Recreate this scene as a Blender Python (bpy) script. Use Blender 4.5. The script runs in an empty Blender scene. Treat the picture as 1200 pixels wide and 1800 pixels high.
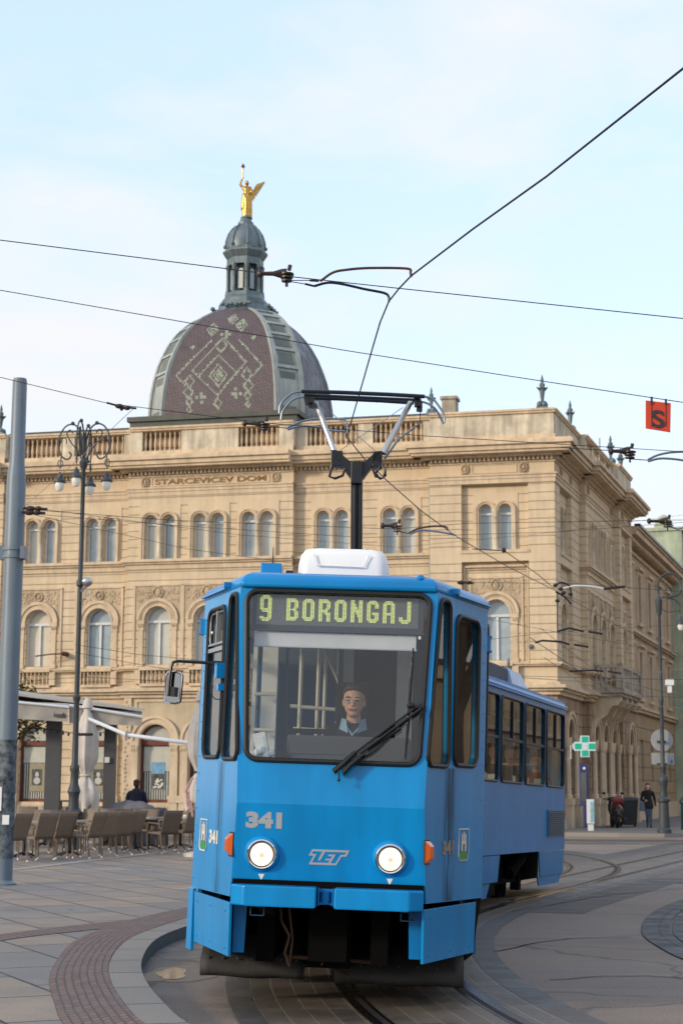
import bpy, bmesh, math, random
from mathutils import Vector, Matrix, Euler
from mathutils.geometry import tessellate_polygon
random.seed(7)
S=bpy.context.scene; COL=S.collection; PI=math.pi; R_=math.radians
# ---------------------------------------------------------------- camera
FP=3000.; PIT=math.atan(484/3000); RHO=.005; EYE=Vector((0,0,1.57))
_cp,_sp=math.cos(PIT),math.sin(PIT)
_f=Vector((0,_cp,_sp)); _r0=Vector((1,0,0)); _u0=Vector((0,-_sp,_cp))
_R=_r0*math.cos(RHO)+_u0*math.sin(RHO); _U=_u0*math.cos(RHO)-_r0*math.sin(RHO)
cam=bpy.data.cameras.new('camera'); co=bpy.data.objects.new('camera',cam); COL.objects.link(co); S.camera=co
co.matrix_world=Matrix(((_R.x,_U.x,-_f.x,EYE.x),(_R.y,_U.y,-_f.y,EYE.y),(_R.z,_U.z,-_f.z,EYE.z),(0,0,0,1)))
cam.sensor_fit='VERTICAL'; cam.sensor_height=36; cam.lens=60; cam.clip_end=6000; cam.clip_start=.1
cam.dof.use_dof=True; cam.dof.focus_distance=11.9; cam.dof.aperture_fstop=5.6
# ---------------------------------------------------------------- world, sun, exposure
SUN=Vector((-.84,-.50,.30)).normalized()
W=bpy.data.worlds.new('World'); S.world=W; W.use_nodes=True
nt=W.node_tree; nt.nodes.clear(); N=nt.nodes.new; L=nt.links.new
sky=N('ShaderNodeTexSky'); sky.sky_type='NISHITA'; sky.sun_disc=False
sky.sun_elevation=math.asin(SUN.z); sky.sun_rotation=math.atan2(SUN.x,SUN.y); sky.air_density=1; sky.dust_density=1.5
geo=N('ShaderNodeTexCoord'); mp=N('ShaderNodeMapping'); mp.inputs['Scale'].default_value=(1.2,1.2,3.2); L(geo.outputs['Generated'],mp.inputs[0])
nz=N('ShaderNodeTexNoise'); nz.inputs['Scale'].default_value=3.1; nz.inputs['Detail'].default_value=7; nz.inputs['Roughness'].default_value=.55; nz.inputs['Distortion'].default_value=.3
L(mp.outputs[0],nz.inputs['Vector'])
rp=N('ShaderNodeValToRGB'); rp.color_ramp.elements[0].position=.42; rp.color_ramp.elements[1].position=.64
rp.color_ramp.elements[0].color=(.10,.10,.10,1); rp.color_ramp.elements[1].color=(.97,.97,.97,1); L(nz.outputs[0],rp.inputs[0])
sepw=N('ShaderNodeSeparateXYZ'); L(geo.outputs['Generated'],sepw.inputs[0])
mr=N('ShaderNodeMapRange'); mr.inputs[1].default_value=.04; mr.inputs[2].default_value=.36; mr.inputs[3].default_value=.55; mr.inputs[4].default_value=0; L(sepw.outputs[2],mr.inputs[0])
ad=N('ShaderNodeMath'); ad.operation='ADD'; ad.use_clamp=True; L(rp.outputs[0],ad.inputs[0]); L(mr.outputs[0],ad.inputs[1])
blue=N('ShaderNodeMix'); blue.data_type='RGBA'; blue.blend_type='ADD'; blue.inputs[0].default_value=1
sc=N('ShaderNodeVectorMath'); sc.operation='SCALE'; sc.inputs[3].default_value=1.3; L(sky.outputs[0],sc.inputs[0])
L(sc.outputs[0],blue.inputs[6]); blue.inputs[7].default_value=(4.9,6.3,8.7,1)
mx=N('ShaderNodeMix'); mx.data_type='RGBA'; L(ad.outputs[0],mx.inputs[0]); L(blue.outputs[2],mx.inputs[6]); mx.inputs[7].default_value=(9.35,9.5,9.85,1)
bg=N('ShaderNodeBackground'); bg.inputs[1].default_value=.1; L(mx.outputs[2],bg.inputs[0])
ow=N('ShaderNodeOutputWorld'); L(bg.outputs[0],ow.inputs[0])
sl=bpy.data.lights.new('sun','SUN'); sl.energy=2.5; sl.angle=R_(6); sl.color=(1,.86,.68)
so=bpy.data.objects.new('sun',sl); COL.objects.link(so); so.rotation_euler=SUN.to_track_quat('Z','Y').to_euler()
S.view_settings.view_transform='Standard'; S.view_settings.look='None'; S.view_settings.exposure=0; S.view_settings.gamma=1
S.render.engine='CYCLES'; S.cycles.max_bounces=8; S.cycles.transparent_max_bounces=16
# ---------------------------------------------------------------- ray helpers: real places measured at a known distance or height
def ray(x,y): return _f+_R*((x-600)/FP)+_U*((900-y)/FP)
def gz(x,y,z=0.): d=ray(x,y); return EYE+d*((z-EYE.z)/d.z)
def atY(x,y,Y): d=ray(x,y); return EYE+d*(Y/d.y)
# ---------------------------------------------------------------- materials
def mat(name,col,rough=.6,metal=0,noise=0,nscale=4,bump=0,bscale=40,coat=0,spec=.4,emit=None,es=0,streak=0,coord='Object',rnd=0):
    m=bpy.data.materials.new(name); m.use_nodes=True; n=m.node_tree; b=n.nodes['Principled BSDF']
    b.inputs['Base Color'].default_value=(*col,1); b.inputs['Roughness'].default_value=rough; b.inputs['Metallic'].default_value=metal
    b.inputs['Coat Weight'].default_value=coat; b.inputs['Coat Roughness'].default_value=.06; b.inputs['Specular IOR Level'].default_value=spec
    if emit: b.inputs['Emission Color'].default_value=(*emit,1); b.inputs['Emission Strength'].default_value=es
    tc=n.nodes.new('ShaderNodeTexCoord')
    src=tc.outputs[coord]
    if noise or streak or rnd:
        mixin=None
        base=n.nodes.new('ShaderNodeRGB'); base.outputs[0].default_value=(*col,1); cur=base.outputs[0]
        def layer(cur,amt,scale,st):
            mpn=n.nodes.new('ShaderNodeMapping'); mpn.inputs['Scale'].default_value=st; n.links.new(src,mpn.inputs[0])
            t=n.nodes.new('ShaderNodeTexNoise'); t.inputs['Scale'].default_value=scale; t.inputs['Detail'].default_value=6; t.inputs['Roughness'].default_value=.6
            n.links.new(mpn.outputs[0],t.inputs['Vector'])
            r=n.nodes.new('ShaderNodeMapRange'); r.inputs[1].default_value=.3; r.inputs[2].default_value=.7; r.inputs[3].default_value=1-amt; r.inputs[4].default_value=1+amt*.6; n.links.new(t.outputs[0],r.inputs[0])
            v=n.nodes.new('ShaderNodeVectorMath'); v.operation='SCALE'; n.links.new(cur,v.inputs[0]); n.links.new(r.outputs[0],v.inputs[3]); return v.outputs[0]
        if noise: cur=layer(cur,noise,nscale,(1,1,1))
        if streak: cur=layer(cur,streak,nscale*1.5,(3,3,.25))
        if rnd:
            oi=n.nodes.new('ShaderNodeObjectInfo'); r=n.nodes.new('ShaderNodeMapRange'); r.inputs[3].default_value=1-rnd; r.inputs[4].default_value=1+rnd; n.links.new(oi.outputs['Random'],r.inputs[0])
            v=n.nodes.new('ShaderNodeVectorMath'); v.operation='SCALE'; n.links.new(cur,v.inputs[0]); n.links.new(r.outputs[0],v.inputs[3]); cur=v.outputs[0]
        n.links.new(cur,b.inputs['Base Color'])
    if bump:
        t=n.nodes.new('ShaderNodeTexNoise'); t.inputs['Scale'].default_value=bscale; t.inputs['Detail'].default_value=4; n.links.new(src,t.inputs['Vector'])
        bp=n.nodes.new('ShaderNodeBump'); bp.inputs['Strength'].default_value=bump; bp.inputs['Distance'].default_value=.02; n.links.new(t.outputs[0],bp.inputs['Height']); n.links.new(bp.outputs[0],b.inputs['Normal'])
    return m
def glass(name,tint=(.8,.82,.82),rough=.02,ior=1.5):
    m=bpy.data.materials.new(name); m.use_nodes=True; n=m.node_tree; n.nodes.clear()
    o=n.nodes.new('ShaderNodeOutputMaterial'); mxs=n.nodes.new('ShaderNodeMixShader'); tr=n.nodes.new('ShaderNodeBsdfTransparent'); gl=n.nodes.new('ShaderNodeBsdfGlossy'); fr=n.nodes.new('ShaderNodeFresnel')
    tr.inputs[0].default_value=(*tint,1); gl.inputs['Roughness'].default_value=rough; fr.inputs[0].default_value=ior; ge=n.nodes.new('ShaderNodeNewGeometry'); mi=n.nodes.new('ShaderNodeMapRange'); mi.inputs[3].default_value=ior; mi.inputs[4].default_value=1/ior; n.links.new(ge.outputs['Backfacing'],mi.inputs[0]); n.links.new(mi.outputs[0],fr.inputs[0])
    n.links.new(fr.outputs[0],mxs.inputs[0]); n.links.new(tr.outputs[0],mxs.inputs[1]); n.links.new(gl.outputs[0],mxs.inputs[2]); n.links.new(mxs.outputs[0],o.inputs[0])
    return m
def plaster(name,col,pitch=.33,z0=0,groove=.55,block=0,noise=.10,bump=.25):
    """painted stucco with horizontal joints every `pitch` metres"""
    m=bpy.data.materials.new(name); m.use_nodes=True; n=m.node_tree; b=n.nodes['Principled BSDF']; NN=n.nodes.new; LL=n.links.new
    b.inputs['Roughness'].default_value=.9; b.inputs['Specular IOR Level'].default_value=.2
    g=NN('ShaderNodeNewGeometry'); sp=NN('ShaderNodeSeparateXYZ'); LL(g.outputs['Position'],sp.inputs[0])
    t=NN('ShaderNodeTexNoise'); t.inputs['Scale'].default_value=1.3; t.inputs['Detail'].default_value=8; t.inputs['Roughness'].default_value=.65; LL(g.outputs['Position'],t.inputs['Vector'])
    mpn=NN('ShaderNodeMapping'); mpn.inputs['Scale'].default_value=(2.5,2.5,.3); LL(g.outputs['Position'],mpn.inputs[0])
    t2=NN('ShaderNodeTexNoise'); t2.inputs['Scale'].default_value=2; t2.inputs['Detail'].default_value=5; LL(mpn.outputs[0],t2.inputs['Vector'])
    r=NN('ShaderNodeMapRange'); r.inputs[1].default_value=.3; r.inputs[2].default_value=.7; r.inputs[3].default_value=1-noise*1.4; r.inputs[4].default_value=1+noise; LL(t.outputs[0],r.inputs[0])
    r2=NN('ShaderNodeMapRange'); r2.inputs[1].default_value=.35; r2.inputs[2].default_value=.65; r2.inputs[3].default_value=1-noise; r2.inputs[4].default_value=1+noise*.5; LL(t2.outputs[0],r2.inputs[0])
    mu=NN('ShaderNodeMath'); mu.operation='MULTIPLY'; LL(r.outputs[0],mu.inputs[0]); LL(r2.outputs[0],mu.inputs[1])
    last=mu.outputs[0]; hsrc=None
    if pitch:
        a=NN('ShaderNodeMath'); a.operation='ADD'; a.inputs[1].default_value=-z0+100*pitch; LL(sp.outputs[2],a.inputs[0])
        d=NN('ShaderNodeMath'); d.operation='DIVIDE'; d.inputs[1].default_value=pitch; LL(a.outputs[0],d.inputs[0])
        f=NN('ShaderNodeMath'); f.operation='FRACT'; LL(d.outputs[0],f.inputs[0])
        w=NN('ShaderNodeMapRange'); w.inputs[1].default_value=.0; w.inputs[2].default_value=.035/pitch; w.inputs[3].default_value=0; w.inputs[4].default_value=1; LL(f.outputs[0],w.inputs[0])
        dk=NN('ShaderNodeMapRange'); dk.inputs[3].default_value=groove; dk.inputs[4].default_value=1; LL(w.outputs[0],dk.inputs[0])
        m2=NN('ShaderNodeMath'); m2.operation='MULTIPLY'; LL(last,m2.inputs[0]); LL(dk.outputs[0],m2.inputs[1]); last=m2.outputs[0]; hsrc=w.outputs[0]
    v=NN('ShaderNodeVectorMath'); v.operation='SCALE'; v.inputs[0].default_value=col; LL(last,v.inputs[3]); LL(v.outputs[0],b.inputs['Base Color'])
    t3=NN('ShaderNodeTexNoise'); t3.inputs['Scale'].default_value=14 if not block else 7; t3.inputs['Detail'].default_value=4; LL(g.outputs['Position'],t3.inputs['Vector'])
    bp=NN('ShaderNodeBump'); bp.inputs['Strength'].default_value=bump; bp.inputs['Distance'].default_value=.03 if not block else .08; LL(t3.outputs[0],bp.inputs['Height'])
    if hsrc:
        b2=NN('ShaderNodeBump'); b2.inputs['Strength'].default_value=.8; b2.inputs['Distance'].default_value=.03; LL(hsrc,b2.inputs['Height']); LL(bp.outputs[0],b2.inputs['Normal']); LL(b2.outputs[0],b.inputs['Normal'])
    else: LL(bp.outputs[0],b.inputs['Normal'])
    return m
def bricks(name,c1,c2,mortar,bw,bh,ms,coord='Generated',rot=0,rough=.85,noise=.2,bump=.5,scale=1,off=.5,sq=0):
    m=bpy.data.materials.new(name); m.use_nodes=True; n=m.node_tree; b=n.nodes['Principled BSDF']; NN=n.nodes.new; LL=n.links.new
    tc=NN('ShaderNodeTexCoord'); mp_=NN('ShaderNodeMapping'); mp_.inputs['Rotation'].default_value=(0,0,rot); mp_.inputs['Scale'].default_value=(scale,)*3; LL(tc.outputs[coord],mp_.inputs[0])
    bt=NN('ShaderNodeTexBrick'); bt.inputs['Scale'].default_value=1; bt.inputs['Brick Width'].default_value=bw; bt.inputs['Row Height'].default_value=bh; bt.inputs['Mortar Size'].default_value=ms; bt.inputs['Mortar Smooth'].default_value=.2
    bt.inputs['Color1'].default_value=(*c1,1); bt.inputs['Color2'].default_value=(*c2,1); bt.inputs['Mortar'].default_value=(*mortar,1); bt.offset=off
    nzv=NN('ShaderNodeTexNoise'); nzv.inputs['Scale'].default_value=5; LL(mp_.outputs[0],nzv.inputs['Vector'])
    mxv=NN('ShaderNodeMix'); mxv.data_type='VECTOR'; mxv.inputs[0].default_value=.012; LL(mp_.outputs[0],mxv.inputs[4]); LL(nzv.outputs['Color'],mxv.inputs[5])
    LL(mxv.outputs[1],bt.inputs['Vector'])
    t=NN('ShaderNodeTexNoise'); t.inputs['Scale'].default_value=1.7; t.inputs['Detail'].default_value=9; t.inputs['Roughness'].default_value=.7; LL(tc.outputs[coord],t.inputs['Vector'])
    r=NN('ShaderNodeMapRange'); r.inputs[1].default_value=.3; r.inputs[2].default_value=.7; r.inputs[3].default_value=1-noise; r.inputs[4].default_value=1+noise*.7; LL(t.outputs[0],r.inputs[0])
    t4=NN('ShaderNodeTexNoise'); t4.inputs['Scale'].default_value=60; t4.inputs['Detail'].default_value=3; LL(tc.outputs[coord],t4.inputs['Vector'])
    r4=NN('ShaderNodeMapRange'); r4.inputs[1].default_value=.3; r4.inputs[2].default_value=.7; r4.inputs[3].default_value=.85; r4.inputs[4].default_value=1.15; LL(t4.outputs[0],r4.inputs[0])
    mu=NN('ShaderNodeMath'); mu.operation='MULTIPLY'; LL(r.outputs[0],mu.inputs[0]); LL(r4.outputs[0],mu.inputs[1])
    v=NN('ShaderNodeVectorMath'); v.operation='SCALE'; LL(bt.outputs[0],v.inputs[0]); LL(mu.outputs[0],v.inputs[3]); LL(v.outputs[0],b.inputs['Base Color'])
    bp=NN('ShaderNodeBump'); bp.invert=True; bp.inputs['Strength'].default_value=bump; bp.inputs['Distance'].default_value=.02; LL(bt.outputs['Fac'],bp.inputs['Height'])
    b3=NN('ShaderNodeBump'); b3.inputs['Strength'].default_value=.35; b3.inputs['Distance'].default_value=.01; LL(t4.outputs[0],b3.inputs['Height']); LL(bp.outputs[0],b3.inputs['Normal']); LL(b3.outputs[0],b.inputs['Normal'])
    rr=NN('ShaderNodeMapRange'); rr.inputs[1].default_value=.35; rr.inputs[2].default_value=.65; rr.inputs[3].default_value=rough-.3; rr.inputs[4].default_value=min(1,rough+.1); LL(t.outputs[0],rr.inputs[0]); LL(rr.outputs[0],b.inputs['Roughness'])
    return m
def asphalt(name,c1,c2,speck=.5):
    m=bpy.data.materials.new(name); m.use_nodes=True; n=m.node_tree; b=n.nodes['Principled BSDF']; NN=n.nodes.new; LL=n.links.new
    g=NN('ShaderNodeNewGeometry')
    t=NN('ShaderNodeTexNoise'); t.inputs['Scale'].default_value=.35; t.inputs['Detail'].default_value=9; t.inputs['Roughness'].default_value=.62; LL(g.outputs[0],t.inputs['Vector'])
    rp_=NN('ShaderNodeValToRGB'); rp_.color_ramp.elements[0].position=.36; rp_.color_ramp.elements[1].position=.66; rp_.color_ramp.elements[0].color=(*c1,1); rp_.color_ramp.elements[1].color=(*c2,1); LL(t.outputs[0],rp_.inputs[0])
    s=NN('ShaderNodeTexNoise'); s.inputs['Scale'].default_value=48; s.inputs['Detail'].default_value=4; s.inputs['Roughness'].default_value=.8; LL(g.outputs[0],s.inputs['Vector'])
    r=NN('ShaderNodeMapRange'); r.inputs[1].default_value=.3; r.inputs[2].default_value=.7; r.inputs[3].default_value=1-speck; r.inputs[4].default_value=1+speck; LL(s.outputs[0],r.inputs[0])
    mpn=NN('ShaderNodeMapping'); mpn.inputs['Scale'].default_value=(.25,2.2,1); LL(g.outputs[0],mpn.inputs[0])
    q=NN('ShaderNodeTexNoise'); q.inputs['Scale'].default_value=1.2; q.inputs['Detail'].default_value=5; LL(mpn.outputs[0],q.inputs['Vector'])
    r2=NN('ShaderNodeMapRange'); r2.inputs[1].default_value=.35; r2.inputs[2].default_value=.65; r2.inputs[3].default_value=.82; r2.inputs[4].default_value=1.12; LL(q.outputs[0],r2.inputs[0])
    vc=NN('ShaderNodeTexVoronoi'); vc.feature='DISTANCE_TO_EDGE'; vc.inputs['Scale'].default_value=.42
    nv=NN('ShaderNodeTexNoise'); nv.inputs['Scale'].default_value=1.5; nv.inputs['Detail'].default_value=5; LL(g.outputs[0],nv.inputs['Vector'])
    mv=NN('ShaderNodeMix'); mv.data_type='VECTOR'; mv.inputs[0].default_value=.35; LL(g.outputs[0],mv.inputs[4]); LL(nv.outputs['Color'],mv.inputs[5]); LL(mv.outputs[1],vc.inputs['Vector'])
    rc=NN('ShaderNodeMapRange'); rc.inputs[1].default_value=0; rc.inputs[2].default_value=.012; rc.inputs[3].default_value=.55; rc.inputs[4].default_value=1; LL(vc.outputs['Distance'],rc.inputs[0])
    mu=NN('ShaderNodeMath'); mu.operation='MULTIPLY'; LL(r.outputs[0],mu.inputs[0]); LL(r2.outputs[0],mu.inputs[1])
    mu2=NN('ShaderNodeMath'); mu2.operation='MULTIPLY'; LL(mu.outputs[0],mu2.inputs[0]); LL(rc.outputs[0],mu2.inputs[1])
    v=NN('ShaderNodeVectorMath'); v.operation='SCALE'; LL(rp_.outputs[0],v.inputs[0]); LL(mu2.outputs[0],v.inputs[3]); LL(v.outputs[0],b.inputs['Base Color'])
    bp=NN('ShaderNodeBump'); bp.inputs['Strength'].default_value=.6; bp.inputs['Distance'].default_value=.01; LL(s.outputs[0],bp.inputs['Height']); LL(bp.outputs[0],b.inputs['Normal'])
    rr=NN('ShaderNodeMapRange'); rr.inputs[1].default_value=.35; rr.inputs[2].default_value=.65; rr.inputs[3].default_value=.55; rr.inputs[4].default_value=.9; LL(q.outputs[0],rr.inputs[0]); LL(rr.outputs[0],b.inputs['Roughness'])
    return m
BEIGE=(.635,.50,.335)
M_wall=plaster('stucco_banded',BEIGE,.33,0,.68,noise=.085,bump=.06)
M_smooth=plaster('stucco_smooth',BEIGE,0,noise=.05,bump=.05)
M_trim=plaster('stucco_trim',(.62,.485,.33),0,noise=.13,bump=.06)
M_pale=plaster('parapet_weathered',(.60,.52,.39),0,noise=.24,bump=.1)
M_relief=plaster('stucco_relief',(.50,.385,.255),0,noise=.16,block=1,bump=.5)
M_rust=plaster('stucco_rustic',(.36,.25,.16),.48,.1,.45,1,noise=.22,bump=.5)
M_base=plaster('stone_base',(.42,.36,.28),0,noise=.25,bump=.4)
M_panel=plaster('sand_panel',(.52,.42,.28),0,noise=.1)
M_winw=mat('window_white_paint',(.62,.63,.62),.45,noise=.08)
M_pane=mat('pane_curtained',(.25,.31,.33),.04,spec=.9,noise=.22,nscale=.9,coord='Object')
M_paneL=mat('pane_light_curtain',(.50,.50,.44),.08,spec=.7,noise=.12,nscale=1.2)
M_paneD=mat('pane_dark',(.06,.065,.06),.05,spec=.8,noise=.3,nscale=2)
M_shade=mat('roller_shade',(.46,.45,.38),.5,noise=.1)
M_redwood=mat('red_brown_wood',(.13,.028,.016),.5,noise=.25,nscale=3)
M_roof=mat('dark_roof',(.06,.055,.045),.8,noise=.3,nscale=1)
M_attic=mat('attic_sheet',(.075,.078,.062),.55,noise=.25,nscale=.8,streak=.2)
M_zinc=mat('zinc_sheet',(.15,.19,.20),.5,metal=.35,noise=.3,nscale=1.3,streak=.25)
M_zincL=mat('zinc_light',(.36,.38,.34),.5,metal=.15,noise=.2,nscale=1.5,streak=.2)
M_zincP=mat('zinc_panel',(.14,.155,.135),.55,noise=.25,nscale=1.5)
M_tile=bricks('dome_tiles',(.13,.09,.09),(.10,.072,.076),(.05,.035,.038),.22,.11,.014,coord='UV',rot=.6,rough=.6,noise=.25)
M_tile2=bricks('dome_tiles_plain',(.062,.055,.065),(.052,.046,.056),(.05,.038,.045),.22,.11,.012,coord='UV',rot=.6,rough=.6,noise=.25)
M_tileG=mat('glazed_tiles_sage',(.31,.34,.26),.45,noise=.3,nscale=3)
M_gold=mat('gilding',(.50,.29,.075),.30,metal=.9,noise=.3,nscale=5,bump=.3,bscale=9)
M_blue=mat('tram_blue_paint',(.0005,.235,.56),.26,coat=.06,spec=.3,noise=.10,nscale=1.2,streak=.16,bump=.04,bscale=2.5)
M_blueD=mat('tram_blue_roof',(.001,.20,.50),.3,coat=.1,spec=.3,noise=.12,nscale=1.5)
M_blueM=mat('tram_blue_worn',(.0008,.18,.46),.32,coat=.0,spec=.25,noise=.12,nscale=1.6,streak=.15,bump=.04,bscale=2)
M_rub=mat('black_rubber',(.012,.012,.012),.45,noise=.2)
M_blk=mat('black_metal',(.010,.010,.011),.35)
M_dark=mat('underframe_grime',(.004,.0035,.003),.95,spec=.1,noise=.3)
M_flap=mat('rubber_flap',(.032,.030,.028),.65,noise=.3,nscale=6,bump=.2)
M_chrome=mat('chrome',(.75,.74,.72),.12,metal=1)
M_alu=mat('aluminium',(.50,.50,.49),.35,metal=.9,noise=.1)
M_steelpaint=mat('grey_blue_paint',(.16,.20,.235),.42,noise=.10,nscale=1.5,streak=.15,bump=.05,bscale=8)
M_lamp=mat('cast_iron_paint',(.045,.053,.058),.5,noise=.2,nscale=5)
M_white=mat('white_paint',(.78,.78,.76),.35,noise=.05,nscale=3)
M_acw=mat('white_plastic',(.80,.79,.77),.3,noise=.05,nscale=4)
M_decal=mat('silver_decal',(.42,.43,.46),.4,metal=.3)
M_decalw=mat('pale_decal',(.62,.60,.52),.5)
M_orange=mat('amber_lens',(.50,.075,.003),.15,coat=.6,emit=(1,.2,.01),es=.10)
M_green=mat('decal_green',(.04,.25,.06),.5)
M_brown=mat('decal_brown',(.12,.06,.02),.6)
M_glass=glass('tram_glass',(.93,.95,.94),.02,1.75)
M_glassS=glass('tram_side_glass',(.62,.62,.55),.012,1.7)
M_int=mat('interior_grey',(.74,.76,.76),.6,noise=.1)
M_intD=mat('interior_dark',(.04,.043,.05),.7)
M_pole=mat('grab_pole',(.62,.62,.58),.3)
M_led=mat('led_lit',(.45,.5,.15),.5,emit=(.70,.78,.25),es=.8)
M_ledoff=bricks('led_board',(.15,.155,.16),(.14,.145,.15),(.07,.073,.078),.0096,.0096,.0016,coord='UV',noise=.05,bump=0,off=0)
M_blind=mat('sun_blind',(.52,.53,.55),.6,noise=.1)
M_head=mat('headlamp_glass',(.8,.78,.7),.1,emit=(1,.88,.70),es=.85)
M_headD=mat('lamp_inner',(.45,.36,.26),.3,emit=(1,.75,.45),es=.6)
M_mirror=mat('mirror_glass',(.33,.33,.32),.03,metal=1)
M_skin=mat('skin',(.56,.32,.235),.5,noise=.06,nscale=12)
M_lips=mat('lips',(.36,.13,.11),.5)
M_hairB=mat('brown_hair',(.045,.022,.012),.6,noise=.3,nscale=30)
M_hairK=mat('black_hair',(.012,.010,.010),.5,noise=.2,nscale=30)
M_eye=mat('eye_dark',(.03,.02,.015),.2)
M_navy=mat('navy_cloth',(.012,.016,.032),.9,noise=.2,nscale=10)
M_blackc=mat('black_cloth',(.013,.013,.015),.9,noise=.2,nscale=10)
M_shirt=mat('pale_blue_shirt',(.22,.36,.50),.8)
M_jean=mat('blue_jeans',(.05,.075,.11),.9,noise=.3,nscale=12)
M_red=mat('red_plaid',(.22,.02,.018),.9,noise=.6,nscale=9)
M_orangec=mat('rust_cloth',(.30,.09,.025),.9,noise=.2)
M_chair=mat('woven_taupe_resin',(.19,.14,.10),.7,noise=.12,nscale=9,bump=.4,bscale=60,rnd=.22)
M_table=mat('table_top',(.30,.30,.29),.35,noise=.1)
M_canvas=mat('grey_canvas',(.36,.33,.285),.85,noise=.18,nscale=2.5,bump=.2,bscale=7)
M_cream=mat('cream_canvas',(.56,.51,.45),.85,noise=.12,nscale=4,bump=.3,bscale=9)
M_post=mat('awning_post_paint',(.085,.085,.085),.5,noise=.1)
M_ltgrey=mat('light_grey_paint',(.62,.64,.66),.4,noise=.06)
M_letter=mat('dark_print',(.035,.035,.035),.7)
M_signred=mat('sign_red',(.60,.055,.018),.5,noise=.08,nscale=8)
M_wire=mat('wire',(.03,.03,.033),.5,metal=.4)
M_wireL=mat('stay_wire_light',(.25,.24,.21),.5)
M_insul=mat('insulator_brown',(.035,.02,.015),.35,noise=.3,nscale=20)
M_rust2=mat('rusty_rod',(.10,.045,.03),.7,noise=.4,nscale=9)
M_steelrod=mat('galvanised_rod',(.20,.24,.28),.4,metal=.6)
M_rail=mat('worn_rail_steel',(.30,.29,.28),.22,metal=1,noise=.25,nscale=2)
M_groove=mat('rail_groove_dirt',(.015,.012,.010),.9,noise=.3)
M_road=asphalt('asphalt',(.18,.138,.108),(.245,.19,.148),.5)
M_road2=asphalt('asphalt_sandy',(.20,.165,.135),(.27,.21,.165),.25)
M_road3=asphalt('asphalt_track_dark',(.085,.072,.062),(.12,.102,.086),.35)
M_slab=bricks('plaza_slabs',(.30,.225,.16),(.185,.175,.165),(.035,.03,.027),1.25,.72,.016,coord='Object',rot=1.12,noise=.36,bump=.7,rough=.72)
M_pav=bricks('red_brown_setts',(.25,.14,.11),(.16,.105,.092),(.085,.068,.052),.12,.10,.014,coord='UV',noise=.28,bump=.8,rough=.8)
M_kerb=bricks('kerb_granite',(.27,.235,.195),(.215,.19,.165),(.035,.03,.027),.98,4.0,.016,coord='UV',noise=.2,bump=.5,off=0,rough=.8)
M_trk=bricks('track_slabs',(.135,.108,.085),(.095,.080,.066),(.18,.15,.115),.78,.165,.009,coord='UV',noise=.28,bump=.5,rough=.65,off=0)
M_trkside=bricks('track_edge_slabs',(.10,.092,.082),(.075,.07,.064),(.13,.11,.09),1.3,.30,.012,coord='UV',noise=.3,bump=.5,rough=.7)
M_sett=bricks('dark_setts',(.055,.053,.052),(.040,.040,.041),(.020,.019,.018),.26,.20,.014,coord='UV',noise=.3,bump=.9,rough=.75)
M_side=asphalt('far_pavement',(.115,.108,.10),(.15,.14,.13),.2)
M_edge=mat('pale_stone_strip',(.34,.32,.29),.8,noise=.25,nscale=5)
M_water=mat('puddle_water',(.045,.038,.03),.06,spec=1)
M_damp=mat('damp_asphalt',(.085,.068,.052),.35,noise=.3,nscale=8)
M_posterpaint=mat('torn_posters',(.12,.14,.15),.8,noise=.9,nscale=11)
M_leafy=mat('yellowing_leaves',(.13,.115,.025),.8,noise=.5,nscale=5)
M_bark=mat('bark',(.07,.05,.035),.9,noise=.3,nscale=6,bump=.5,bscale=10)
M_bushy=mat('brown_dry_leaves',(.14,.085,.03),.8,noise=.4,nscale=4)
M_gsign=mat('pharmacy_green',(.01,.30,.19),.4,emit=(.01,.42,.26),es=.35)
M_wsign=mat('sign_white',(.55,.62,.62),.5,emit=(.6,.8,.8),es=.12)
M_boxblue=mat('phone_blue',(.03,.035,.12),.5)
M_lblue=mat('poster_cyan',(.22,.42,.48),.6,noise=.4,nscale=6)
M_paper=mat('poster_paper',(.30,.26,.17),.7,noise=.15,nscale=8)
M_ink=mat('poster_ink',(.10,.10,.09),.8,noise=.8,nscale=12)
M_skyp=mat('poster_sky',(.16,.33,.48),.7,noise=.3,nscale=6)
M_greenb=plaster('green_stucco',(.42,.47,.34),0,noise=.15)
M_tan2=plaster('tan_stucco',(.46,.35,.235),0,noise=.12)
M_tan3=plaster('tan_stucco_banded',(.40,.29,.175),.62,.1,.55,noise=.12)
M_lampg=mat('lamp_glass_frosted',(.62,.60,.55),.25,emit=(1,.9,.75),es=.12)
M_grill=mat('dark_grille',(.03,.055,.08),.6)
M_redtape=mat('red_white_ribbon',(.5,.30,.28),.7,noise=.5,nscale=14)
M_moto=mat('scooter_black',(.012,.012,.014),.25,coat=.4)
M_motored=mat('scooter_red',(.16,.01,.015),.25,coat=.5)
M_plate=mat('number_plate',(.6,.62,.62),.5)
M_bin=mat('bin_dark',(.03,.033,.035),.5)
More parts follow.
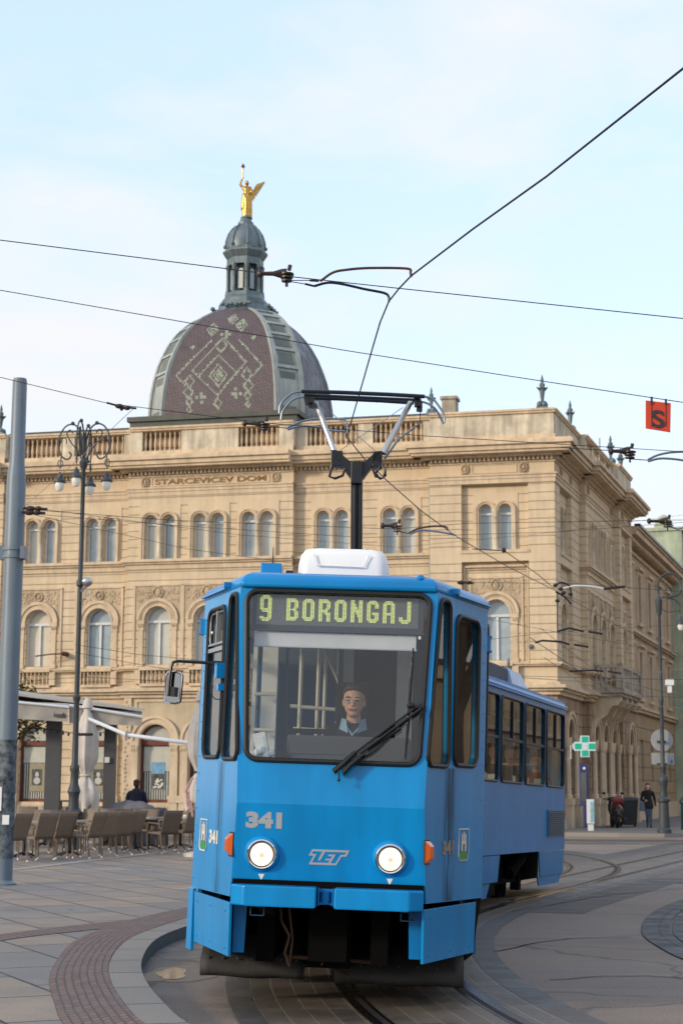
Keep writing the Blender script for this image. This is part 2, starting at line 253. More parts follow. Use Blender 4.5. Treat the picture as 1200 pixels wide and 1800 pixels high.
# ---------------------------------------------------------------- mesh helpers
class MB:
    def __init__(s,M=None): s.v=[];s.f=[];s.m=[];s.uv=[];s.M=M or Matrix();s.mi=0
    def add(s,vs,fs,uvs=None):
        o=len(s.v); s.v+=[s.M@Vector(v) for v in vs]; s.f+=[tuple(i+o for i in f) for f in fs]; s.m+=[s.mi]*len(fs)
        s.uv+=[([uvs[i] for i in f] if uvs else None) for f in fs]; return s
    def box(s,x0,x1,y0,y1,z0,z1):
        return s.add([(x0,y0,z0),(x1,y0,z0),(x1,y1,z0),(x0,y1,z0),(x0,y0,z1),(x1,y0,z1),(x1,y1,z1),(x0,y1,z1)],[(0,3,2,1),(4,5,6,7),(0,1,5,4),(1,2,6,5),(2,3,7,6),(3,0,4,7)])
    def hexa(s,b,t): # b,t: 4 pts each
        return s.add(list(b)+list(t),[(0,3,2,1),(4,5,6,7),(0,1,5,4),(1,2,6,5),(2,3,7,6),(3,0,4,7)])
    def poly(s,outer,holes=(),fn=None):
        loops=[[Vector((p[0],p[1],0)) for p in l] for l in [outer]+list(holes)]
        tr=tessellate_polygon(loops); flat=[p for l in [outer]+list(holes) for p in l]
        return s.add([fn(*p) if fn else (p[0],p[1],0) for p in flat],tr,[(p[0],p[1]) for p in flat])
    def slab(s,outer,fn,t0,t1,holes=()): # fn(a,b,t)
        s.poly(outer,holes,lambda a,b:fn(a,b,t0)); s.poly(outer,holes,lambda a,b:fn(a,b,t1))
        for l in [outer]+list(holes):
            n=len(l)
            vs=[fn(*p,t0) for p in l]+[fn(*p,t1) for p in l]
            s.add(vs,[(i,(i+1)%n,n+(i+1)%n,n+i) for i in range(n)])
        return s
    def tube(s,pts,r,n=8,closed=False,caps=True,flat=None):
        pts=[Vector(p) for p in pts]; k=len(pts); rr=r if isinstance(r,(list,tuple)) else [r]*k
        vs=[];up=None
        for i,p in enumerate(pts):
            a=pts[(i-1)%k] if (closed or i>0) else p; b=pts[(i+1)%k] if (closed or i<k-1) else p
            t=(b-a).normalized()
            if up is None:
                up=Vector((0,0,1)) if abs(t.z)<.9 else Vector((0,1,0))
            x=t.cross(up)
            if x.length<1e-5: x=t.orthogonal()
            x.normalize(); up=x.cross(t).normalized()
            for j in range(n):
                an=2*PI*j/n; vs.append(p+x*math.cos(an)*rr[i]+up*math.sin(an)*rr[i]*(flat or 1))
        fs=[]
        for i in range(k if closed else k-1):
            for j in range(n):
                i2=(i+1)%k; fs.append((i*n+j,i*n+(j+1)%n,i2*n+(j+1)%n,i2*n+j))
        if caps and not closed: fs+=[tuple(range(n))[::-1],tuple(range((k-1)*n,k*n))]
        return s.add(vs,fs)
    def lathe(s,c,prof,n=16,ax='z',a0=0,sx=1,sy=1):
        vs=[];k=len(prof)
        for r,h in prof:
            for j in range(n):
                a=a0+2*PI*j/n; x,y=r*math.cos(a)*sx,r*math.sin(a)*sy
                v=(c[0]+x,c[1]+y,c[2]+h) if ax=='z' else ((c[0]+x,c[1]+h,c[2]+y) if ax=='y' else (c[0]+h,c[1]+x,c[2]+y))
                vs.append(v)
        fs=[(i*n+j,i*n+(j+1)%n,(i+1)*n+(j+1)%n,(i+1)*n+j) for i in range(k-1) for j in range(n)]
        fs+=[tuple(range(n))[::-1],tuple(range((k-1)*n,k*n))]
        return s.add(vs,fs)
    def ell(s,c,r,n=12,m=8):
        if not isinstance(r,(list,tuple)): r=(r,r,r)
        prof=[(math.sin(PI*i/m),-math.cos(PI*i/m)) for i in range(m+1)]; prof[0]=(.001,-1);prof[-1]=(.001,1)
        vs=[];
        for q,h in prof:
            for j in range(n): a=2*PI*j/n; vs.append((c[0]+r[0]*q*math.cos(a),c[1]+r[1]*q*math.sin(a),c[2]+r[2]*h))
        fs=[(i*n+j,i*n+(j+1)%n,(i+1)*n+(j+1)%n,(i+1)*n+j) for i in range(m) for j in range(n)]
        return s.add(vs,fs)
    def text(s,body,M,size=1,bold=0,ext=.002,width=None):
        c=bpy.data.curves.new('t','FONT'); c.body=body; c.size=size; c.offset=bold; c.extrude=ext; c.align_x='LEFT'
        o=bpy.data.objects.new('t',c); COL.objects.link(o); bpy.context.view_layer.update()
        me=o.evaluated_get(bpy.context.evaluated_depsgraph_get()).to_mesh()
        vs=[v.co.copy() for v in me.vertices]; fs=[tuple(p.vertices) for p in me.polygons]
        x0=min(v.x for v in vs);x1=max(v.x for v in vs); k=width/(x1-x0) if width else 1
        vs=[M@Vector(((v.x-x0)*k,v.y,v.z)) for v in vs]
        bpy.data.objects.remove(o); bpy.data.curves.remove(c)
        return s.add(vs,fs)
    def build(s,name,mats,parent=None,smooth=False,loc=None,bevel=0,link=True):
        off=Vector(loc) if loc is not None else (Vector(parent['_o']) if parent is not None and '_o' in parent else Vector((0,0,0)))
        me=bpy.data.meshes.new(name); me.from_pydata([v-off for v in s.v],[],s.f)
        if not isinstance(mats,(list,tuple)): mats=[mats]
        for m in mats: me.materials.append(m)
        me.polygons.foreach_set('material_index',s.m)
        if any(u for u in s.uv):
            ul=me.uv_layers.new(name='UVMap'); i=0
            for u,f in zip(s.uv,s.f):
                for k in range(len(f)):
                    if u: ul.data[i].uv=u[k][:2]
                    i+=1
        bm=bmesh.new(); bm.from_mesh(me); bmesh.ops.remove_doubles(bm,verts=bm.verts,dist=1e-5); bmesh.ops.recalc_face_normals(bm,faces=bm.faces); bm.to_mesh(me); bm.free()
        me.update()
        if smooth:
            me.shade_smooth(); me.set_sharp_from_angle(angle=R_(35 if smooth is True else smooth))
        o=bpy.data.objects.new(name,me); COL.objects.link(o)
        if bevel:
            b=o.modifiers.new('b','BEVEL'); b.width=bevel; b.segments=2; b.limit_method='ANGLE'; b.harden_normals=False
        if parent is not None: o.parent=parent; o['_o']=tuple(off)
        elif loc is not None: o.location=loc
        if parent is None: o['_o']=tuple(off)
        return o
def thing(name,label,cat,loc=(0,0,0),group=None):
    o=bpy.data.objects.new(name,None); COL.objects.link(o); o.location=loc; o['_o']=tuple(loc); o.empty_display_size=.2
    o['label']=label; o['category']=cat
    if group: o['group']=group
    return o
def tag(o,label,cat,group=None):
    o['label']=label; o['category']=cat
    if group: o['group']=group
    return o
def struct(o,kind='structure'): o['kind']=kind; return o
def copy_tree(o,parent=None):
    c=o.copy(); COL.objects.link(c); c.parent=parent
    for ch in list(o.children): copy_tree(ch,c)
    return c
def frame(o,ex,ey,ez):
    return Matrix(((ex[0],ey[0],ez[0],o[0]),(ex[1],ey[1],ez[1],o[1]),(ex[2],ey[2],ez[2],o[2]),(0,0,0,1)))
def rrect(x0,x1,z0,z1,r,n=5,x0t=None,x1t=None):
    """rounded quad; x0t/x1t are the x at the top"""
    x0t=x0 if x0t is None else x0t; x1t=x1 if x1t is None else x1t; o=[]
    for cx,cz,a in ((x1-r,z0+r,-90),(x1t-r,z1-r,0),(x0t+r,z1-r,90),(x0+r,z0+r,180)):
        for i in range(n+1):
            t=R_(a+90*i/n); o.append((cx+r*math.cos(t),cz+r*math.sin(t)))
    return o
def arch(uc,w,zb,zs,n=12):
    r=w/2; return [(uc-r,zb),(uc+r,zb)]+[(uc+r*math.cos(PI*i/n),zs+r*math.sin(PI*i/n)) for i in range(n+1)]
def smooth_line(p,n=6):
    p=[Vector(q) for q in p]; o=[]
    for i in range(len(p)-1):
        a=p[i-1] if i else p[0]*2-p[1]; b=p[i];c=p[i+1]; d=p[i+2] if i+2<len(p) else p[-1]*2-p[-2]
        for k in range(n):
            t=k/n; o.append(.5*((2*b)+(c-a)*t+(2*a-5*b+4*c-d)*t*t+(3*b-a-3*c+d)*t*t*t))
    o.append(p[-1]); return o
def strip(mb,A,B,z,zb=None,cols=1):
    """sheet between two equal-length ground lines, UV in metres"""
    s=0;vs=[];uv=[]
    for i,(a,b) in enumerate(zip(A,B)):
        if i: s+=((A[i]-A[i-1]).length+(B[i]-B[i-1]).length)/2
        w=(b-a).length
        vs+=[(a.x,a.y,z),(b.x,b.y,z)]; uv+=[(s,0),(s,w)]
    mb.add(vs,[(2*i,2*i+1,2*i+3,2*i+2) for i in range(len(A)-1)],uv)
    if zb is not None:
        for P in (A,B):
            vs=[(p.x,p.y,z) for p in P]+[(p.x,p.y,zb) for p in P]; n=len(P)
            mb.add(vs,[(i,i+1,n+i+1,n+i) for i in range(n-1)],[(.3,.3)]*(2*n))
def resample(P,n):
    P=[Vector(p) for p in P]; L_=[0]
    for i in range(1,len(P)): L_.append(L_[-1]+(P[i]-P[i-1]).length)
    o=[];j=0
    for k in range(n):
        t=L_[-1]*k/(n-1)
        while j<len(P)-2 and L_[j+1]<t: j+=1
        f=(t-L_[j])/max(1e-9,L_[j+1]-L_[j]); o.append(P[j].lerp(P[j+1],f))
    return o

def grime(name,c0,wid,amt):
    m=bpy.data.materials.new(name); m.use_nodes=True; n=m.node_tree; NN=n.nodes.new; LL=n.links.new; b=n.nodes['Principled BSDF']; b.inputs['Base Color'].default_value=(.035,.04,.035,1); b.inputs['Roughness'].default_value=.8
    uv=NN('ShaderNodeUVMap'); sp=NN('ShaderNodeSeparateXYZ'); LL(uv.outputs[0],sp.inputs[0])
    a=NN('ShaderNodeMath'); a.operation='SUBTRACT'; a.inputs[1].default_value=c0; LL(sp.outputs[0],a.inputs[0])
    ab=NN('ShaderNodeMath'); ab.operation='ABSOLUTE'; LL(a.outputs[0],ab.inputs[0])
    r=NN('ShaderNodeMapRange'); r.interpolation_type='SMOOTHSTEP'; r.inputs[1].default_value=0; r.inputs[2].default_value=wid; r.inputs[3].default_value=amt; r.inputs[4].default_value=0; LL(ab.outputs[0],r.inputs[0])
    mp_=NN('ShaderNodeMapping'); mp_.inputs['Scale'].default_value=(14,1.6,1); LL(uv.outputs[0],mp_.inputs[0])
    t=NN('ShaderNodeTexNoise'); t.inputs['Scale'].default_value=1.5; t.inputs['Detail'].default_value=5; LL(mp_.outputs[0],t.inputs['Vector'])
    r2=NN('ShaderNodeMapRange'); r2.inputs[1].default_value=.3; r2.inputs[2].default_value=.65; LL(t.outputs[0],r2.inputs[0])
    mu=NN('ShaderNodeMath'); mu.operation='MULTIPLY'; LL(r.outputs[0],mu.inputs[0]); LL(r2.outputs[0],mu.inputs[1]); LL(mu.outputs[0],b.inputs['Alpha'])
    return m
M_paneB=mat('pane_warm_reflection',(.62,.56,.44),.15,spec=.6,noise=.1,nscale=2)  # warm reflection of a sunlit house painted into the pane colour
M_paneC=mat('pane_blue_grey',(.30,.37,.40),.05,spec=.9,noise=.25,nscale=1.5)
# ================================================================ GROUND
V2=lambda x,y:Vector((x,y,0))
mb=MB(); mb.box(-1500,1500,-400,2500,-.4,0); struct(mb.build('road',M_road))
# track centre line: curve of 25 m radius that straightens into the side street
XC,Y0,RT=25.45,15.8,25.
def tc(a): return V2(XC-RT*math.cos(a),Y0+RT*math.sin(a))
track=[tc(R_(a)) for a in range(-34,20,1)]
end=tc(R_(20)); dv=V2(math.sin(R_(20)),math.cos(R_(20))); track+= [end+dv*k for k in (2,6,12,25,50,90)]
def offs(P,d):
    o=[]
    for i,p in enumerate(P):
        t=(P[min(i+1,len(P)-1)]-P[max(i-1,0)]).normalized(); n=Vector((t.y,-t.x,0)); o.append(p+n*d)
    return o
branch=[V2(2.3,26.6)+V2(.35,1)*0]
b0=smooth_line([V2(2.0,24.9),V2(3.55,28.9),V2(4.75,33),V2(5.25,37),V2(5.0,42),V2(3.2,47),V2(-2,52.5),V2(-14,56),V2(-50,63)],6)
cross=[V2(-60,61.5),V2(-10,55.0),V2(8,53.2),V2(30,51.5),V2(60,48)]
mb=MB(); strip(mb,offs(track,-1.22),offs(track,.80),.006); struct(mb.build('track_paving',M_trk))
mb=MB(); 
for a,b in ((-1.42,-1.222),(.802,1.04)): strip(mb,offs(track,a),offs(track,b),.006)
struct(mb.build('track_edging',M_trkside))
far=[p for p in track if p.y>22.5]
mb=MB(); strip(mb,offs(far,-1.9),offs(far,1.75),.003); strip(mb,offs(b0,-1.3),offs(b0,1.3),.0045); strip(mb,offs(cross,-1.6),offs(cross,1.6),.0015)
struct(mb.build('dark_track_asphalt',M_road3))
mb=MB(); strip(mb,smooth_line([V2(4.6,38),V2(7,41),V2(11,44),V2(20,46)],4),smooth_line([V2(5.0,48),V2(8,50),V2(12,51),V2(20,50)],4),.0022)
strip(mb,smooth_line([V2(5.3,26),V2(7.4,33),V2(9.6,38.5),V2(14,43)],4),smooth_line([V2(9,22),V2(12,29),V2(16,34),V2(22,38)],4),.0022)
struct(mb.build('sandy_asphalt',M_road2))
def rails(P,name,zz=.010,g=.5):
    mb=MB();mg=MB()
    for s_ in (-1,1):
        strip(mb,offs(P,s_*g-.035),offs(P,s_*g+.035),zz,zz-.012)
        q=-s_
        a,b=sorted((s_*g+q*.035,s_*g+q*.085)); strip(mg,offs(P,a),offs(P,b),zz-.001)
        a,b=sorted((s_*g+q*.085,s_*g+q*.11)); strip(mb,offs(P,a),offs(P,b),zz,zz-.012)
    o=struct(mb.build(name,M_rail)); struct(mg.build('rail_groove',M_groove))
rails(track,'tram_rails'); rails(b0,'branch_rails',.0125); rails(cross,'cross_rails',.014)
rails(offs(cross,3.2),'cross_rails',.014)
# paved square with its curved kerb
kin=smooth_line([V2(2.6,4.0),V2(.95,6.4),V2(-.35,9.2),V2(-.92,10.93),V2(-1.13,11.72),V2(-1.45,13.26),V2(-1.67,14.88),V2(-1.76,16.91),V2(-1.58,18.65),V2(-1.1,21.5),V2(-.2,25),V2(.9,29),V2(1.9,33),V2(2.2,37),V2(1.4,41),V2(-1.2,45),V2(-6,48),V2(-20,51),V2(-60,57)],5)
kout=offs(kin,-.27)
kin2=offs(kin,.035)
mb=MB(); strip(mb,kout,kin,.12,-.05); struct(mb.build('kerb',M_kerb))
bout=smooth_line([V2(2.1,3.2),V2(.35,5.9),V2(-1.1,8.8),V2(-1.70,10.9),V2(-1.85,11.58),V2(-2.18,13.23),V2(-2.38,14.84),V2(-2.51,16.87),V2(-2.33,19.08),V2(-1.83,21.35),V2(-.95,25),V2(.15,29),V2(1.1,33),V2(1.4,37),V2(.6,41),V2(-1.8,44.2),V2(-6.4,47.2),V2(-20,50.2),V2(-60,56.2)],5)
A=resample(bout,160);B=resample(kout,160)
mb=MB(); strip(mb,A,B,.122); struct(mb.build('sett_band',M_pav))
b2a=smooth_line([V2(-2.30,19.3),V2(-3.35,17.3),V2(-4.7,13.5),V2(-6,9)],5); b2b=smooth_line([V2(-2.46,18.0),V2(-3.2,16.6),V2(-4.2,13),V2(-5.4,9)],5)
mb=MB(); strip(mb,resample(b2a,30),resample(b2b,30),.1225); struct(mb.build('sett_band',M_pav))
mb=MB(); out=[(p.x,p.y) for p in kout]+[(-60,0),(-30,-3),(2,0)]
mb.poly(out,(),lambda a,b:(a,b,.1175)); struct(mb.build('square_paving',M_slab))
ea=atY(30,1528,31).xy; 
mb=MB(); e0=gz(10,1532,.12);e1=gz(345,1492,.12); dd=(e1-e0).normalized(); e0=e0-dd*6; e1=e1+dd*3; nn=Vector((-dd.y,dd.x,0))
strip(mb,[e0,e1],[e0+nn*.22,e1+nn*.22],.1245); struct(mb.build('pale_edge_stone',M_edge))
# area of dark setts on the right with a curved edge
ie=smooth_line([V2(9.0,6.5),V2(6.6,8.0),V2(4.9,10),V2(3.9,12.2),V2(3.4,14.3),V2(3.2,16.2),V2(3.19,17.5),V2(3.27,18.89),V2(3.48,20.19),V2(3.82,21.7),V2(4.3,23.36),V2(4.95,25.1),V2(6.0,27.2),V2(7.8,29.4),V2(10.5,31)],6)
mb=MB()
strip(mb,offs(ie,-.0),offs(ie,.32),.010)
for k in range(6): strip(mb,offs(ie,.34+.40*k),offs(ie,.34+.40*(k+1)-.02),.008)
struct(mb.build('sett_area',M_sett))
mb=MB()
for P_ in ([V2(1.75,14.6),V2(2.6,14.9),V2(4.2,14.2),V2(7,14.6)],[V2(1.5,17),V2(2.3,18.4),V2(3.1,18.7)],[V2(2.2,22.5),V2(3.0,24),V2(4.3,26.4),V2(6.2,28.5)]):
    Q=smooth_line(P_,6); Q=[p+Vector((random.uniform(-.03,.03),random.uniform(-.03,.03),0)) for p in Q]; strip(mb,offs(Q,-.012),offs(Q,.012),.0065)
struct(mb.build('asphalt_seam',M_groove))
d0=gz(1137,1549);d1=gz(1215,1551); mb=MB(); strip(mb,[d0,d1],[d0+Vector((0,-.5,0)),d1+Vector((0,-.5,0))],.0055); struct(mb.build('drain_cover',M_sett))
mb=MB()
rgl=random.Random(4)
for k in range(26):
    x,y=rgl.uniform(-4.5,-2.2),rgl.uniform(11,28); x-= (y-11)*.08; r=rgl.uniform(.012,.03); a=rgl.uniform(0,6)
    mb.add([(x+r*math.cos(a+t)*(1.6 if q%2 else .7),y+r*math.sin(a+t)*(1.6 if q%2 else .7),.124+.004*(q%2)) for q,t in enumerate((0,1.57,3.14,4.71))],[(0,1,2,3)])
o=mb.build('fallen_leaves',M_bushy); o['kind']='stuff'; tag(o,'dry fallen leaves and litter scattered over the square paving','leaf litter')
# puddle and damp halo
def blob(c,rx,ry,z,m,name,seed,rot=0):
    rg=random.Random(seed); pts=[]
    ph=[rg.uniform(0,6) for _ in range(4)]
    for i in range(48):
        t=2*PI*i/48; k=1+.12*math.sin(2*t+ph[0])+.10*math.sin(3*t+ph[1])+.06*math.sin(5*t+ph[2])+.04*math.sin(9*t+ph[3])
        x,y=rx*k*math.cos(t),ry*k*math.sin(t); pts.append((c.x+x*math.cos(rot)-y*math.sin(rot),c.y+x*math.sin(rot)+y*math.cos(rot)))
    mb=MB(); mb.poly(pts,(),lambda a,b:(a,b,z)); return struct(mb.build(name,m))
pc=gz(303,1712); blob(pc+Vector((.06,0,0)),.27,.75,.003,M_damp,'damp_patch',3); blob(pc,.13,.42,.006,M_water,'puddle',5)
# pavement in front of the civic building and the far street
mb=MB(); fp=[(5.6,58.2),(7.45,57.9),(9.2,57.2),(10.6,57.0),(11.6,57.6),(12.9,61),(14.5,66),(40,146),(20,160),(-60,84),(-60,66),(-20,61.5),(0,59.2)]
mb.slab(fp,lambda a,b,t:(a,b,t),-.1,.12); struct(mb.build('pavement',M_side))
mb=MB(); fk=[V2(*p) for p in fp[:7]]; fk=[V2(-20,61.5),V2(0,59.2)]+fk; strip(mb,offs(fk,.12),offs(fk,-.12),.124,-.05); struct(mb.build('kerb',M_kerb))
# ================================================================ CIVIC BUILDING
CC=gz(983,1457,.12)
AF,AS=R_(-76),R_(18)
dF=Vector((math.sin(AF),math.cos(AF),0)); dS=Vector((math.sin(AS),math.cos(AS),0))
nF=Vector((-dF.y,dF.x,0)); nS=Vector((dS.y,-dS.x,0)); ZZ=Vector((0,0,1))
FM=frame((CC.x,CC.y,0),dF,nF,ZZ); SM=frame((CC.x,CC.y,0),dS,nS,ZZ)
B=thing('civic_building','large three storey beige civic building with arched windows, banded stucco and a tiled dome','civic building',(CC.x,CC.y,0))
H_BELT1,H_SILL1,H_BELT2=5.25,6.15,10.35
def PF(M,d): return lambda a,b:(a,d,b)
def band(mb,u0,u1,z0,z1,d0,d1): mb.box(u0,u1,d0,d1,z0,z1)
def ring(mb,uc,zs,r0,r1,d0,d1,zb=None,n=16):
    """half-round moulding with legs down to zb"""
    out=[(uc+r1*math.cos(PI*i/n),zs+r1*math.sin(PI*i/n)) for i in range(n+1)]; inn=[(uc+r0*math.cos(PI*i/n),zs+r0*math.sin(PI*i/n)) for i in range(n+1)]
    if zb is not None: out=[(uc+r1,zb)]+out+[(uc-r1,zb)]; inn=[(uc+r0,zb)]+inn+[(uc-r0,zb)]
    k=len(out)
    vs=[(a,d0,b) for a,b in out]+[(a,d0,b) for a,b in inn]+[(a,d1,b) for a,b in out]+[(a,d1,b) for a,b in inn]
    fs=[]
    for i in range(k-1):
        fs+=[(2*k+i,2*k+i+1,3*k+i+1,3*k+i),(i,i+1,2*k+i+1,2*k+i),(k+i,3*k+i,3*k+i+1,k+i+1)]
    fs+=[(0,2*k,3*k,k),(k-1,2*k-1,4*k-1,3*k-1)]
    mb.add(vs,fs)
def wall(M,name,u0,u1,z0,z1,d,holes,m,depth=.32,parent=B):
    mb=MB(M); mb.poly([(u0,z0),(u1,z0),(u1,z1),(u0,z1)],holes,lambda a,b:(a,d,b))
    for h in holes:
        n=len(h); vs=[(a,d,b) for a,b in h]+[(a,d-depth,b) for a,b in h]; mb.add(vs,[(i,(i+1)%n,n+(i+1)%n,n+i) for i in range(n)])
    mb.box(u0,u1,d-1.2,d-.9,z0,z1)
    for u in (u0,u1): mb.add([(u,d,z0),(u,d,z1),(u,d-1.2,z1),(u,d-1.2,z0)],[(0,1,2,3)])
    return mb.build(name,m,parent)
rg=random.Random(3)
def pane_in(M,w,outline,d,m,dx=0): 
    mb=MB(M); mb.slab(outline,lambda a,b,t:(a,d+t+dx*(a-outline[0][0]),b),-.01,0); return mb.build('pane',m,w)
def frame_bars(mb,outline,d,bars,t=.05,w=.05):
    mb.tube([(a,d,b) for a,b in outline],w*.8,6,closed=True)
    for x0,x1,z0,z1 in bars: mb.box(x0,x1,d-.03,d+.035,z0,z1)
def upper_window(M,uc,d,plain=False):
    """pair of round-headed lights with a colonnette between"""
    hs=[];w=None
    mb=MB(M)
    for s_ in (-1,1):
        c=uc+s_*.375; o=arch(c,.5,10.42,11.93); frame_bars(mb,arch(c,.46,10.44,11.93),d-.22,[(c-.23,c+.23,11.80,11.88)])
    w=mb.build('window',M_winw,B)
    for s_ in (-1,1):
        c=uc+s_*.375; pane_in(M,w,arch(c,.46,10.44,11.93),d-.25,rg.choice((M_pane,M_pane,M_paneC,M_paneC,M_paneL)),rg.uniform(-.03,.03))
    mb=MB(M)
    for s_ in (-1,1):
        c=uc+s_*.375; ring(mb,c,11.93,.27,.385,d,d+.09)
        ring(mb,c,11.93,.34,.40,d+.091,d+.13)
    for s_ in (-1,1): mb.box(uc+s_*.705-.07,uc+s_*.705+.07,d,d+.09,10.42,11.93); mb.box(uc+s_*.705+s_*.035-.03,uc+s_*.705+s_*.035+.03,d+.091,d+.13,10.42,11.93)
    mb.build('surround',M_trim,w)
    mb=MB(M); mb.lathe((uc,d+.035,10.42),[(.13,0),(.13,.10),(.10,.14),(.085,.2),(.075,1.25),(.10,1.29),(.085,1.33),(.12,1.46),(.14,1.5),(.14,1.54)],10); mb.build('colonnette',M_pale,w,smooth=True)
    return [arch(uc-.375,.5,10.42,11.93),arch(uc+.375,.5,10.42,11.93)]
def mid_window(M,uc,d,big=False,m=None,beads=True,shield=True):
    """single round-headed window of the main floor with carved panel over it"""
    mb=MB(M); o=arch(uc,1.04,6.28,8.02); frame_bars(mb,o,d-.24,[(uc-.52,uc+.52,7.92,8.02),(uc-.045,uc+.045,6.3,7.95)])
    w=mb.build('window',M_winw,B)
    pane_in(M,w,arch(uc,1.02,6.3,8.02),d-.29,m or rg.choice((M_paneL,M_paneL,M_pane,M_paneC)))
    mb=MB(M); ring(mb,uc,8.02,.56,.80,d,d+.06); ring(mb,uc,8.02,.74,.86,d+.061,d+.11); ring(mb,uc,8.02,.545,.60,d+.061,d+.09)
    if beads:
        for i in range(25):
            a=PI*(i+.5)/25; c=(uc+.69*math.cos(a),d+.06,8.02+.69*math.sin(a)); mb.box(c[0]-.022,c[0]+.022,d+.05,d+.10,c[2]-.022,c[2]+.022)
    for s_ in (-1,1):
        c=uc+s_*.69; mb.box(c-.15,c+.15,d,d+.09,7.86,8.02); mb.box(c-.12,c+.12,d,d+.06,7.62,7.86)
        mb.box(c-.10,c+.10,d,d+.05,6.28,7.62); mb.box(c-.13,c+.13,d,d+.08,6.2,6.36)
        for k in range(4): mb.ell((c-.09+.06*k,d+.08,7.78+.03*(k%2)),(.03,.03,.05),6,4)
    # rectangular frame
    for s_ in (-1,1): mb.box(uc+s_*.98-.04,uc+s_*.98+.04,d,d+.05,6.25,9.40)
    mb.box(uc-1.02,uc+1.02,d,d+.05,9.36,9.44)
    mb.build('surround',M_trim,w)
    mb=MB(M); n=16; 
    ou=[(uc-.93,8.1),(uc-.93,9.33),(uc+.93,9.33),(uc+.93,8.1)]+[(uc+.87*math.cos(PI*i/n),8.02+.87*math.sin(PI*i/n)) for i in range(n+1)]
    mb.slab(ou,lambda a,b,t:(a,d+t,b),.0,.02)
    r2=random.Random(int(uc*10))
    for s_ in (-1,1):
        for k in range(26):
            a=.26+.62*r2.random(); zz=8.72+.55*r2.random()
            if a*a+(zz-8.02)**2>.93**2: mb.ell((uc+s_*a,d+.02,zz),(.035+.03*r2.random(),.03,.03+.03*r2.random()),6,4)
    if shield:
        mb.ell((uc,d+.03,9.10),(.13,.07,.19),10,8); mb.tube([(uc+.19*math.cos(t)*(1+.12*math.cos(4*t)),d+.05,9.10+.23*math.sin(t)) for t in [2*PI*i/20 for i in range(20)]],.035,6,closed=True)
    else: mb.tube([(uc+.17*math.cos(t),d+.05,9.08+.17*math.sin(t)) for t in [2*PI*i/20 for i in range(20)]],.03,6,closed=True); mb.ell((uc,d+.03,9.08),(.08,.05,.1),8,6)
    mb.build('carved_panel',M_relief,w)
    return [arch(uc,1.04,6.28,8.02)]
def baluster(mb,u,d,z,h): mb.lathe((u,d,z),[(.052,0),(.052,.06*h),(.028,.12*h),(.06,.35*h),(.045,.55*h),(.026,.75*h),(.045,.88*h),(.052,.93*h),(.052,h)],7)
def mid_balustrade(M,uc,d,w=1.2):
    mb=MB(M); n=7
    for i in range(n): baluster(mb,uc-w/2+w*(i+.5)/n,d+.12,5.52,.52)
    mb.box(uc-w/2-.04,uc+w/2+.04,d-.1,d+.22,5.42,5.52); mb.box(uc-w/2-.05,uc+w/2+.05,d-.02,d+.24,6.04,6.15)
    for s_ in (-1,1): mb.box(uc+s_*(w/2+.14)-.12,uc+s_*(w/2+.14)+.12,d,d+.2,5.52,6.04)
    mb.build('balustrade',M_trim,B)
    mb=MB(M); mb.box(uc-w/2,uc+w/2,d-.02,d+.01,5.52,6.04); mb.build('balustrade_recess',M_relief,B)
def shop_window(M,uc,d,w=1.3,red=True,zb=.95,zs=3.3,poster=None):
    o=arch(uc,w,zb,zs); mb=MB(M); m=M_redwood if red else M_relief
    mb.tube([(a,d-.26,b) for a,b in o],.07,6,closed=True); mb.box(uc-w/2,uc+w/2,d-.32,d-.2,zs-.16,zs+.04); mb.box(uc-w/2,uc+w/2,d-.32,d-.2,zb-.0,zb+.12)
    if red: 
        for k in range(6): mb.box(uc-w/2+.08+k*(w-.16)/6,uc-w/2+.04+(k+1)*(w-.16)/6,d-.30,d-.18,.25,zb-.06)
        mb.box(uc-w/2,uc+w/2,d-.34,d-.24,.15,zb)
    wd=mb.build('shop_window',m,B)
    mb=MB(M); mb.slab([p for p in arch(uc,w-.12,zs+.05,zs+.06)],lambda a,b,t:(a,d-.29+t,b),-.01,0); mb.build('fanlight',M_paneL,wd)
    mb=MB(M); mb.box(uc-w/2+.06,uc+w/2-.06,d-.31,d-.29,zb+.1,zs-.15); mb.build('pane',M_paneD,wd)
    if red:
        h=.95 if poster=='sky' else .62
        mb=MB(M); mb.box(uc-w/2+.10,uc+w/2-.10,d-.288,d-.28,zs-.2-h,zs-.2); mb.build('roller_blind',M_shade,wd)
        mb=MB(M)
        for k in range(11): mb.box(uc-w/2+.1+k*(w-.2)/11,uc-w/2+.1+(k+.5)*(w-.2)/11,d-.288,d-.283,zb+.12,zs-.22-h)
        mb.build('slatted_blind',M_shade,wd)
    return [o],wd
def poster(M,uc,d,z0,z1,w,kind,parent):
    mb=MB(M); mb.box(uc-w/2,uc+w/2,d,d+.015,z0,z1); p=mb.build('poster',M_skyp if kind=='sky' else M_paper,parent)
    mb=MB(M)
    if kind=='sky':
        mb.box(uc-w/2+.015,uc+w/2-.015,d+.015,d+.019,z0+.02,z0+(z1-z0)*.58); mb.build('printed_picture',M_ink,p)
        mb=MB(M); r2=random.Random(9)
        for k in range(16): mb.ell((uc-w*.35+w*.7*r2.random(),d+.02,z0+.05+(z1-z0)*.35*r2.random()),(.05,.006,.035),6,4)
        mb.build('printed_houses',M_decalw,p)
    else:
        mb.box(uc-w*.33,uc+w*.33,d+.015,d+.019,z0+(z1-z0)*.22,z0+(z1-z0)*.8); q=mb.build('printed_picture',M_ink,p)
        mb=MB(M); mb.ell((uc,d+.02,z0+(z1-z0)*.6),(w*.12,.006,.1),8,6); mb.ell((uc,d+.02,z0+(z1-z0)*.38),(w*.22,.006,.14),8,6); mb.build('printed_figure',M_paneL,p)
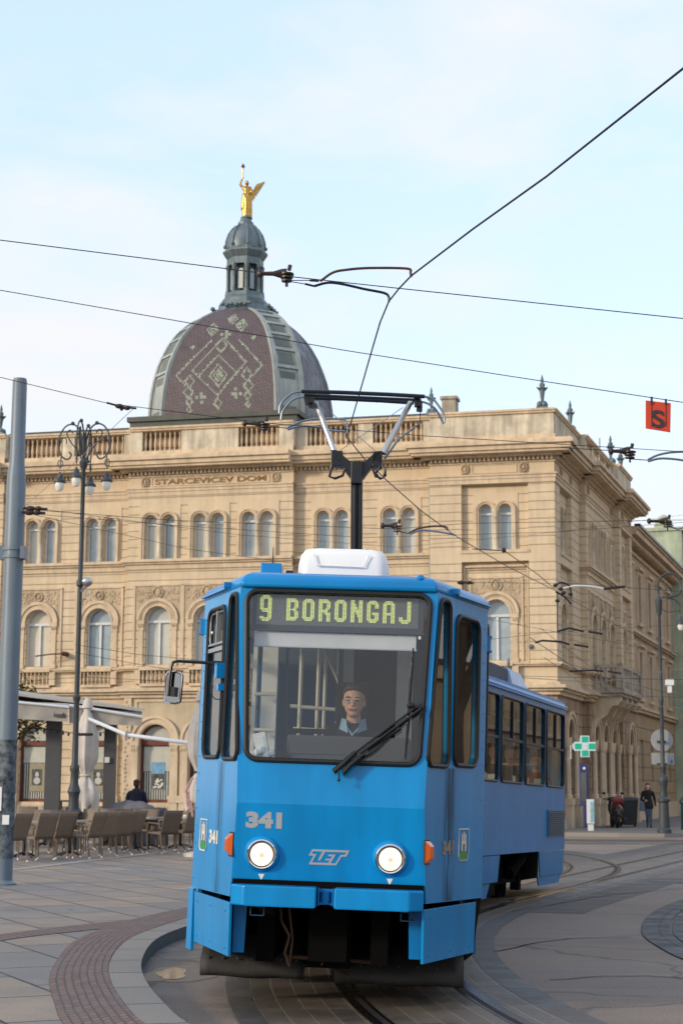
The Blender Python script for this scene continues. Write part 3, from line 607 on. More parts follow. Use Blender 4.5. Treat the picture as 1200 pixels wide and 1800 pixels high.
# ---- front layout
segs=[(0,4.75,0.0,[2.27]),(4.75,10.15,-.38,[6.02,8.66]),(10.15,16.95,0.0,[11.57,13.58,15.61]),(16.95,22.35,-.38,[18.23,20.83]),(22.35,27.2,0.0,[24.8])]
for si,(u0,u1,d,cs) in enumerate(segs):
    hu=[];hm=[];hg=[]
    blk=len(cs)==1; cen=len(cs)==3
    for c in cs:
        dd_=d-(.22 if blk else 0)
        hu+=upper_window(FM,c,dd_); hm+=mid_window(FM,c,dd_,m=M_paneB if abs(c-20.83)<.1 else None,beads=cen or blk,shield=cen or blk); mid_balustrade(FM,c,d)
    for c in ([cs[0]] if blk else cs):
        pk='sky' if abs(c-15.61)<.1 else ('paper' if c>17 else None)
        red=c>11; h,wd=shop_window(FM,c+(.0 if not cen else 0),d,1.3,red,poster=pk); hg+=h
        if pk=='sky': poster(FM,c-.05,d-.275,1.45,2.5,.55,'sky',wd)
        if pk=='paper': poster(FM,c-.05,d-.275,1.35,2.45,.66,'paper',wd)
        mb=MB(FM); ring(mb,c,3.3,.70,.92,d,d+.07,3.3); ring(mb,c,3.3,.88,1.0,d+.071,d+.13); ring(mb,c,3.3,.66,.72,d-.05,d+.05,1.0)
        for s_ in (-1,1):
            q=c+s_*.82; mb.box(q-.15,q+.15,d,d+.12,1.2,2.95); mb.box(q-.19,q+.19,d,d+.17,3.12,3.3); mb.box(q-.16,q+.16,d,d+.14,2.92,3.12); mb.box(q-.20,q+.20,d,d+.18,.95,1.22); mb.box(q-.17,q+.17,d,d+.15,.12,.95)
            for k in range(3): mb.ell((q-.1+.1*k,d+.14,3.02),(.05,.04,.09),6,4)
        mb.build('arch_surround',M_trim,B)
    if blk:
        # framed bay sunk into the corner block
        c=cs[0]; a,b=c-1.27,c+1.27
        for z0,z1,h in ((6.15,9.98,hm),(10.42,12.93,hu)):
            wall(FM,'front_wall',a,b,z0,z1,d-.22,h,M_wall)
            mb=MB(FM); mb.poly([(u0,z0),(u1,z0),(u1,z1),(u0,z1)],[[(a,z0+.001),(b,z0+.001),(b,z1-.001),(a,z1-.001)]],lambda x,y:(x,d,y))
            for u in (a,b): mb.add([(u,d,z0),(u,d,z1),(u,d-.22,z1),(u,d-.22,z0)],[(0,1,2,3)])
            for z in (z0,z1): mb.add([(a,d,z),(b,d,z),(b,d-.22,z),(a,d-.22,z)],[(0,1,2,3)])
            for u in (u0,u1): mb.add([(u,d,z0),(u,d,z1),(u,d-.8,z1),(u,d-.8,z0)],[(0,1,2,3)])
            mb.build('front_wall',M_wall,B)
        mb=MB(FM) # bead frame
        for s_ in (-1,1):
            for k in range(34): mb.ell((c+s_*1.14,d-.18,6.4+k*.1),(.035,.04,.035),6,4)
            mb.box(c+s_*1.20-.03,c+s_*1.20+.03,d-.22,d-.12,6.2,9.8)
        for k in range(22): mb.ell((c-1.05+k*.1,d-.18,9.70),(.035,.04,.035),6,4)
        mb.box(c-1.2,c+1.2,d-.22,d-.12,9.78,9.84); mb.build('bead_frame',M_trim,B)
        wall(FM,'front_wall',u0,u1,H_BELT1+.2,6.15,d,[],M_smooth)
        wall(FM,'front_wall',u0,u1,9.98,10.42,d,[],M_smooth)
    else:
        wall(FM,'front_wall',u0,u1,H_BELT1+.2,10.1,d,hm,M_wall); wall(FM,'front_wall',u0,u1,10.1,12.95,d,hu,M_wall)
    # smooth panels round the paired windows
    for c in cs:
        dd_=d-(.22 if blk else 0)
        mb=MB(FM); hh=[arch(c-.375,.52,10.40,11.93),arch(c+.375,.52,10.40,11.93)]
        o=[(c-.86,10.43),(c+.86,10.43),(c+.86,12.62),(c-.86,12.62)]
        mb.poly(o,[arch(c-.375,.54,10.44,11.93),arch(c+.375,.54,10.44,11.93)],lambda a,b:(a,dd_+.025,b))
        for i in range(4):
            p,q=o[i],o[(i+1)%4]; mb.add([(p[0],dd_,p[1]),(q[0],dd_,q[1]),(q[0],dd_+.025,q[1]),(p[0],dd_+.025,p[1])],[(0,1,2,3)])
        mb.build('window_panel',M_smooth,B)
    wall(FM,'ground_floor_wall',u0,u1,0,H_BELT1+.2,d,hg,M_panel if cen else M_rust if blk else M_wall,.4)
    if cen: 
        mb=MB(FM)
        for c in (10.5,12.57,14.6,16.6): pass
        mb.box(u0+.05,u0+.35,d,d+.08,.1,5.1); mb.box(u1-.35,u1-.05,d,d+.08,.1,5.1); mb.box(u0+.5,u1-.5,d,d+.05,4.82,4.9); mb.box(u0+.5,u0+.58,d,d+.05,3.4,4.82); mb.box(u1-.58,u1-.5,d,d+.05,3.4,4.82); mb.build('pilaster',M_trim,B)
        mb=MB(FM); r2=random.Random(2)
        for u in (u0+.2,u1-.2):
            for k in range(28): mb.ell((u+r2.uniform(-.07,.07),d+.08,.5+k*.16),(.06,.035,.06),6,4)
        mb.build('carved_strip',M_relief,B)
    mb=MB(FM); e0=0 if si else 0
    # plinth, belts, architrave, cornice: each a moulding of stepped boxes
    x0,x1=u0,u1
    if si==0: x0=-0
    def run(pro,z0,z1,ext=0): mb.box(x0-(pro if si==0 else ext),x1+(pro if blk or cen else -.0)+0,d-.3,d+pro,z0,z1)
    run(.14,0,.22); run(.10,.22,.80); mb.build('plinth',M_base,B); mb=MB(FM)
    run(.10,4.98,5.12); run(.22,5.12,5.22); run(.34,5.22,5.34); run(.12,5.34,5.44); mb.build('belt_course',M_trim,B); mb=MB(FM)
    run(.14,6.04,6.10); run(.20,6.10,6.17); mb.build('sill_course',M_trim,B); mb=MB(FM)
    if not blk: run(.06,10.02,10.22); run(.14,10.22,10.30); run(.22,10.30,10.41)
    else: mb.box(cs[0]-1.3,cs[0]+1.3,d-.25,d+.04,10.30,10.41)
    mb.build('sill_course',M_trim,B); mb=MB(FM)
    run(.03,12.95,13.12); run(.06,13.12,13.24); run(.10,13.24,13.30); mb.build('architrave',M_trim,B); mb=MB(FM)
    run(.05,13.72,13.80); run(.30,13.93,14.02); run(.62,14.02,14.12); run(.70,14.12,14.30); run(.80,14.30,14.44); run(.74,14.44,14.50)
    mb.build('cornice',M_trim,B)
    wall(FM,'frieze',u0,u1,12.95,14.45,d-.0,[],M_smooth)
    mb=MB(FM); n=int((u1-u0)/.165)
    for k in range(n): u=u0+(k+.5)*(u1-u0)/n; mb.box(u-.045,u+.045,d,d+.17,13.80,13.93)
    mb.build('dentils',M_trim,B)
    # frieze plaques
    if blk or cen:
        mb=MB(FM)
        pl=[cs[0]-1.12,cs[0]+1.12] if blk else [10.85,16.25]
        for u in pl:
            mb=MB(FM); mb.box(u-.17,u+.17,d,d+.03,13.34,13.72)
            for k in range(12): t=2*PI*k/12; mb.ell((u+.13*math.cos(t),d+.05,13.53+.16*math.sin(t)),(.04,.04,.045),6,4)
            mb.ell((u,d+.03,13.53),(.08,.05,.11),8,6); mb.build('frieze_plaque',M_relief,B)
        mb=MB(FM)
        a,b=(cs[0]-.85,cs[0]+.85) if blk else (11.12,15.98)
        for z in (13.36,13.68): mb.box(a,b,d,d+.03,z-.015,z+.015)
        for u in (a,b): mb.box(u-.015,u+.015,d,d+.03,13.36,13.68)
        mb.build('frieze_frame',M_trim,B)
    # parapet
    def para(a,b,dd2,m=M_pale):
        mb=MB(FM); mb.box(a,b,dd2-.35,dd2,14.45,15.60); mb.build('parapet',m,B)
    solid={0:[(0,4.75)],1:[(4.75,5.08),(7.07,7.66),(9.7,10.15)],2:[(10.15,10.76),(12.42,14.79),(16.43,16.95)],3:[(16.95,17.35),(19.5,20.02),(21.7,22.35)],4:[(22.35,27.2)]}[si]
    dp=d+.02
    for a,b in solid: para(a,b,dp)
    mb=MB(FM); ex=.06 if si==0 else 0
    mb.box(u0-ex,u1,dp-.42,dp+.08,15.60,15.68); mb.box(u0-ex,u1,dp-.46,dp+.13,15.68,15.76); mb.box(u0-ex,u1,dp-.40,dp+.06,14.45,14.78); mb.build('parapet_coping',M_trim,B)
    gaps=[];e=sorted(solid)
    for i in range(len(e)-1): gaps.append((e[i][1],e[i+1][0]))
    for a,b in gaps:
        mb=MB(FM); n=round((b-a)/.205)
        for k in range(n): baluster(mb,a+(k+.5)*(b-a)/n,dp-.14,14.78,.82)
        mb.build('balustrade',M_trim,B)
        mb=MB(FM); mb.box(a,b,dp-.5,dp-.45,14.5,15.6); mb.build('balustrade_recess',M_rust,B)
# inscription on the frieze
mb=MB(); txt="STARCEVICEV DOM"; TM=frame(FM@Vector((15.85,.02,13.42)),-dF,ZZ,nF)
mb.text(txt,TM,.29,.008,.006,width=4.6); mb.build('inscription',mat('gilt_letters_worn',(.25,.14,.05),.6,noise=.3,nscale=3),B)
mb=MB(FM); mb.lathe((4.80,-.30,5.4),[(.04,0),(.04,7.9)],8); mb.build('drainpipe',M_zinc,B)
# ---- side
ssegs=[(0,5.15,0,[2.2]),(5.15,11.9,.27,[6.45,8.65,10.85]),(11.9,15.6,.56,[13.75])]
for si,(u0,u1,d,cs) in enumerate(ssegs):
    hu=[];hm=[];hg=[]
    for c in cs:
        dd_=d-(.2 if len(cs)==1 else 0)
        hu+=upper_window(SM,c,dd_); hm+=mid_window(SM,c,dd_,m=M_paneD if rg.random()<.6 else M_pane)
        h,wd=shop_window(SM,c,d-.1,1.35,False,.5,3.45); hg+=h
        mb=MB(SM); ring(mb,c,3.45,.72,.98,d,d+.10,3.45); ring(mb,c,3.45,.9,1.02,d+.101,d+.16)
        for s_ in (-1,1):
            q=c+s_*.86; mb.lathe((q,d+.10,1.2),[(.15,0),(.15,.12),(.11,.16),(.095,1.8),(.14,1.9),(.17,2.15),(.18,2.25)],10); mb.box(q-.2,q+.2,d,d+.3,.95,1.2); mb.box(q-.17,q+.17,d,d+.27,.1,.95)
        mb.build('arch_surround',M_trim,B)
    if len(cs)==1:
        c=cs[0];a,b=c-1.2,c+1.2
        for z0,z1,h in ((6.15,9.98,hm),(10.42,12.93,hu)):
            wall(SM,'side_wall',a,b,z0,z1,d-.2,h,M_wall)
            mb=MB(SM); mb.poly([(u0,z0),(u1,z0),(u1,z1),(u0,z1)],[[(a,z0+.001),(b,z0+.001),(b,z1-.001),(a,z1-.001)]],lambda x,y:(x,d,y))
            for u in (a,b): mb.add([(u,d,z0),(u,d,z1),(u,d-.2,z1),(u,d-.2,z0)],[(0,1,2,3)])
            for z in (z0,z1): mb.add([(a,d,z),(b,d,z),(b,d-.2,z),(a,d-.2,z)],[(0,1,2,3)])
            for u in (u0,u1): mb.add([(u,d,z0),(u,d,z1),(u,d-.8,z1),(u,d-.8,z0)],[(0,1,2,3)])
            mb.build('side_wall',M_wall,B)
        wall(SM,'side_wall',u0,u1,5.45,6.15,d,[],M_smooth); wall(SM,'side_wall',u0,u1,9.98,10.42,d,[],M_smooth)
    else:
        wall(SM,'side_wall',u0,u1,5.45,10.1,d,hm,M_wall); wall(SM,'side_wall',u0,u1,10.1,12.95,d,hu,M_wall)
    wall(SM,'ground_floor_side_wall',u0,u1,0,5.45,d,hg,M_rust,.5)
    mb=MB(SM)
    def run(pro,z0,z1): mb.box(u0-(pro if si else -.002),u1+(pro if si==2 else 0),d-.5,d+pro-.001,z0,z1)
    run(.14,0,.5); mb.build('plinth',M_base,B); mb=MB(SM); run(.10,4.98,5.12); run(.22,5.12,5.22); run(.34,5.22,5.34); run(.12,5.34,5.44); mb.build('belt_course',M_trim,B); mb=MB(SM); run(.14,6.04,6.10); run(.20,6.10,6.17); mb.build('sill_course',M_trim,B); mb=MB(SM)
    if len(cs)>1: run(.06,10.02,10.22); run(.14,10.22,10.30); run(.22,10.30,10.41)
    else: mb.box(cs[0]-1.25,cs[0]+1.25,d-.25,d+.04,10.30,10.41)
    mb.build('sill_course',M_trim,B); mb=MB(SM)
    run(.03,12.95,13.12); run(.06,13.12,13.24); run(.10,13.24,13.30); mb.build('architrave',M_trim,B); mb=MB(SM)
    run(.05,13.72,13.80); run(.30,13.93,14.02); run(.62,14.02,14.12); run(.70,14.12,14.30); run(.80,14.30,14.44); run(.74,14.44,14.50)
    mb.build('cornice',M_trim,B)
    wall(SM,'frieze',u0,u1,12.95,14.45,d,[],M_smooth)
    mb=MB(SM); n=int((u1-u0)/.165)
    for k in range(n): u=u0+(k+.5)*(u1-u0)/n; mb.box(u-.045,u+.045,d,d+.17,13.80,13.93)
    mb.build('dentils',M_trim,B)
    mb=MB(SM)
    for u in ((cs[0]-1.0,cs[0]+1.0) if len(cs)==1 else (5.6,11.4)):
        mb=MB(SM); mb.box(u-.16,u+.16,d,d+.03,13.34,13.72)
        for k in range(10): t=2*PI*k/10; mb.ell((u+.12*math.cos(t),d+.05,13.53+.15*math.sin(t)),(.04,.05,.045),6,4)
        mb.build('frieze_plaque',M_relief,B)
    for a,b in (((u0+(.002 if si==0 else 0),u1),) if si!=1 else ((5.15,5.6),(6.9,7.3),(8.5,8.8),(10,10.3),(11.4,11.9))): mb=MB(SM); mb.box(a,b,d-.35,d+.02,14.45,15.6); mb.build('parapet',M_pale,B)
    mb=MB(SM); mb.box(u0+(.002 if si==0 else 0),u1,d-.42,d+.079,15.60,15.68); mb.box(u0+(.002 if si==0 else 0),u1,d-.46,d+.129,15.68,15.76); mb.box(u0+(.002 if si==0 else 0),u1,d-.4,d+.06,14.45,14.78); mb.build('parapet_coping',M_trim,B)
    if si==1:
        mb=MB(SM)
        for a,b in ((5.6,6.9),(7.3,8.5),(8.8,10),(10.3,11.4)):
            n=round((b-a)/.2)
            for k in range(n): baluster(mb,a+(k+.5)*(b-a)/n,d-.12,14.78,.82)
        mb.build('balustrade',M_trim,B)
# gable of the third block and end wall
mb=MB(SM); mb.box(15.4,15.6,-8,.5,0,15.6); mb.build('end_wall',M_tan2,B)
# stone balcony on scroll brackets
mb=MB(SM); u0,u1,d=5.9,11.3,.27
mb.box(u0,u1,d,d+1.25,5.35,5.52); mb.box(u0+.1,u1-.1,d,d+1.15,5.22,5.35)
mb.box(u0,u1,d+1.0,d+1.2,6.35,6.48); mb.box(u0,u0+.18,d,d+1.2,6.35,6.48); mb.box(u1-.18,u1,d,d+1.2,6.35,6.48)
bal=mb.build('balcony',M_base,B)
mb=MB(SM)
for k in range(24): baluster(mb,u0+.15+k*(u1-u0-.3)/23,d+1.1,5.52,.83)
for u in (u0+.1,u1-.1):
    for k in range(5): baluster(mb,u,d+.15+k*.2,5.52,.83)
for u in (u0+.1,(u0+u1)/2,u1-.1): mb.box(u-.14,u+.14,d+.98,d+1.22,5.52,6.40)
mb.build('balustrade',M_base,bal)
for u in (u0+.4,u0+2.0,u1-2.0,u1-.4):
    mb=MB(SM); pts=[(0,5.22),(1.1,5.22),(1.12,5.05),(.95,4.86),(.75,4.84),(.62,4.7),(.5,4.45),(.25,4.3),(.15,4.05),(0,3.95)]
    mb.slab(pts,lambda a,b,t:(u+t,d+a,b),-.14,.14); mb.build('scroll_bracket',M_trim,bal)
# roofs behind the parapet
mb=MB(FM)
def hip(mb,u0,u1,d0,d1,z0,z1,ins):
    mb.hexa([(u0,d0,z0),(u1,d0,z0),(u1,d1,z0),(u0,d1,z0)],[(u0+ins,d0-ins,z1),(u1-ins,d0-ins,z1),(u1-ins,d1+ins,z1),(u0+ins,d1+ins,z1)])
hip(mb,-.1+.6,26.8,-.6,-15,14.5,16.6,3.0); mb.build('roof',M_roof,B)
mb=MB(FM); hip(mb,.6,26,-14,-15,14.5,15,.3)
mb.build('rear_roof',M_roof,B)
mb=MB(SM); mb.hexa([(3,-.7,14.5),(15.3,-.7,14.5),(15.3,-9,14.5),(3,-9,14.5)],[(5,-3,16.0),(13.5,-3,16.0),(13.5,-7,16.0),(5,-7,16.0)]); mb.build('side_roof',M_roof,B)
mb=MB(FM); mb.box(10.3,17.35,-8.9,-.95,15.2,16.22); mb.box(10.2,17.45,-9.0,-.85,16.22,16.42); mb.build('dome_attic',M_attic,B)
mb=MB(FM)
for u,d,h in ((4.35,-2.2,16.75),): mb.box(u-.28,u+.28,d-.3,d+.3,15,h); mb.box(u-.34,u+.34,d-.36,d+.36,h,h+.12)
mb.build('chimney',M_base,B)
def finial(M,u,d,z,s_=1.):
    mb=MB(M); mb.box(u-.22*s_,u+.22*s_,d-.2,d+.2,z,z+.12); 
    for k in range(4): mb.ell((u+.14*math.cos(k*PI/2+.78)*s_,d+.14*math.sin(k*PI/2+.78),z+.22*s_),(.12*s_,.12,.14*s_),8,6)
    mb.lathe((u,d,z+.2),[(.05*s_,0),(.07*s_,.25*s_),(.12*s_,.62*s_),(.2*s_,.68*s_),(.1*s_,.74*s_),(.12*s_,.84*s_),(.05*s_,.95*s_),(.07*s_,1.03*s_),(.01,1.25*s_)],10)
    for k in range(4): a=k*PI/2+.4; mb.tube([(u+.1*s_*math.cos(a),d+.1*math.sin(a),z+.8*s_),(u+.22*s_*math.cos(a),d+.2*math.sin(a),z+.95*s_)],.03,5)
    mb.build('roof_finial',M_zinc,B,smooth=True)
finial(FM,.45,-.3,15.76,.95); finial(FM,4.75,-.35,15.76,.75); finial(SM,2.3,-.3,15.76,.8) if False else None
finial(SM,4.9,-.25,15.76,.95); finial(SM,12.3,.2,15.76,.95); finial(SM,15.2,.2,15.76,.95); finial(FM,22.75,-.3,15.76,.9)
# ---- dome
U0,DC=13.90,-5.3
prof=[(16.4,1.0),(17.1,.995),(17.8,.98),(18.4,.955),(19.0,.92),(19.5,.875),(20.0,.82),(20.5,.745),(20.9,.66),(21.2,.575),(21.45,.48),(21.62,.40)]
AD=3.33
def Af(z):
    for i in range(len(prof)-1):
        if prof[i][0]<=z<=prof[i+1][0]:
            t=(z-prof[i][0])/(prof[i+1][0]-prof[i][0]); return AD*(prof[i][1]*(1-t)+prof[i+1][1]*t)
    return AD*prof[-1][1]
def Cf(z): return .64+.33*Af(z)/AD
def dome_pt(face,s_,z,out=0):
    A=Af(z)+out;c=Cf(z); h=Af(z)-c
    x,y=s_*h,A
    for _ in range(face): x,y=y,-x
    return (U0-x,DC+y,z)
dome=None
for face in range(4):
    mb=MB(FM); zs=[p[0] for p in prof]; vs=[];uv=[];K=8
    for z in zs:
        for k in range(K+1): s_=-1+2*k/K; vs.append(dome_pt(face,s_,z)); uv.append((s_*(Af(z)-Cf(z)),z*1.15))
    mb.add(vs,[(i*(K+1)+k,i*(K+1)+k+1,(i+1)*(K+1)+k+1,(i+1)*(K+1)+k) for i in range(len(zs)-1) for k in range(K)],uv)
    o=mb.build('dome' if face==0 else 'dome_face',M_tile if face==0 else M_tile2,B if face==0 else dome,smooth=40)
    if face==0: dome=o
def cor(q,z,t,out=0):
    """corner rib surface: t from 0 to 1 across the chamfer between face q and q+1"""
    A=Af(z);c=Cf(z);h=A-c
    p0=Vector((h,A));p1=Vector((A,h)); p=p0.lerp(p1,t)+Vector((.7071,.7071))*out
    x,y=p
    for _ in range(q): x,y=y,-x
    return (U0-x,DC+y,z)
for q in range(4):
    mb=MB(FM); zs=[16.4+(21.62-16.4)*i/26 for i in range(27)]
    for ta,tb,o_ in ((0,.14,.13),(.86,1,.13),(.14,.86,.04)):
        vs=[]
        for z in zs: vs+=[cor(q,z,ta,o_),cor(q,z,tb,o_),cor(q,z,ta,-.12),cor(q,z,tb,-.12)]
        fs=[]
        for i in range(26):
            a=4*i;b=a+4; fs+=[(a,a+1,b+1,b),(a,b,b+2,a+2),(a+1,a+3,b+3,b+1)]
        mb.add(vs,fs)
    for z in (18.55,19.35,20.1,20.65,21.1,21.45):
        mb.hexa([cor(q,z,.1,.03),cor(q,z,.9,.03),cor(q,z,.9,.12),cor(q,z,.1,.12)],[cor(q,z+.13,.1,.03),cor(q,z+.13,.9,.03),cor(q,z+.13,.9,.12),cor(q,z+.13,.1,.12)])
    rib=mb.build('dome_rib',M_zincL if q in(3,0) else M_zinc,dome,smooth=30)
lights_=[(16.6,18.4),(18.75,19.25),(19.55,20.0),(20.28,20.58),(20.82,21.04),(21.26,21.40)]
for q in range(4):
    mb=MB(FM)
    for a,b in lights_:
        mb.hexa([cor(q,a,.24,.03),cor(q,a,.76,.03),cor(q,a,.76,.065),cor(q,a,.24,.065)],[cor(q,b,.24,.03),cor(q,b,.76,.03),cor(q,b,.76,.065),cor(q,b,.24,.065)])
    mb.build('rib_panels',M_zincP,dome)
# glazed pattern laid in the front face: cells on a diagonal grid
cells=set()
def cpx(x,y): # photo crop units -> (metres across from the axis, height)
    xc=435+(1480-y)*.095; return ((x-xc)/3.43/39,16.62+(1530-y)/3.43*.0272)
def ln(x0,y0,x1,y1,w=1):
    n=int(max(abs(x1-x0),abs(y1-y0))/6)+1
    for i in range(n+1): t=i/n; cells.add((round((x0+(x1-x0)*t)/9),round((y0+(y1-y0)*t)/9)))
def dia(x,y,r,fill=False):
    for a,b in (((x,y-r),(x+r*.8,y)),((x+r*.8,y),(x,y+r)),((x,y+r),(x-r*.8,y)),((x-r*.8,y),(x,y-r))): ln(*a,*b)
    if fill:
        for k in (.55,.2): dia(x,y,r*k)
ln(430,1430,290,1285);ln(290,1285,470,1105);ln(470,1105,600,1255);ln(600,1255,430,1430);dia(430,1472,28)
ln(195,1310,400,1115);ln(195,1310,245,1365);ln(690,1275,560,1125);ln(690,1275,640,1330)
ln(325,1320,440,1205);ln(440,1205,545,1310)
dia(440,1320,62,True);dia(455,1150,42)
for x,y,r in ((272,1345,34),(265,1405,34),(268,1455,24),(265,1500,16),(603,1325,34),(608,1385,34),(602,1437,24),(600,1487,16)): dia(x,y,r)
for cx_,cy_ in ((332,1435),(532,1420),(475,1080)):
    for a,b in ((0,0),(22,0),(-22,0),(0,22),(0,-22)): [cells.add((round((cx_+a)/9)+p,round((cy_+b)/9)+q)) for p in (0,1) for q in (0,1)]
dia(400,1050,40);dia(400,1050,18);dia(565,1030,40);dia(565,1030,18);dia(505,985,34);dia(505,985,14);dia(290,1150,10);dia(642,1115,10)
mb=MB(FM)
for i,j in cells:
    x,z=cpx(i*9,j*9); h=.033; w=.030
    if z>21.4: continue
    def pt(xx,zz,o_):
        hh=Af(zz)-Cf(zz); return (U0-xx,DC+Af(zz)+o_,zz)
    zz0,zz1=z-h,z+h
    mb.hexa([pt(x-w,zz0,-.02),pt(x+w,zz0,-.02),pt(x+w,zz0,.012),pt(x-w,zz0,.012)],[pt(x-w,zz1,-.02),pt(x+w,zz1,-.02),pt(x+w,zz1,.012),pt(x-w,zz1,.012)])
mb.build('tile_pattern',M_tileG,dome)
# lantern on the dome
mb=MB(FM); a8=PI/8
mb.lathe((U0,DC,0),[(1.42,21.35),(1.35,21.62),(1.22,21.8),(1.12,22.0),(1.12,22.1),(.98,22.16),(.98,22.3),(.86,22.45),(.86,22.6)],8,a0=a8)
mb.lathe((U0,DC,0),[(.5,22.6),(.5,24.0)],8,a0=a8)
mb.lathe((U0,DC,0),[(.80,23.85),(.80,24.15),(.84,24.2),(.98,24.42),(.98,24.5),(.88,24.56),(.86,24.66)],8,a0=a8)
lan=mb.build('lantern',M_zinc,B)
for k in range(8):
    a=k*PI/4+a8; mb=MB(FM); c=(U0+.74*math.cos(a),DC+.74*math.sin(a),22.6)
    mb.lathe(c,[(.11,0),(.11,.12),(.075,.16),(.07,1.05),(.11,1.15),(.11,1.28)],8); mb.build('column',M_zinc,lan,smooth=True)
for k in range(8):
    a=k*PI/4+PI/4; mb=MB(Matrix.Identity(4)); 
    ca,sa=math.cos(a),math.sin(a)
    o=[(-.14,22.72),(.14,22.72)]+[(.14*math.cos(PI*i/8),23.55+.14*math.sin(PI*i/8)) for i in range(9)]
    mb=MB(FM); mb.slab(o,lambda p,q,t:(U0+ca*(.62+t)-sa*p,DC+sa*(.62+t)+ca*p,q),0,.03); mb.build('lantern_pane',M_paneL if k%2 else M_pane,lan)
    mb=MB(FM); mb.tube([(U0+ca*.67-sa*p,DC+sa*.67+ca*p,q) for p,q in o],.035,5,closed=True); mb.build('pane_frame',M_blk,lan)
mb=MB(FM); mb.lathe((U0,DC,0),[(.84,24.6),(.85,24.75),(.82,25.0),(.72,25.3),(.55,25.55),(.40,25.68),(.34,25.75),(.34,25.85),(.27,25.92),(.25,26.0),(.22,26.06),(.22,26.1)],16,a0=a8); cup=mb.build('lantern_cap',M_zinc,lan,smooth=True)
mb=MB(FM)
for k in range(8):
    a=k*PI/4+a8; mb.tube([(U0+r*math.cos(a),DC+r*math.sin(a),z) for r,z in ((.87,24.72),(.84,25.0),(.74,25.3),(.57,25.56),(.41,25.70))],.045,6)
    mb.ell((U0+.9*math.cos(a),DC+.9*math.sin(a),24.72),(.07,.07,.09),6,5)
mb.build('cap_rib',M_zinc,lan,smooth=True)
# weather-worn cresting round the lantern foot
mb=MB(FM)
for k in range(4):
    for j in range(-3,4):
        a=k*PI/2+PI/2; r=1.25; mb.ell((U0+r*math.cos(a)-j*.2*math.sin(a),DC+r*math.sin(a)+j*.2*math.cos(a),21.85+.05*(j%2)),(.11,.11,.09),6,5)
mb.build('cresting',M_zinc,lan)
# ---------------------------------------------------------------- neighbours down the side street
N1=thing('tan_town_house','plain tan stucco town house adjoining the civic building on the side street','town house',tuple(SM@Vector((15.6,0,0))))
wins=[17.3+k*3.45 for k in range(5)]
hs=[];hs2=[]
r3=lambda c,w,a,b:[(c-w/2,a),(c+w/2,a),(c+w/2,b),(c-w/2,b)]
for c in wins: hs+=[r3(c,1.05,9.55,11.75),r3(c,1.05,5.95,8.0)]; hs2+=[r3(c,1.1,1.9,3.9)]
def wall2(M,name,u0,u1,z0,z1,d,holes,m,par,depth=.25):
    mb=MB(M); mb.poly([(u0,z0),(u1,z0),(u1,z1),(u0,z1)],holes,lambda a,b:(a,d,b))
    for h in holes:
        n=len(h); vs=[(a,d,b) for a,b in h]+[(a,d-depth,b) for a,b in h]; mb.add(vs,[(i,(i+1)%n,n+(i+1)%n,n+i) for i in range(n)])
    mb.box(u0,u1,d-9,d-.6,z0,z1)
    for u in (u0,u1): mb.add([(u,d,z0),(u,d,z1),(u,d-.6,z1),(u,d-.6,z0)],[(0,1,2,3)])
    return mb.build(name,m,par)
wall2(SM,'wall',15.6,33.5,5.25,13.3,.1,hs,M_tan2,N1); wall2(SM,'wall',15.6,33.5,0,5.25,.1,hs2,M_tan3,N1)
mb=MB(SM)
for z0,z1,p in ((0,.9,.12),(5.15,5.3,.15),(5.3,5.42,.25),(8.75,8.85,.12),(8.85,8.97,.22),(12.6,12.75,.1),(13.05,13.15,.35),(13.15,13.4,.7),(13.4,13.5,.8)): mb.box(15.6,33.5,.0,.1+p,z0,z1)
for k in range(50): u=15.8+k*.355; mb.box(u-.07,u+.07,.1,.6,12.88,13.05)
mb.build('cornice',M_trim,N1)
for c in wins:
    for a,b in ((9.55,11.75),(5.95,8.0),(1.9,3.9)):
        mb=MB(SM); d=.1
        mb.box(c-.52,c+.52,d-.2,d-.15,a,a+.07); mb.box(c-.52,c+.52,d-.2,d-.15,b-.07,b); mb.box(c-.03,c+.03,d-.2,d-.14,a,b); mb.box(c-.52,c+.52,d-.2,d-.14,b-.7,b-.64)
        for s_ in (-1,1): mb.box(c+s_*.49-.035,c+s_*.49+.035,d-.2,d-.14,a,b)
        w=mb.build('window',M_winw,N1)
        mb=MB(SM); mb.box(c-.52,c+.52,d-.24,d-.21,a,b); mb.build('pane',M_paneD if rg.random()<.5 else M_pane,w)
        if a>5:
            mb=MB(SM)
            for s_ in (-1,1): mb.box(c+s_*.64-.1,c+s_*.64+.1,d,d+.06,a-.1,b+.1)
            mb.box(c-.75,c+.75,d,d+.07,b+.1,b+.3); mb.box(c-.85,c+.85,d,d+.22,b+.3,b+.42); mb.box(c-.75,c+.75,d,d+.14,a-.22,a-.08); mb.build('surround',M_trim,w)
mb=MB(SM); mb.hexa([(15.6,.6,13.5),(33.5,.6,13.5),(33.5,-9,13.5),(15.6,-9,13.5)],[(15.6,-3.4,15.2),(33.5,-3.4,15.2),(33.5,-5,15.2),(15.6,-5,15.2)]); mb.build('roof',M_roof,N1)
mb=MB(SM); mb.box(15.6,33.5,.7,.98,13.5,13.62); mb.build('gutter',M_blk,N1)
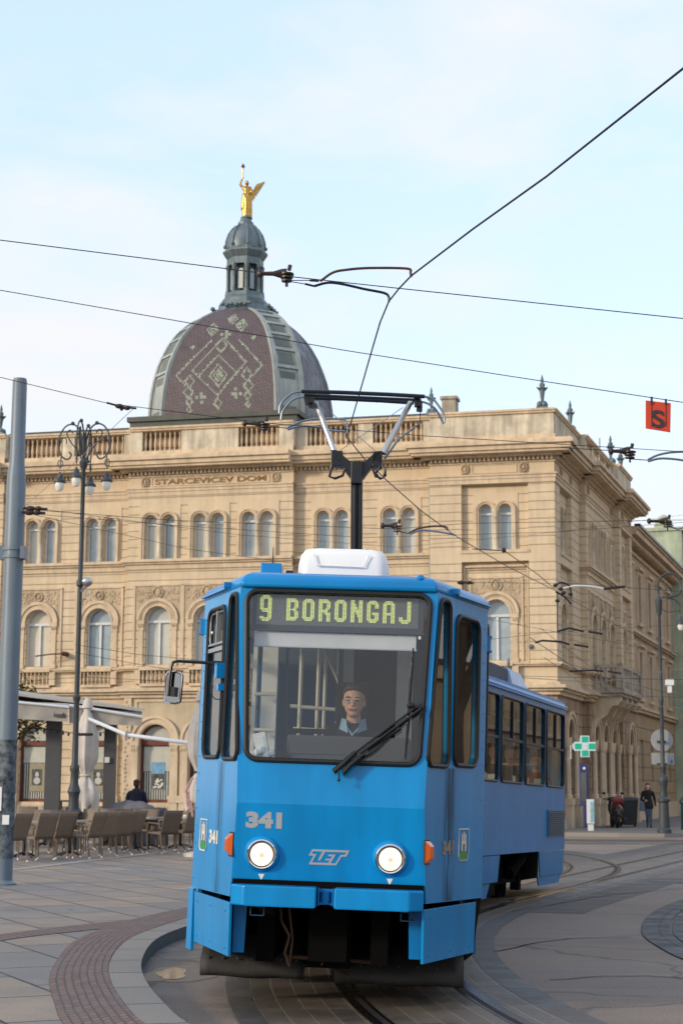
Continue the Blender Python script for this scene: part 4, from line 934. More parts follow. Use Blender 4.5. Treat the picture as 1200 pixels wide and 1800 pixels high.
# oriel
N2=thing('green_corner_house','pale green stucco house with domed turret rising behind the tan house','corner house',tuple(SM@Vector((34,0,0))))
wall2(SM,'wall',33.5,52,0,15.9,.75,[r3(36+3.6*k,1.3,z,z+2.2) for k in range(4) for z in (2,5.9,9.5,13)],M_greenb,N2)
mb=MB(SM)
for k in range(4):
    for z in (2,5.9,9.5,13): mb.box(36+3.6*k-.65,36+3.6*k+.65,.52,.56,z,z+2.2)
mb.build('pane',M_paneD,N2)
mb=MB(SM); mb.box(33.4,52.1,-8,1.1,15.9,16.1); mb.box(33.45,52,-8,.95,12.3,12.5); mb.build('cornice',M_greenb,N2)
mb=MB(SM); mb.lathe((36.5,-.6,16.1),[(.5,0),(.5,.5),(.58,.55),(.5,.65),(.42,.9),(.25,1.1),(.05,1.2)],16); mb.lathe((41.5,.4,16.1),[(.6,0),(.6,.4),(.66,.45),(.5,.8),(.25,1.0),(.05,1.1)],14); mb.build('turret',M_greenb,N2,smooth=True)
mb=MB(SM); mb.tube([(29,-3,15),(29,-3,20.5)],.035,6); mb.build('aerial',M_wireL,N1)
OR=thing('bay_window_house','tan house front with a projecting bay window with dark green frames at the right edge','house front',tuple(SM@Vector((33.6,0,0))))
mb=MB(SM); mb.box(33.6,39.5,.76,2.2,5.1,6.0); mb.box(33.6,39.5,.76,2.2,8.3,9.3); mb.box(33.6,33.9,.76,2.2,6,8.3); mb.box(36.3,36.8,1.9,2.2,6,8.3); mb.box(33.5,39.6,.76,2.35,9.3,9.45); mb.box(33.6,39.5,.9,1.0,6,8.3); mb.build('wall',M_tan2,OR)
mb=MB(SM)
for a,b in ((33.9,36.3),(36.8,39.3)): 
    for u in (a,(a+b)/2,b): mb.box(u-.06,u+.06,1.95,2.1,6,8.3)
    mb.box(a,b,1.95,2.1,6,6.1); mb.box(a,b,1.95,2.1,7.5,7.6)
mb.build('window_frame',mat('dark_green_frame',(.01,.035,.03),.5),OR)
mb=MB(SM); mb.box(33.9,39.3,1.9,1.93,6,8.3); mb.build('pane',M_pane,OR)
for u in (34.2,38.5):
    mb=MB(SM); mb.slab([(.76,5.1),(2.1,5.1),(2.1,4.95),(1.6,4.8),(1.2,4.3),(.76,4.0)],lambda a,b,t:(u+t,a,b),-.18,.18); mb.build('bracket',M_trim,OR)
# unseen house rows round the square for reflections; right one added to dim light
def plain_house(name,label,M,L_,H_,D_,wm,cols,rows,rh=3):
    t=thing(name,label,'town house',tuple(M@Vector((0,0,0))))
    hs=[]
    for k in range(cols):
        for r in range(rows): c=(k+.5)*L_/cols; hs.append(r3(c,1.2,1.4+r*3.6,3.4+r*3.6))
    wall2(M,'wall',0,L_,0,H_,0,hs,wm,t)
    mb=MB(M)
    for h in hs: mb.box(h[0][0],h[1][0],-.22,-.18,h[0][1],h[2][1])
    mb.build('window',M_paneD,t)
    mb=MB(M); mb.box(-.3,L_+.3,-9,.6,H_,H_+.4); mb.box(0,L_,0,.25,4.2,4.45); mb.build('cornice',M_trim,t)
    mb=MB(M); mb.hexa([(0,.4,H_+.4),(L_,.4,H_+.4),(L_,-9,H_+.4),(0,-9,H_+.4)],[(1,-4,H_+rh),(L_-1,-4,H_+rh),(L_-1,-5,H_+rh),(1,-5,H_+rh)]); mb.build('roof',M_roof,t)
plain_house('unseen_house','cream town house row facing the square on the left, outside the picture',frame((-46,8,0),Vector((.05,.99,0)).normalized(),Vector((.99,-.05,0)).normalized(),ZZ),60,8.6,9,M_tan2,17,2)
plain_house('unseen_house','unseen tan house row added right of the square to dim light on the tram',frame((27,-28,0),Vector((0,1,0)),Vector((-1,0,0)),ZZ),48,15,9,M_tan2,14,4)  # row added to darken ambient light on the tram's right side
plain_house('unseen_house','low tan arcade across the side street, outside the picture',frame((27,44,0),dS,-nS,ZZ),22,4.2,9,M_tan2,6,1,.8)
plain_house('unseen_house','tan town house row across the side street, outside the picture',frame(Vector((27,44,0))+dS*22.3,dS,-nS,ZZ),130,16,9,M_tan2,36,4)
# ================================================================ TRAM
def trm(ox,oy,oz,yaw,lean,pitch=0):
    y=R_(yaw);l=R_(lean);p=R_(pitch)
    ey=Vector((math.sin(y)*math.cos(p),math.cos(y)*math.cos(p),-math.sin(p))); x0=Vector((math.cos(y),-math.sin(y),0)); z0=x0.cross(ey)
    return frame((ox,oy,oz),x0*math.cos(l)-z0*math.sin(l),ey,z0*math.cos(l)+x0*math.sin(l))
T1=trm(-.11,12.0,0,2.8,1.7); T2=trm(.319,20.891,-.026,17.91,1.147,.972)
TR=thing('tram','blue articulated city tram, number 341, coming head-on round the curve with its headlights lit','tram',(-.11,12,0))
ZB,ZC,ZT,HT=.90,1.445,2.97,.365   # bottom, crease, eaves, taper
def yf(z): return .15*(z-ZC)/(ZT-ZC) if z>=ZC else .06*(ZC-z)/(ZC-ZB)
def hw(y): return .65+HT*y
YS=(1.10-.65)/HT; WB=1.10
def body_section(M,name,length,cab,Y1):
    pass
FP_=lambda x,z,t=0:(x,yf(z)-t,z)                     # on the front plane, t outwards
def TPs(s): 
    k=math.hypot(1,HT)
    return lambda y,z,t=0:(s*(hw(y)+t/k),y-HT*t/k,z)     # on a tapered cab side
# front body shell
mb=MB(T1)
ws=rrect(-.607,.607,1.745,2.945,.085,5,-.655,.655)
frn=[(-hw(yf(ZC)),ZC),(hw(yf(ZC)),ZC),(hw(yf(ZT)),ZT),(-hw(yf(ZT)),ZT)]
mb.slab(frn,lambda a,b,t:FP_(a,b,t),0,-.04,[ws])
low=[(-hw(yf(ZB)),ZB),(hw(yf(ZB)),ZB),(hw(0),ZC),(-hw(0),ZC)]
mb.slab(low,lambda a,b,t:FP_(a,b,t),0,-.04)
wsn=[]
for s in (-1,1):
    f=TPs(s)
    w1=rrect(.03,.44,1.745,2.93,.07,5,.20,.40); w2=rrect(.54,1.03,1.76,2.85,.09,5)
    if s<0: w2=rrect(.53,1.04,1.76,2.87,.09,5)
    o=[(yf(ZB),ZB),(YS,.78),(YS,ZT+.0),(yf(ZT),ZT),(yf(ZC),ZC)]
    o=[(yf(ZB),ZB),(yf(ZB)+.02,.80),(YS,.785),(YS,ZT),(yf(ZT),ZT),(yf(ZC),ZC)]
    mb.slab(o,lambda a,b,t:f(a,b,t),0,-.04,[w1,w2]); wsn.append((s,w1,w2))
fb=mb.build('front_body',M_blue,TR)
# long sides of the front car
side_w=[]
mb=MB(T1)
L1=8.6
for s in (-1,1):
    hs=[rrect(YS+.15+k*1.53,YS+.15+k*1.53+1.33,1.745,2.87,.09,4) for k in range(4)]
    mb.slab([(YS,.785),(L1,.785),(L1,ZT),(YS,ZT)],lambda a,b,t:(s*(WB+t),a,b),0,-.04,hs); side_w.append((s,hs))
mb.box(-1.06,1.06,L1-.04,L1,.785,ZT)
sb=mb.build('side_body',M_blueM,TR)
def window_set(M,f,o,parent,gl=M_glassS,rub=.017,name='side_window',bars=()):
    mb=MB(M); mb.tube([f(a,b,.006) for a,b in o],rub,8,closed=True); 
    for x0,x1,z0,z1 in bars:
        mb.hexa([f(x0,z0,-.02),f(x1,z0,-.02),f(x1,z0,.012),f(x0,z0,.012)],[f(x0,z1,-.02),f(x1,z1,-.02),f(x1,z1,.012),f(x0,z1,.012)])
    w=mb.build(name,M_rub,parent,smooth=True)
    mb=MB(M); mb.poly(o,(),lambda a,b:f(a,b,-.012)); mb.build('pane',gl,w); return w
# roof: lofted with rounded edge
def roof(M,out,levels,name,m,parent):
    mb=MB(M); n=len(out); c=Vector((0,sum(p[1] for p in out)/n)); vs=[]
    for z,ins in levels:
        for i,p in enumerate(out):
            a=Vector(out[i-1]);b=Vector(p);d=Vector(out[(i+1)%n]); e1=(b-a).normalized(); e2=(d-b).normalized(); n1=Vector((-e1.y,e1.x));n2=Vector((-e2.y,e2.x)); q=(n1+n2)/(1+n1.dot(n2)); v=b+q*ins; vs.append((v.x,v.y,z))
    fs=[(i*n+j,i*n+(j+1)%n,(i+1)*n+(j+1)%n,(i+1)*n+j) for i in range(len(levels)-1) for j in range(n)]+[tuple(range(n))[::-1],tuple(range((len(levels)-1)*n,len(levels)*n))]
    mb.add(vs,fs); return mb.build(name,m,parent,smooth=40,bevel=.012)
out=[(-.69,.125),(.69,.125),(1.103,YS+.02),(1.103,L1),(-1.103,L1),(-1.103,YS+.02)]
rf=roof(T1,out,[(2.965,0),(2.985,-.012),(3.03,.0),(3.06,.03),(3.085,.09),(3.10,.22),(3.12,.5)],'roof',M_blueD,TR)
mb=MB(T1)
for s in (-1,1):
    f=TPs(s); mb.hexa([f(.5,2.985,.0),f(YS,2.985,0),f(YS,2.985,.035),f(.5,2.985,.035)],[f(.5,3.0,0),f(YS,3.0,0),f(YS,3.0,.03),f(.5,3.0,.03)])
    mb.hexa([f(.42,2.99,.0),f(.46,2.99,0),f(.46,2.99,.055),f(.42,2.99,.055)],[f(.42,3.03,0),f(.46,3.03,0),f(.46,3.03,.055),f(.42,3.03,.055)])
    mb.box(s*1.0-.05,s*1.0+.05,1.4,L1-.2,3.02,3.085)
mb.build('rain_gutter',M_blueD,rf)
mb=MB(T1); mb.ell((.58,.2,3.065),(.035,.06,.035),10,6); mb.build('roof_lug',M_blueD,rf,smooth=True)
for s,c0,wd_,am in ((1,.50,.17,.75),(-1,.47,.16,.32)):
    f=TPs(s); mb=MB(T1); mb.poly([(.30,.80),(.72,.80),(.72,1.735),(.30,1.735)],(),lambda a,b:f(a,b,.0015)); mb.build('grime_streak',grime('grime_streaks',c0,wd_,am),TR)
    mb=MB(T1); mb.slab([(.485,.80),(.489,.80),(.489,1.72),(.485,1.72)],lambda a,b,t:f(a,b,t),.0,.0012); mb.slab([(.06,1.30),(.064,1.30),(.064,1.31),(.06,1.31)],lambda a,b,t:f(a,b,t),.0,.0012)
    mb.slab([(.03,1.722),(1.2,1.722),(1.2,1.727),(.03,1.727)],lambda a,b,t:f(a,b,t),.0,.0012) if False else None
    mb.build('panel_seam',M_grill,TR)
    mb=MB(T1)
    for k in range(16): mb.ell(f(1.17,.86+k*.13,.001),(.005,.005,.005),6,4)
    mb.build('rivet_row',M_blueM,TR)
# windscreen with rubber, glass
mb=MB(T1); mb.tube([FP_(a,b,.006) for a,b in ws],.019,10,closed=True); wr=mb.build('windscreen',M_rub,TR,smooth=True)
mb=MB(T1); mb.poly(ws,(),lambda a,b:FP_(a,b,-.012)); mb.build('pane',M_glass,wr)
mb=MB(T1)
for s,w1,w2 in wsn:
    f=TPs(s)
    window_set(T1,f,w1,TR); 
    sp=[(.56,1.0,2.545,2.575),(.56,1.0,2.595,2.61),(.76,.785,2.6,2.85)] if s<0 else []
    w=window_set(T1,f,w2,TR)
    if s<0:
        m2=MB(T1)
        for x0,x1,z0,z1 in sp: m2.hexa([f(x0,z0,-.02),f(x1,z0,-.02),f(x1,z0,.014),f(x0,z0,.014)],[f(x0,z1,-.02),f(x1,z1,-.02),f(x1,z1,.014),f(x0,z1,.014)])
        m2.tube([f(a,b,.0) for a,b in rrect(.57,1.0,2.6,2.84,.06,4)],.008,6,closed=True); m2.ell(f(.86,2.69,.02),(.012,.012,.015),8,6)
        m2.build('sliding_frame',M_alu,w)
for s,hs in side_w:
    f=lambda a,b,t=0:(s*(WB+t),a,b)
    for h in hs:
        x0=min(p[0] for p in h);x1=max(p[0] for p in h)
        window_set(T1,f,h,sb,bars=[(x0+.03,x1-.03,2.33,2.36)])
# headlamps, number, emblem
for cx in (-.463,.425):
    M=T1@Matrix.Translation((cx,yf(1.1),1.1)); M=M@Matrix.Rotation(R_(6),4,'X')
    mb=MB(M); mb.lathe((0,0,0),[(.125,.01),(.125,-.004),(.115,-.018),(.103,-.022),(.10,.02)],32,ax='y'); mb.build('lamp_bezel',M_blue,TR,smooth=True)
    mb=MB(M); prof_=[(.083,.0),(.083,-.03),(.088,-.042),(.096,-.044),(.104,-.036),(.106,-.02),(.106,0)]; mb.lathe((0,0,0),prof_,32,ax='y'); hr=mb.build('headlight',M_chrome,TR,smooth=True)
    mb=MB(M); mb.lathe((0,0,0),[(.082,-.028),(.07,-.036),(.045,-.043),(.002,-.046)],28,ax='y'); mb.build('lens',M_head,hr,smooth=True)
    mb=MB(M); mb.lathe((0,0,0),[(.017,-.046),(.017,-.056),(.004,-.059)],14,ax='y'); mb.box(-.003,.003,-.052,-.046,-.078,-.02); mb.box(-.003,.003,-.050,-.044,.03,.078); mb.build('bulb_shade',M_headD,hr)
    mb=MB(M); mb.tube([(.086*math.cos(t),-.036,.086*math.sin(t)) for t in [2*PI*i/32 for i in range(32)]],.006,6,closed=True); mb.build('lens_ring',M_rub,hr)
    mb=MB(T1); z0=.962; mb.slab([(cx-.022,z0),(cx+.022,z0),(cx,z0-.044)],lambda a,b,t:FP_(a,b,t),.001,.003); mb.build('white_triangle',M_white,TR)
def onfront(x,z,t=.002):
    o=T1@Vector(FP_(x,z,t)); ex=(T1.to_3x3()@Vector((1,0,0))); zz=T1.to_3x3()@(Vector(FP_(0,z+.1))-Vector(FP_(0,z))).normalized(); return frame(o,ex,zz,ex.cross(zz))
def onside(s,y,z,t=.003):
    f=TPs(s); o=T1@Vector(f(y,z,t)); ex=T1.to_3x3()@(Vector(f(y+.1*s,z))-Vector(f(y,z))).normalized(); zz=T1.to_3x3()@Vector((0,0,1)); return frame(o,ex,zz,ex.cross(zz))
mb=MB(); mb.text('341',onfront(-.583,1.283),.138,.0085,.001,width=.252); mb.build('number',M_decal,TR)
mb=MB(); mb.text('341',onside(-1,.74,1.142),.125,.006,.001,width=.27); mb.build('number',M_decalw,TR)
mb=MB(); mb.text('341',onside(1,.36,1.130),.125,.006,.001,width=.25); mb.build('number',mat('worn_number',(.26,.22,.17),.6,noise=.4,nscale=30),TR)
# company emblem: outlined slanted letters
def outl(mb,M,pts,w=.006):
    P=[M@Vector((a,b,.001)) for a,b in pts]; mb.tube(P,w,6,closed=True,flat=.35)
LM=onfront(-.138,1.038,.001); mb=MB()
lg=lambda P:[((x-135)*.000303,(455-(y-.028*(x-135)))*.000303) for x,y in P]
mb.slab(lg([(210,105),(1060,130),(995,270),(885,268),(765,468),(135,452),(240,255),(130,250)]),lambda a,b,t:LM@Vector((a,b,t)),.0,.002,[lg([(235,155),(440,160),(340,360),(400,360),(510,165),(985,175),(955,230),(860,228),(745,425),(640,422),(750,228),(590,222),(565,262),(660,265),(635,322),(525,318),(505,358),(610,362),(585,412),(210,408),(315,215),(200,208)])])
mb.build('company_emblem',M_decal,TR)
for s,y0 in ((-1,1.03),(1,.695)):
    CM=onside(s,y0,1.075,.002); W_,H=(.225,.225)
    mb=MB(); fr_=[(0,.03),(.03,0),(W_-.03,0),(W_,.03),(W_,H),(0,H)]
    P=[CM@Vector((a,b,.001)) for a,b in fr_]; mb.tube(P,.006,6,closed=True,flat=.4); cr=mb.build('city_crest',M_decalw,TR)
    mb=MB(CM); mb.slab([(.012,.03),(.03,.01),(W_-.03,.01),(W_-.012,.03),(W_-.06,.07),(.06,.07)],lambda a,b,t:(a,b,t),.0,.002); mb.build('crest_hill',M_green,cr)
    mb=MB(CM); mb.box(.06,W_-.06,.065,.14,0,.002)
    for q in (.063,.1,.137): mb.box(q,q+.024,.14,.19 if q!=.1 else .205,0,.002)
    mb.build('crest_towers',M_decalw,cr)
    mb=MB(CM); mb.box(.095,.13,.07,.118,.002,.003); mb.build('crest_gate',M_brown,cr)
    # direction lamp
    f=TPs(s); yc=.085 if s<0 else .06; zc=1.155 if s<0 else 1.15
    a,b=yc-.05,yc+.05; h=.072
    h=.078; mb=MB(T1); mb.hexa([f(a,zc-h,.005),f(b,zc-h,.005),f(b,zc+h,.005),f(a,zc+h,.005)],[f(a+.02,zc-h*.52,.046),f(b-.02,zc-h*.52,.046),f(b-.02,zc+h*.52,.046),f(a+.02,zc+h*.52,.046)])
    dl=mb.build('direction_lamp',M_orange,TR,bevel=.004)
    mb=MB(T1); mb.hexa([f(a-.004,zc-h*1.08,0),f(b+.004,zc-h*1.08,0),f(b+.004,zc+h*1.08,0),f(a-.004,zc+h*1.08,0)],[f(a-.004,zc-h*1.08,.008),f(b+.004,zc-h*1.08,.008),f(b+.004,zc+h*1.08,.008),f(a-.004,zc+h*1.08,.008)]); mb.build('lamp_back',M_rub,dl)
# bumper halves
for s,a in ((-1,-.068),(1,.052)):
    mb=MB(T1); e=.66*s; m_=.565*s; o=[(a,-.13),(m_,-.13),(e,-.055),(e,.10),(a,.10)]
    mb.slab(o,lambda x,y,t:(x,y,t),.755,.893); mb.build('bumper',M_blue,TR,bevel=.012)
mb=MB(T1); mb.box(-.66,.66,.03,.10,.86,.925); mb.build('bumper_gap',M_dark,TR)
mb=MB(T1); mb.box(-.06,.045,-.03,.08,.86,.88); mb.box(-.06,.045,-.03,.08,.775,.79); mb.lathe((-.008,.0,.78),[(.04,0),(.04,.09)],12); mb.box(-.06,-.05,-.06,.08,.77,.885); mb.box(.035,.045,-.06,.08,.77,.885); mb.build('coupling_bracket',M_blueM,TR)
for x in (-.48,.555):
    mb=MB(T1)
    for a,b,c,d in ((-.05,.05,.738,.745),(-.05,.05,.68,.687),(-.05,-.042,.68,.745),(.042,.05,.68,.745)): mb.box(x+a,x+b,.02,.10,c,d)
    mb.build('step_bracket',mat('grimy_blue',(.01,.06,.12),.6),TR)
# hinged skirt panels and fins
for s in (-1,1):
    f=TPs(s)
    mb=MB(T1); mb.slab([(.0,.765),(1.05,.765),(1.05,.40),(.03,.40)],lambda a,b,t:f(a,b,t-.03*(.765-b)),.0,.02); 
    for a in (.12,.55,.95):
        for b in (.45,.7): mb.ell(f(a,b,.022-.03*(.765-b)),(.007,.007,.007),6,4)
    mb.build('skirt_panel',M_blue,TR,bevel=.004)
    mb=MB(T1); mb.slab([(.655,.76),(.65,.42),(.57,.42),(.56,.76)],lambda a,b,t:(s*a,.12+t,b),0,.02); mb.build('skirt_fin',M_blueM,TR,bevel=.003)
    mb=MB(T1); mb.slab([(1.08,.785),(1.25,.785),(1.27,.33 if s<0 else .36),(1.08,.33)],lambda a,b,t:f(min(a,YS),b,t-(.0 if s<0 else .14)*(.785-b)-(0 if s<0 else .03)),0,.025); mb.build('corner_skirt',M_blue if s<0 else M_dark,TR,bevel=.004)
    mb=MB(T1); mb.box(s*1.05-.015,s*1.05+.015,YS+.1,L1,.36,.785); mb.build('side_skirt',M_blueM,TR)
# life guard flaps
for x0,x1,dz in ((-.97,-.20,0),(.02,.97,-.015)):
    mb=MB(T1); vs=[];n=9
    K=12
    for k in range(K+1):
        x=x0+(x1-x0)*k/K
        for i in range(n):
            t=i/(n-1); vs.append((x,1.25-.32*math.sin(t*1.9)+.005*math.sin(k*.7+i),.44-.27*t+dz+.005*math.sin(k*.8)))
    mb.add(vs,[(k*n+i,k*n+i+1,(k+1)*n+i+1,(k+1)*n+i) for k in range(K) for i in range(n-1)])
    for k in range(7): mb.ell((x0+.06+(x1-x0-.12)*k/6,.945,.30+dz),(.012,.008,.012),6,4)
    o=mb.build('guard_flap',M_flap,TR,smooth=True); mm=o.modifiers.new('s','SOLIDIFY'); mm.thickness=.012
# underframe
mb=MB(T1); mb.box(-1.0,1.0,1.0,L1,.80,.9); mb.box(-.6,.6,.2,1.2,.82,.9); mb.box(-.5,-.38,.3,2.0,.35,.8); mb.box(.30,.42,.3,2.0,.35,.8); mb.box(-.95,.95,1.9,2.1,.2,.8); mb.box(-.15,.15,.5,1.8,.3,.7); mb.box(-.14,.13,.34,.5,.36,.72); mb.box(-.95,.95,2.2,2.3,.15,.85)
mb.build('underframe',M_dark,TR)
mb=MB(T1); mb.tube([(-.36,.45,.75),(-.34,.42,.62),(-.28,.42,.52),(-.31,.43,.40),(-.28,.45,.32)],.011,8); mb.tube([(-.30,.47,.75),(-.26,.46,.5),(-.28,.5,.3)],.01,6); mb.build('brake_hose',mat('hose_brown',(.12,.065,.035),.6,noise=.4,nscale=15),TR,smooth=True)
mb=MB(T1); mb.tube([(-.3,.6,.36),(.4,.6,.34)],.014,6); mb.tube([(-.05,.5,.33),(.12,.9,.22)],.012,6); mb.build('drawbar',M_rust2,TR)
def bogie(M,y0):
    for dy in (-.9,.9):
        for s in (-1,1):
            mb=MB(M); mb.lathe((s*.5,y0+dy,.34),[(.28,-.06),(.34,-.06),(.34,-.03),(.31,-.03),(.31,.05),(.25,.055),(.1,.02),(.1,.06)],24,ax='x'); mb.build('wheel',M_dark,TR,smooth=True)
    mb=MB(M)
    for s in (-1,1): mb.box(s*.72-.05,s*.72+.05,y0-1.3,y0+1.3,.36,.5); mb.tube([(s*.72,y0-.25,.45),(s*.72,y0-.25,.7)],.09,10); mb.tube([(s*.72,y0+.25,.45),(s*.72,y0+.25,.7)],.09,10); mb.box(s*.75-.06,s*.75+.06,y0-1.0,y0-.8,.24,.44); mb.box(s*.75-.06,s*.75+.06,y0+.8,y0+1.0,.24,.44)
    mb.box(-.7,.7,y0-.15,y0+.15,.4,.6); mb.build('bogie',M_dark,TR)
bogie(T1,4.4); bogie(T2,4.0)
# cab interior
mb=MB(T1); mb.slab([(-.6,.1),(.6,.1),(1.05,YS),(1.05,L1-.1),(-1.05,L1-.1),(-1.05,YS)],lambda a,b,t:(a,b,t),.90,.94); cabf=mb.build('cab_floor',M_intD,TR)
mb=MB(T1); mb.slab([(-.62,.25),(.62,.25),(1.03,YS),(1.03,L1-.1),(-1.03,L1-.1),(-1.03,YS)],lambda a,b,t:(a,b,t),2.93,2.955); mb.build('ceiling',M_int,TR)
mb=MB(T1); mb.box(-.33,.54,.16,.72,1.25,1.80); mb.box(-.33,.54,.16,.50,1.80,1.93); mb.box(-.60,-.33,.14,.42,1.2,1.76); db=mb.build('dashboard',M_intD,TR,bevel=.015)
mb=MB(T1@Matrix.Translation((-.50,.22,1.77))@Matrix.Rotation(R_(-14),4,'Y')); mb.box(-.045,.045,0,.08,-.02,.17); mb.box(-.03,.03,-.005,0,.05,.14); mb.build('ticket_machine',M_int,TR,bevel=.01)
mb=MB(T1)
for k in range(5): mb.ell((-.58+.035*k,.2,1.775+.02*(k%3)),(.025,.03,.03),8,6)
mb.build('cab_clutter',M_int,TR,smooth=True)
mb=MB(T1); mb.box(.02,1.02,1.90,1.95,.94,2.93); mb.build('cab_bulkhead',M_intD,TR)
mb=MB(T1); mb.box(-.03,.05,1.80,1.88,.94,2.93); mb.box(.40,.53,1.80,1.88,1.7,2.93); mb.box(-.62,-.50,1.1,1.2,.94,2.93); mb.box(-.69,-.66,1.1,1.2,.94,2.93); mb.build('cab_post',M_int,TR)
mb=MB(T1); mb.box(-.06,-.03,1.6,1.75,.94,2.93); mb.box(-.48,-.06,1.6,1.63,1.98,2.02); mb.box(-.48,-.46,1.6,1.63,1.0,2.9); mb.box(-.46,-.06,1.6,1.61,1.0,1.66); mb.build('cab_door',M_intD,TR)
mb=MB(T1)
for x,y in ((-.40,2.2),(-.28,2.6),(-.15,3.4),(-.33,4.4),(-.1,5)): mb.tube([(x,y,.94),(x,y,2.9)],.017,8)
mb.tube([(-.48,2.2,2.22),(-.05,2.2,2.20)],.016,8); mb.tube([(-.48,2.6,2.05),(-.05,2.6,2.04)],.014,8); mb.tube([(-.30,2.2,2.88),(-.10,2.5,2.45)],.016,8); mb.tube([(-.66,1.0,2.25),(-.5,1.0,2.25)],.014,8); mb.tube([(-.66,1.0,1.98),(-.5,1.0,1.98)],.014,8)
mb.build('grab_pole',M_pole,TR,smooth=True)
def seat(M,x,y,col=M_intD):
    mb=MB(M); mb.box(x-.21,x+.21,y,y+.42,1.32,1.39); mb.hexa([(x-.21,y+.40,1.36),(x+.21,y+.40,1.36),(x+.21,y+.45,1.36),(x-.21,y+.45,1.36)],[(x-.19,y+.50,1.86),(x+.19,y+.50,1.86),(x+.19,y+.54,1.86),(x-.19,y+.54,1.86)]); mb.box(x-.04,x+.04,y+.15,y+.25,.94,1.32)
    mb.build('passenger_seat',col,TR,bevel=.02)
for y in (2.6,3.5,4.4,5.3): seat(T1,.7,y); seat(T1,-.75,y)
# driver seat
mb=MB(T1); mb.box(-.14,.30,.85,1.25,1.28,1.40); mb.hexa([(-.16,1.22,1.36),(.30,1.22,1.36),(.30,1.32,1.36),(-.16,1.32,1.36)],[(-.13,1.30,2.06),(.29,1.30,2.06),(.29,1.38,2.06),(-.13,1.38,2.06)]); mb.box(-.06,.22,1.28,1.37,2.06,2.38); mb.box(-.05,.2,1.0,1.1,.94,1.28); mb.build('driver_seat',M_blackc,TR,bevel=.03)
# destination display
mb=MB(T1); mb.box(-.62,.61,.20,.26,2.665,2.95); sg=mb.build('destination_display',M_intD,TR)
mb=MB(T1); mb.poly([(-.590,2.708),(.570,2.708),(.570,2.926),(-.590,2.926)],(),lambda a,b:(a,.198,b)); mb.build('display_board',M_ledoff,sg)
def glyph(c):
    W_,H=9,17; g=set()
    def r(x0,x1,y0,y1):
        for x in range(x0,x1+1):
            for y in range(y0,y1+1): g.add((x,y))
    if c in 'O': r(2,6,0,0);r(1,7,1,1);r(0,8,2,3);r(0,2,3,13);r(6,8,3,13);r(0,8,13,14);r(1,7,15,15);r(2,6,16,16);[g.discard((x,3)) for x in (3,4,5)];[g.discard((x,13)) for x in (3,4,5)]
    if c=='B': r(0,6,0,0);r(0,7,1,1);r(0,8,2,2);r(0,2,0,16);r(6,8,2,6);r(5,7,7,7);r(0,6,8,8);r(5,7,9,9);r(6,8,10,14);r(0,7,15,15);r(0,6,16,16);r(0,8,14,14);r(6,8,6,6)
    if c=='R': r(0,6,0,0);r(0,7,1,1);r(0,8,2,2);r(0,2,0,16);r(6,8,2,6);r(5,7,7,7);r(0,6,8,9);r(4,6,9,10);r(5,8,10,11);r(6,8,11,16)
    if c=='N': r(0,2,0,16);r(6,8,0,16);r(3,3,3,8);r(4,4,5,10);r(5,5,7,12)
    if c=='G': r(2,6,0,0);r(1,7,1,1);r(0,8,2,3);r(0,2,3,13);r(6,8,3,5);r(4,8,9,10);r(6,8,10,13);r(0,8,14,14);r(1,7,15,15);r(2,6,16,16);[g.discard((x,3)) for x in (3,4,5)]
    if c=='A': r(2,6,0,0);r(1,7,1,1);r(0,8,2,2);r(0,2,2,16);r(6,8,2,16);r(0,8,9,10)
    if c=='J': r(6,8,0,14);r(0,2,12,14);r(0,8,14,14);r(1,7,15,15);r(2,6,16,16)
    if c=='9': r(2,6,0,0);r(1,7,1,1);r(0,8,2,2);r(0,2,3,9);r(6,8,3,17);r(0,8,10,10);r(1,8,11,11);r(2,8,12,12);r(0,2,16,17);r(1,7,18,18);r(2,6,19,19);r(0,8,17,17)
    return g
mb=MB(T1); P=.0096
def put(c,col,row):
    for x,y in glyph(c):
        cx=-.562+(col+x)*P; cz=2.915-(row+y)*P*.985; mb.box(cx-.0032,cx+.0032,.194,.1975,cz-.0032,cz+.0032)
put('9',0,0)
for i,c in enumerate('BORONGAJ'): put(c,20+12*i,2)
mb.build('lit_lettering',M_led,sg)
mb=MB(T1); mb.box(-.595,.56,.19,.205,2.555,2.655); mb.tube([(-.60,.2,2.555),(.565,.2,2.555)],.009,8); mb.build('sun_blind',M_blind,TR)
mb=MB(T1); mb.box(-.62,.62,.16,.19,2.662,2.672); mb.build('blind_rail',M_intD,TR)
mb=MB(T1); mb.box(.575,.593,.155,.165,2.63,2.652); mb.build('sticker',M_white,TR)
# wipers
def fpx(x,y,t):  # measured point on the windscreen plane
    d=ray(x,y); Mi=T1.inverted(); o=Mi@EYE; dd=Mi.to_3x3()@d
    # plane y = .15*(z-ZC)/(ZT-ZC) - t
    k=.15/(ZT-ZC); s_=(k*(o.z-ZC)-t-o.y)/(dd.y-k*dd.z); return o+dd*s_
mb=MB(T1)
mb.tube([fpx(x,y,.06) for x,y in ((586,1357),(598,1347),(625,1322))],[.020,.022,.016],8); mb.tube([fpx(x,y,.07) for x,y in ((602,1360),(615,1345),(640,1325))],[.018,.020,.014],8)
mb.tube([fpx(625,1322,.06),fpx(735,1240,.05)],.008,6); mb.tube([fpx(632,1325,.07),fpx(740,1245,.06)],.010,6); mb.tube([fpx(612,1350,.04),fpx(660,1318,.05),fpx(730,1252,.05)],.008,6); mb.tube([fpx(595,1352,.09),fpx(596,1370,.09)],.005,6); mb.ell(fpx(595,1371,.09),(.012,.012,.012),8,6)
mb.tube([fpx(704,1280,.05),fpx(645,1318,.05)],.016,6)
w=mb.build('windscreen_wiper',M_blk,TR,smooth=True)
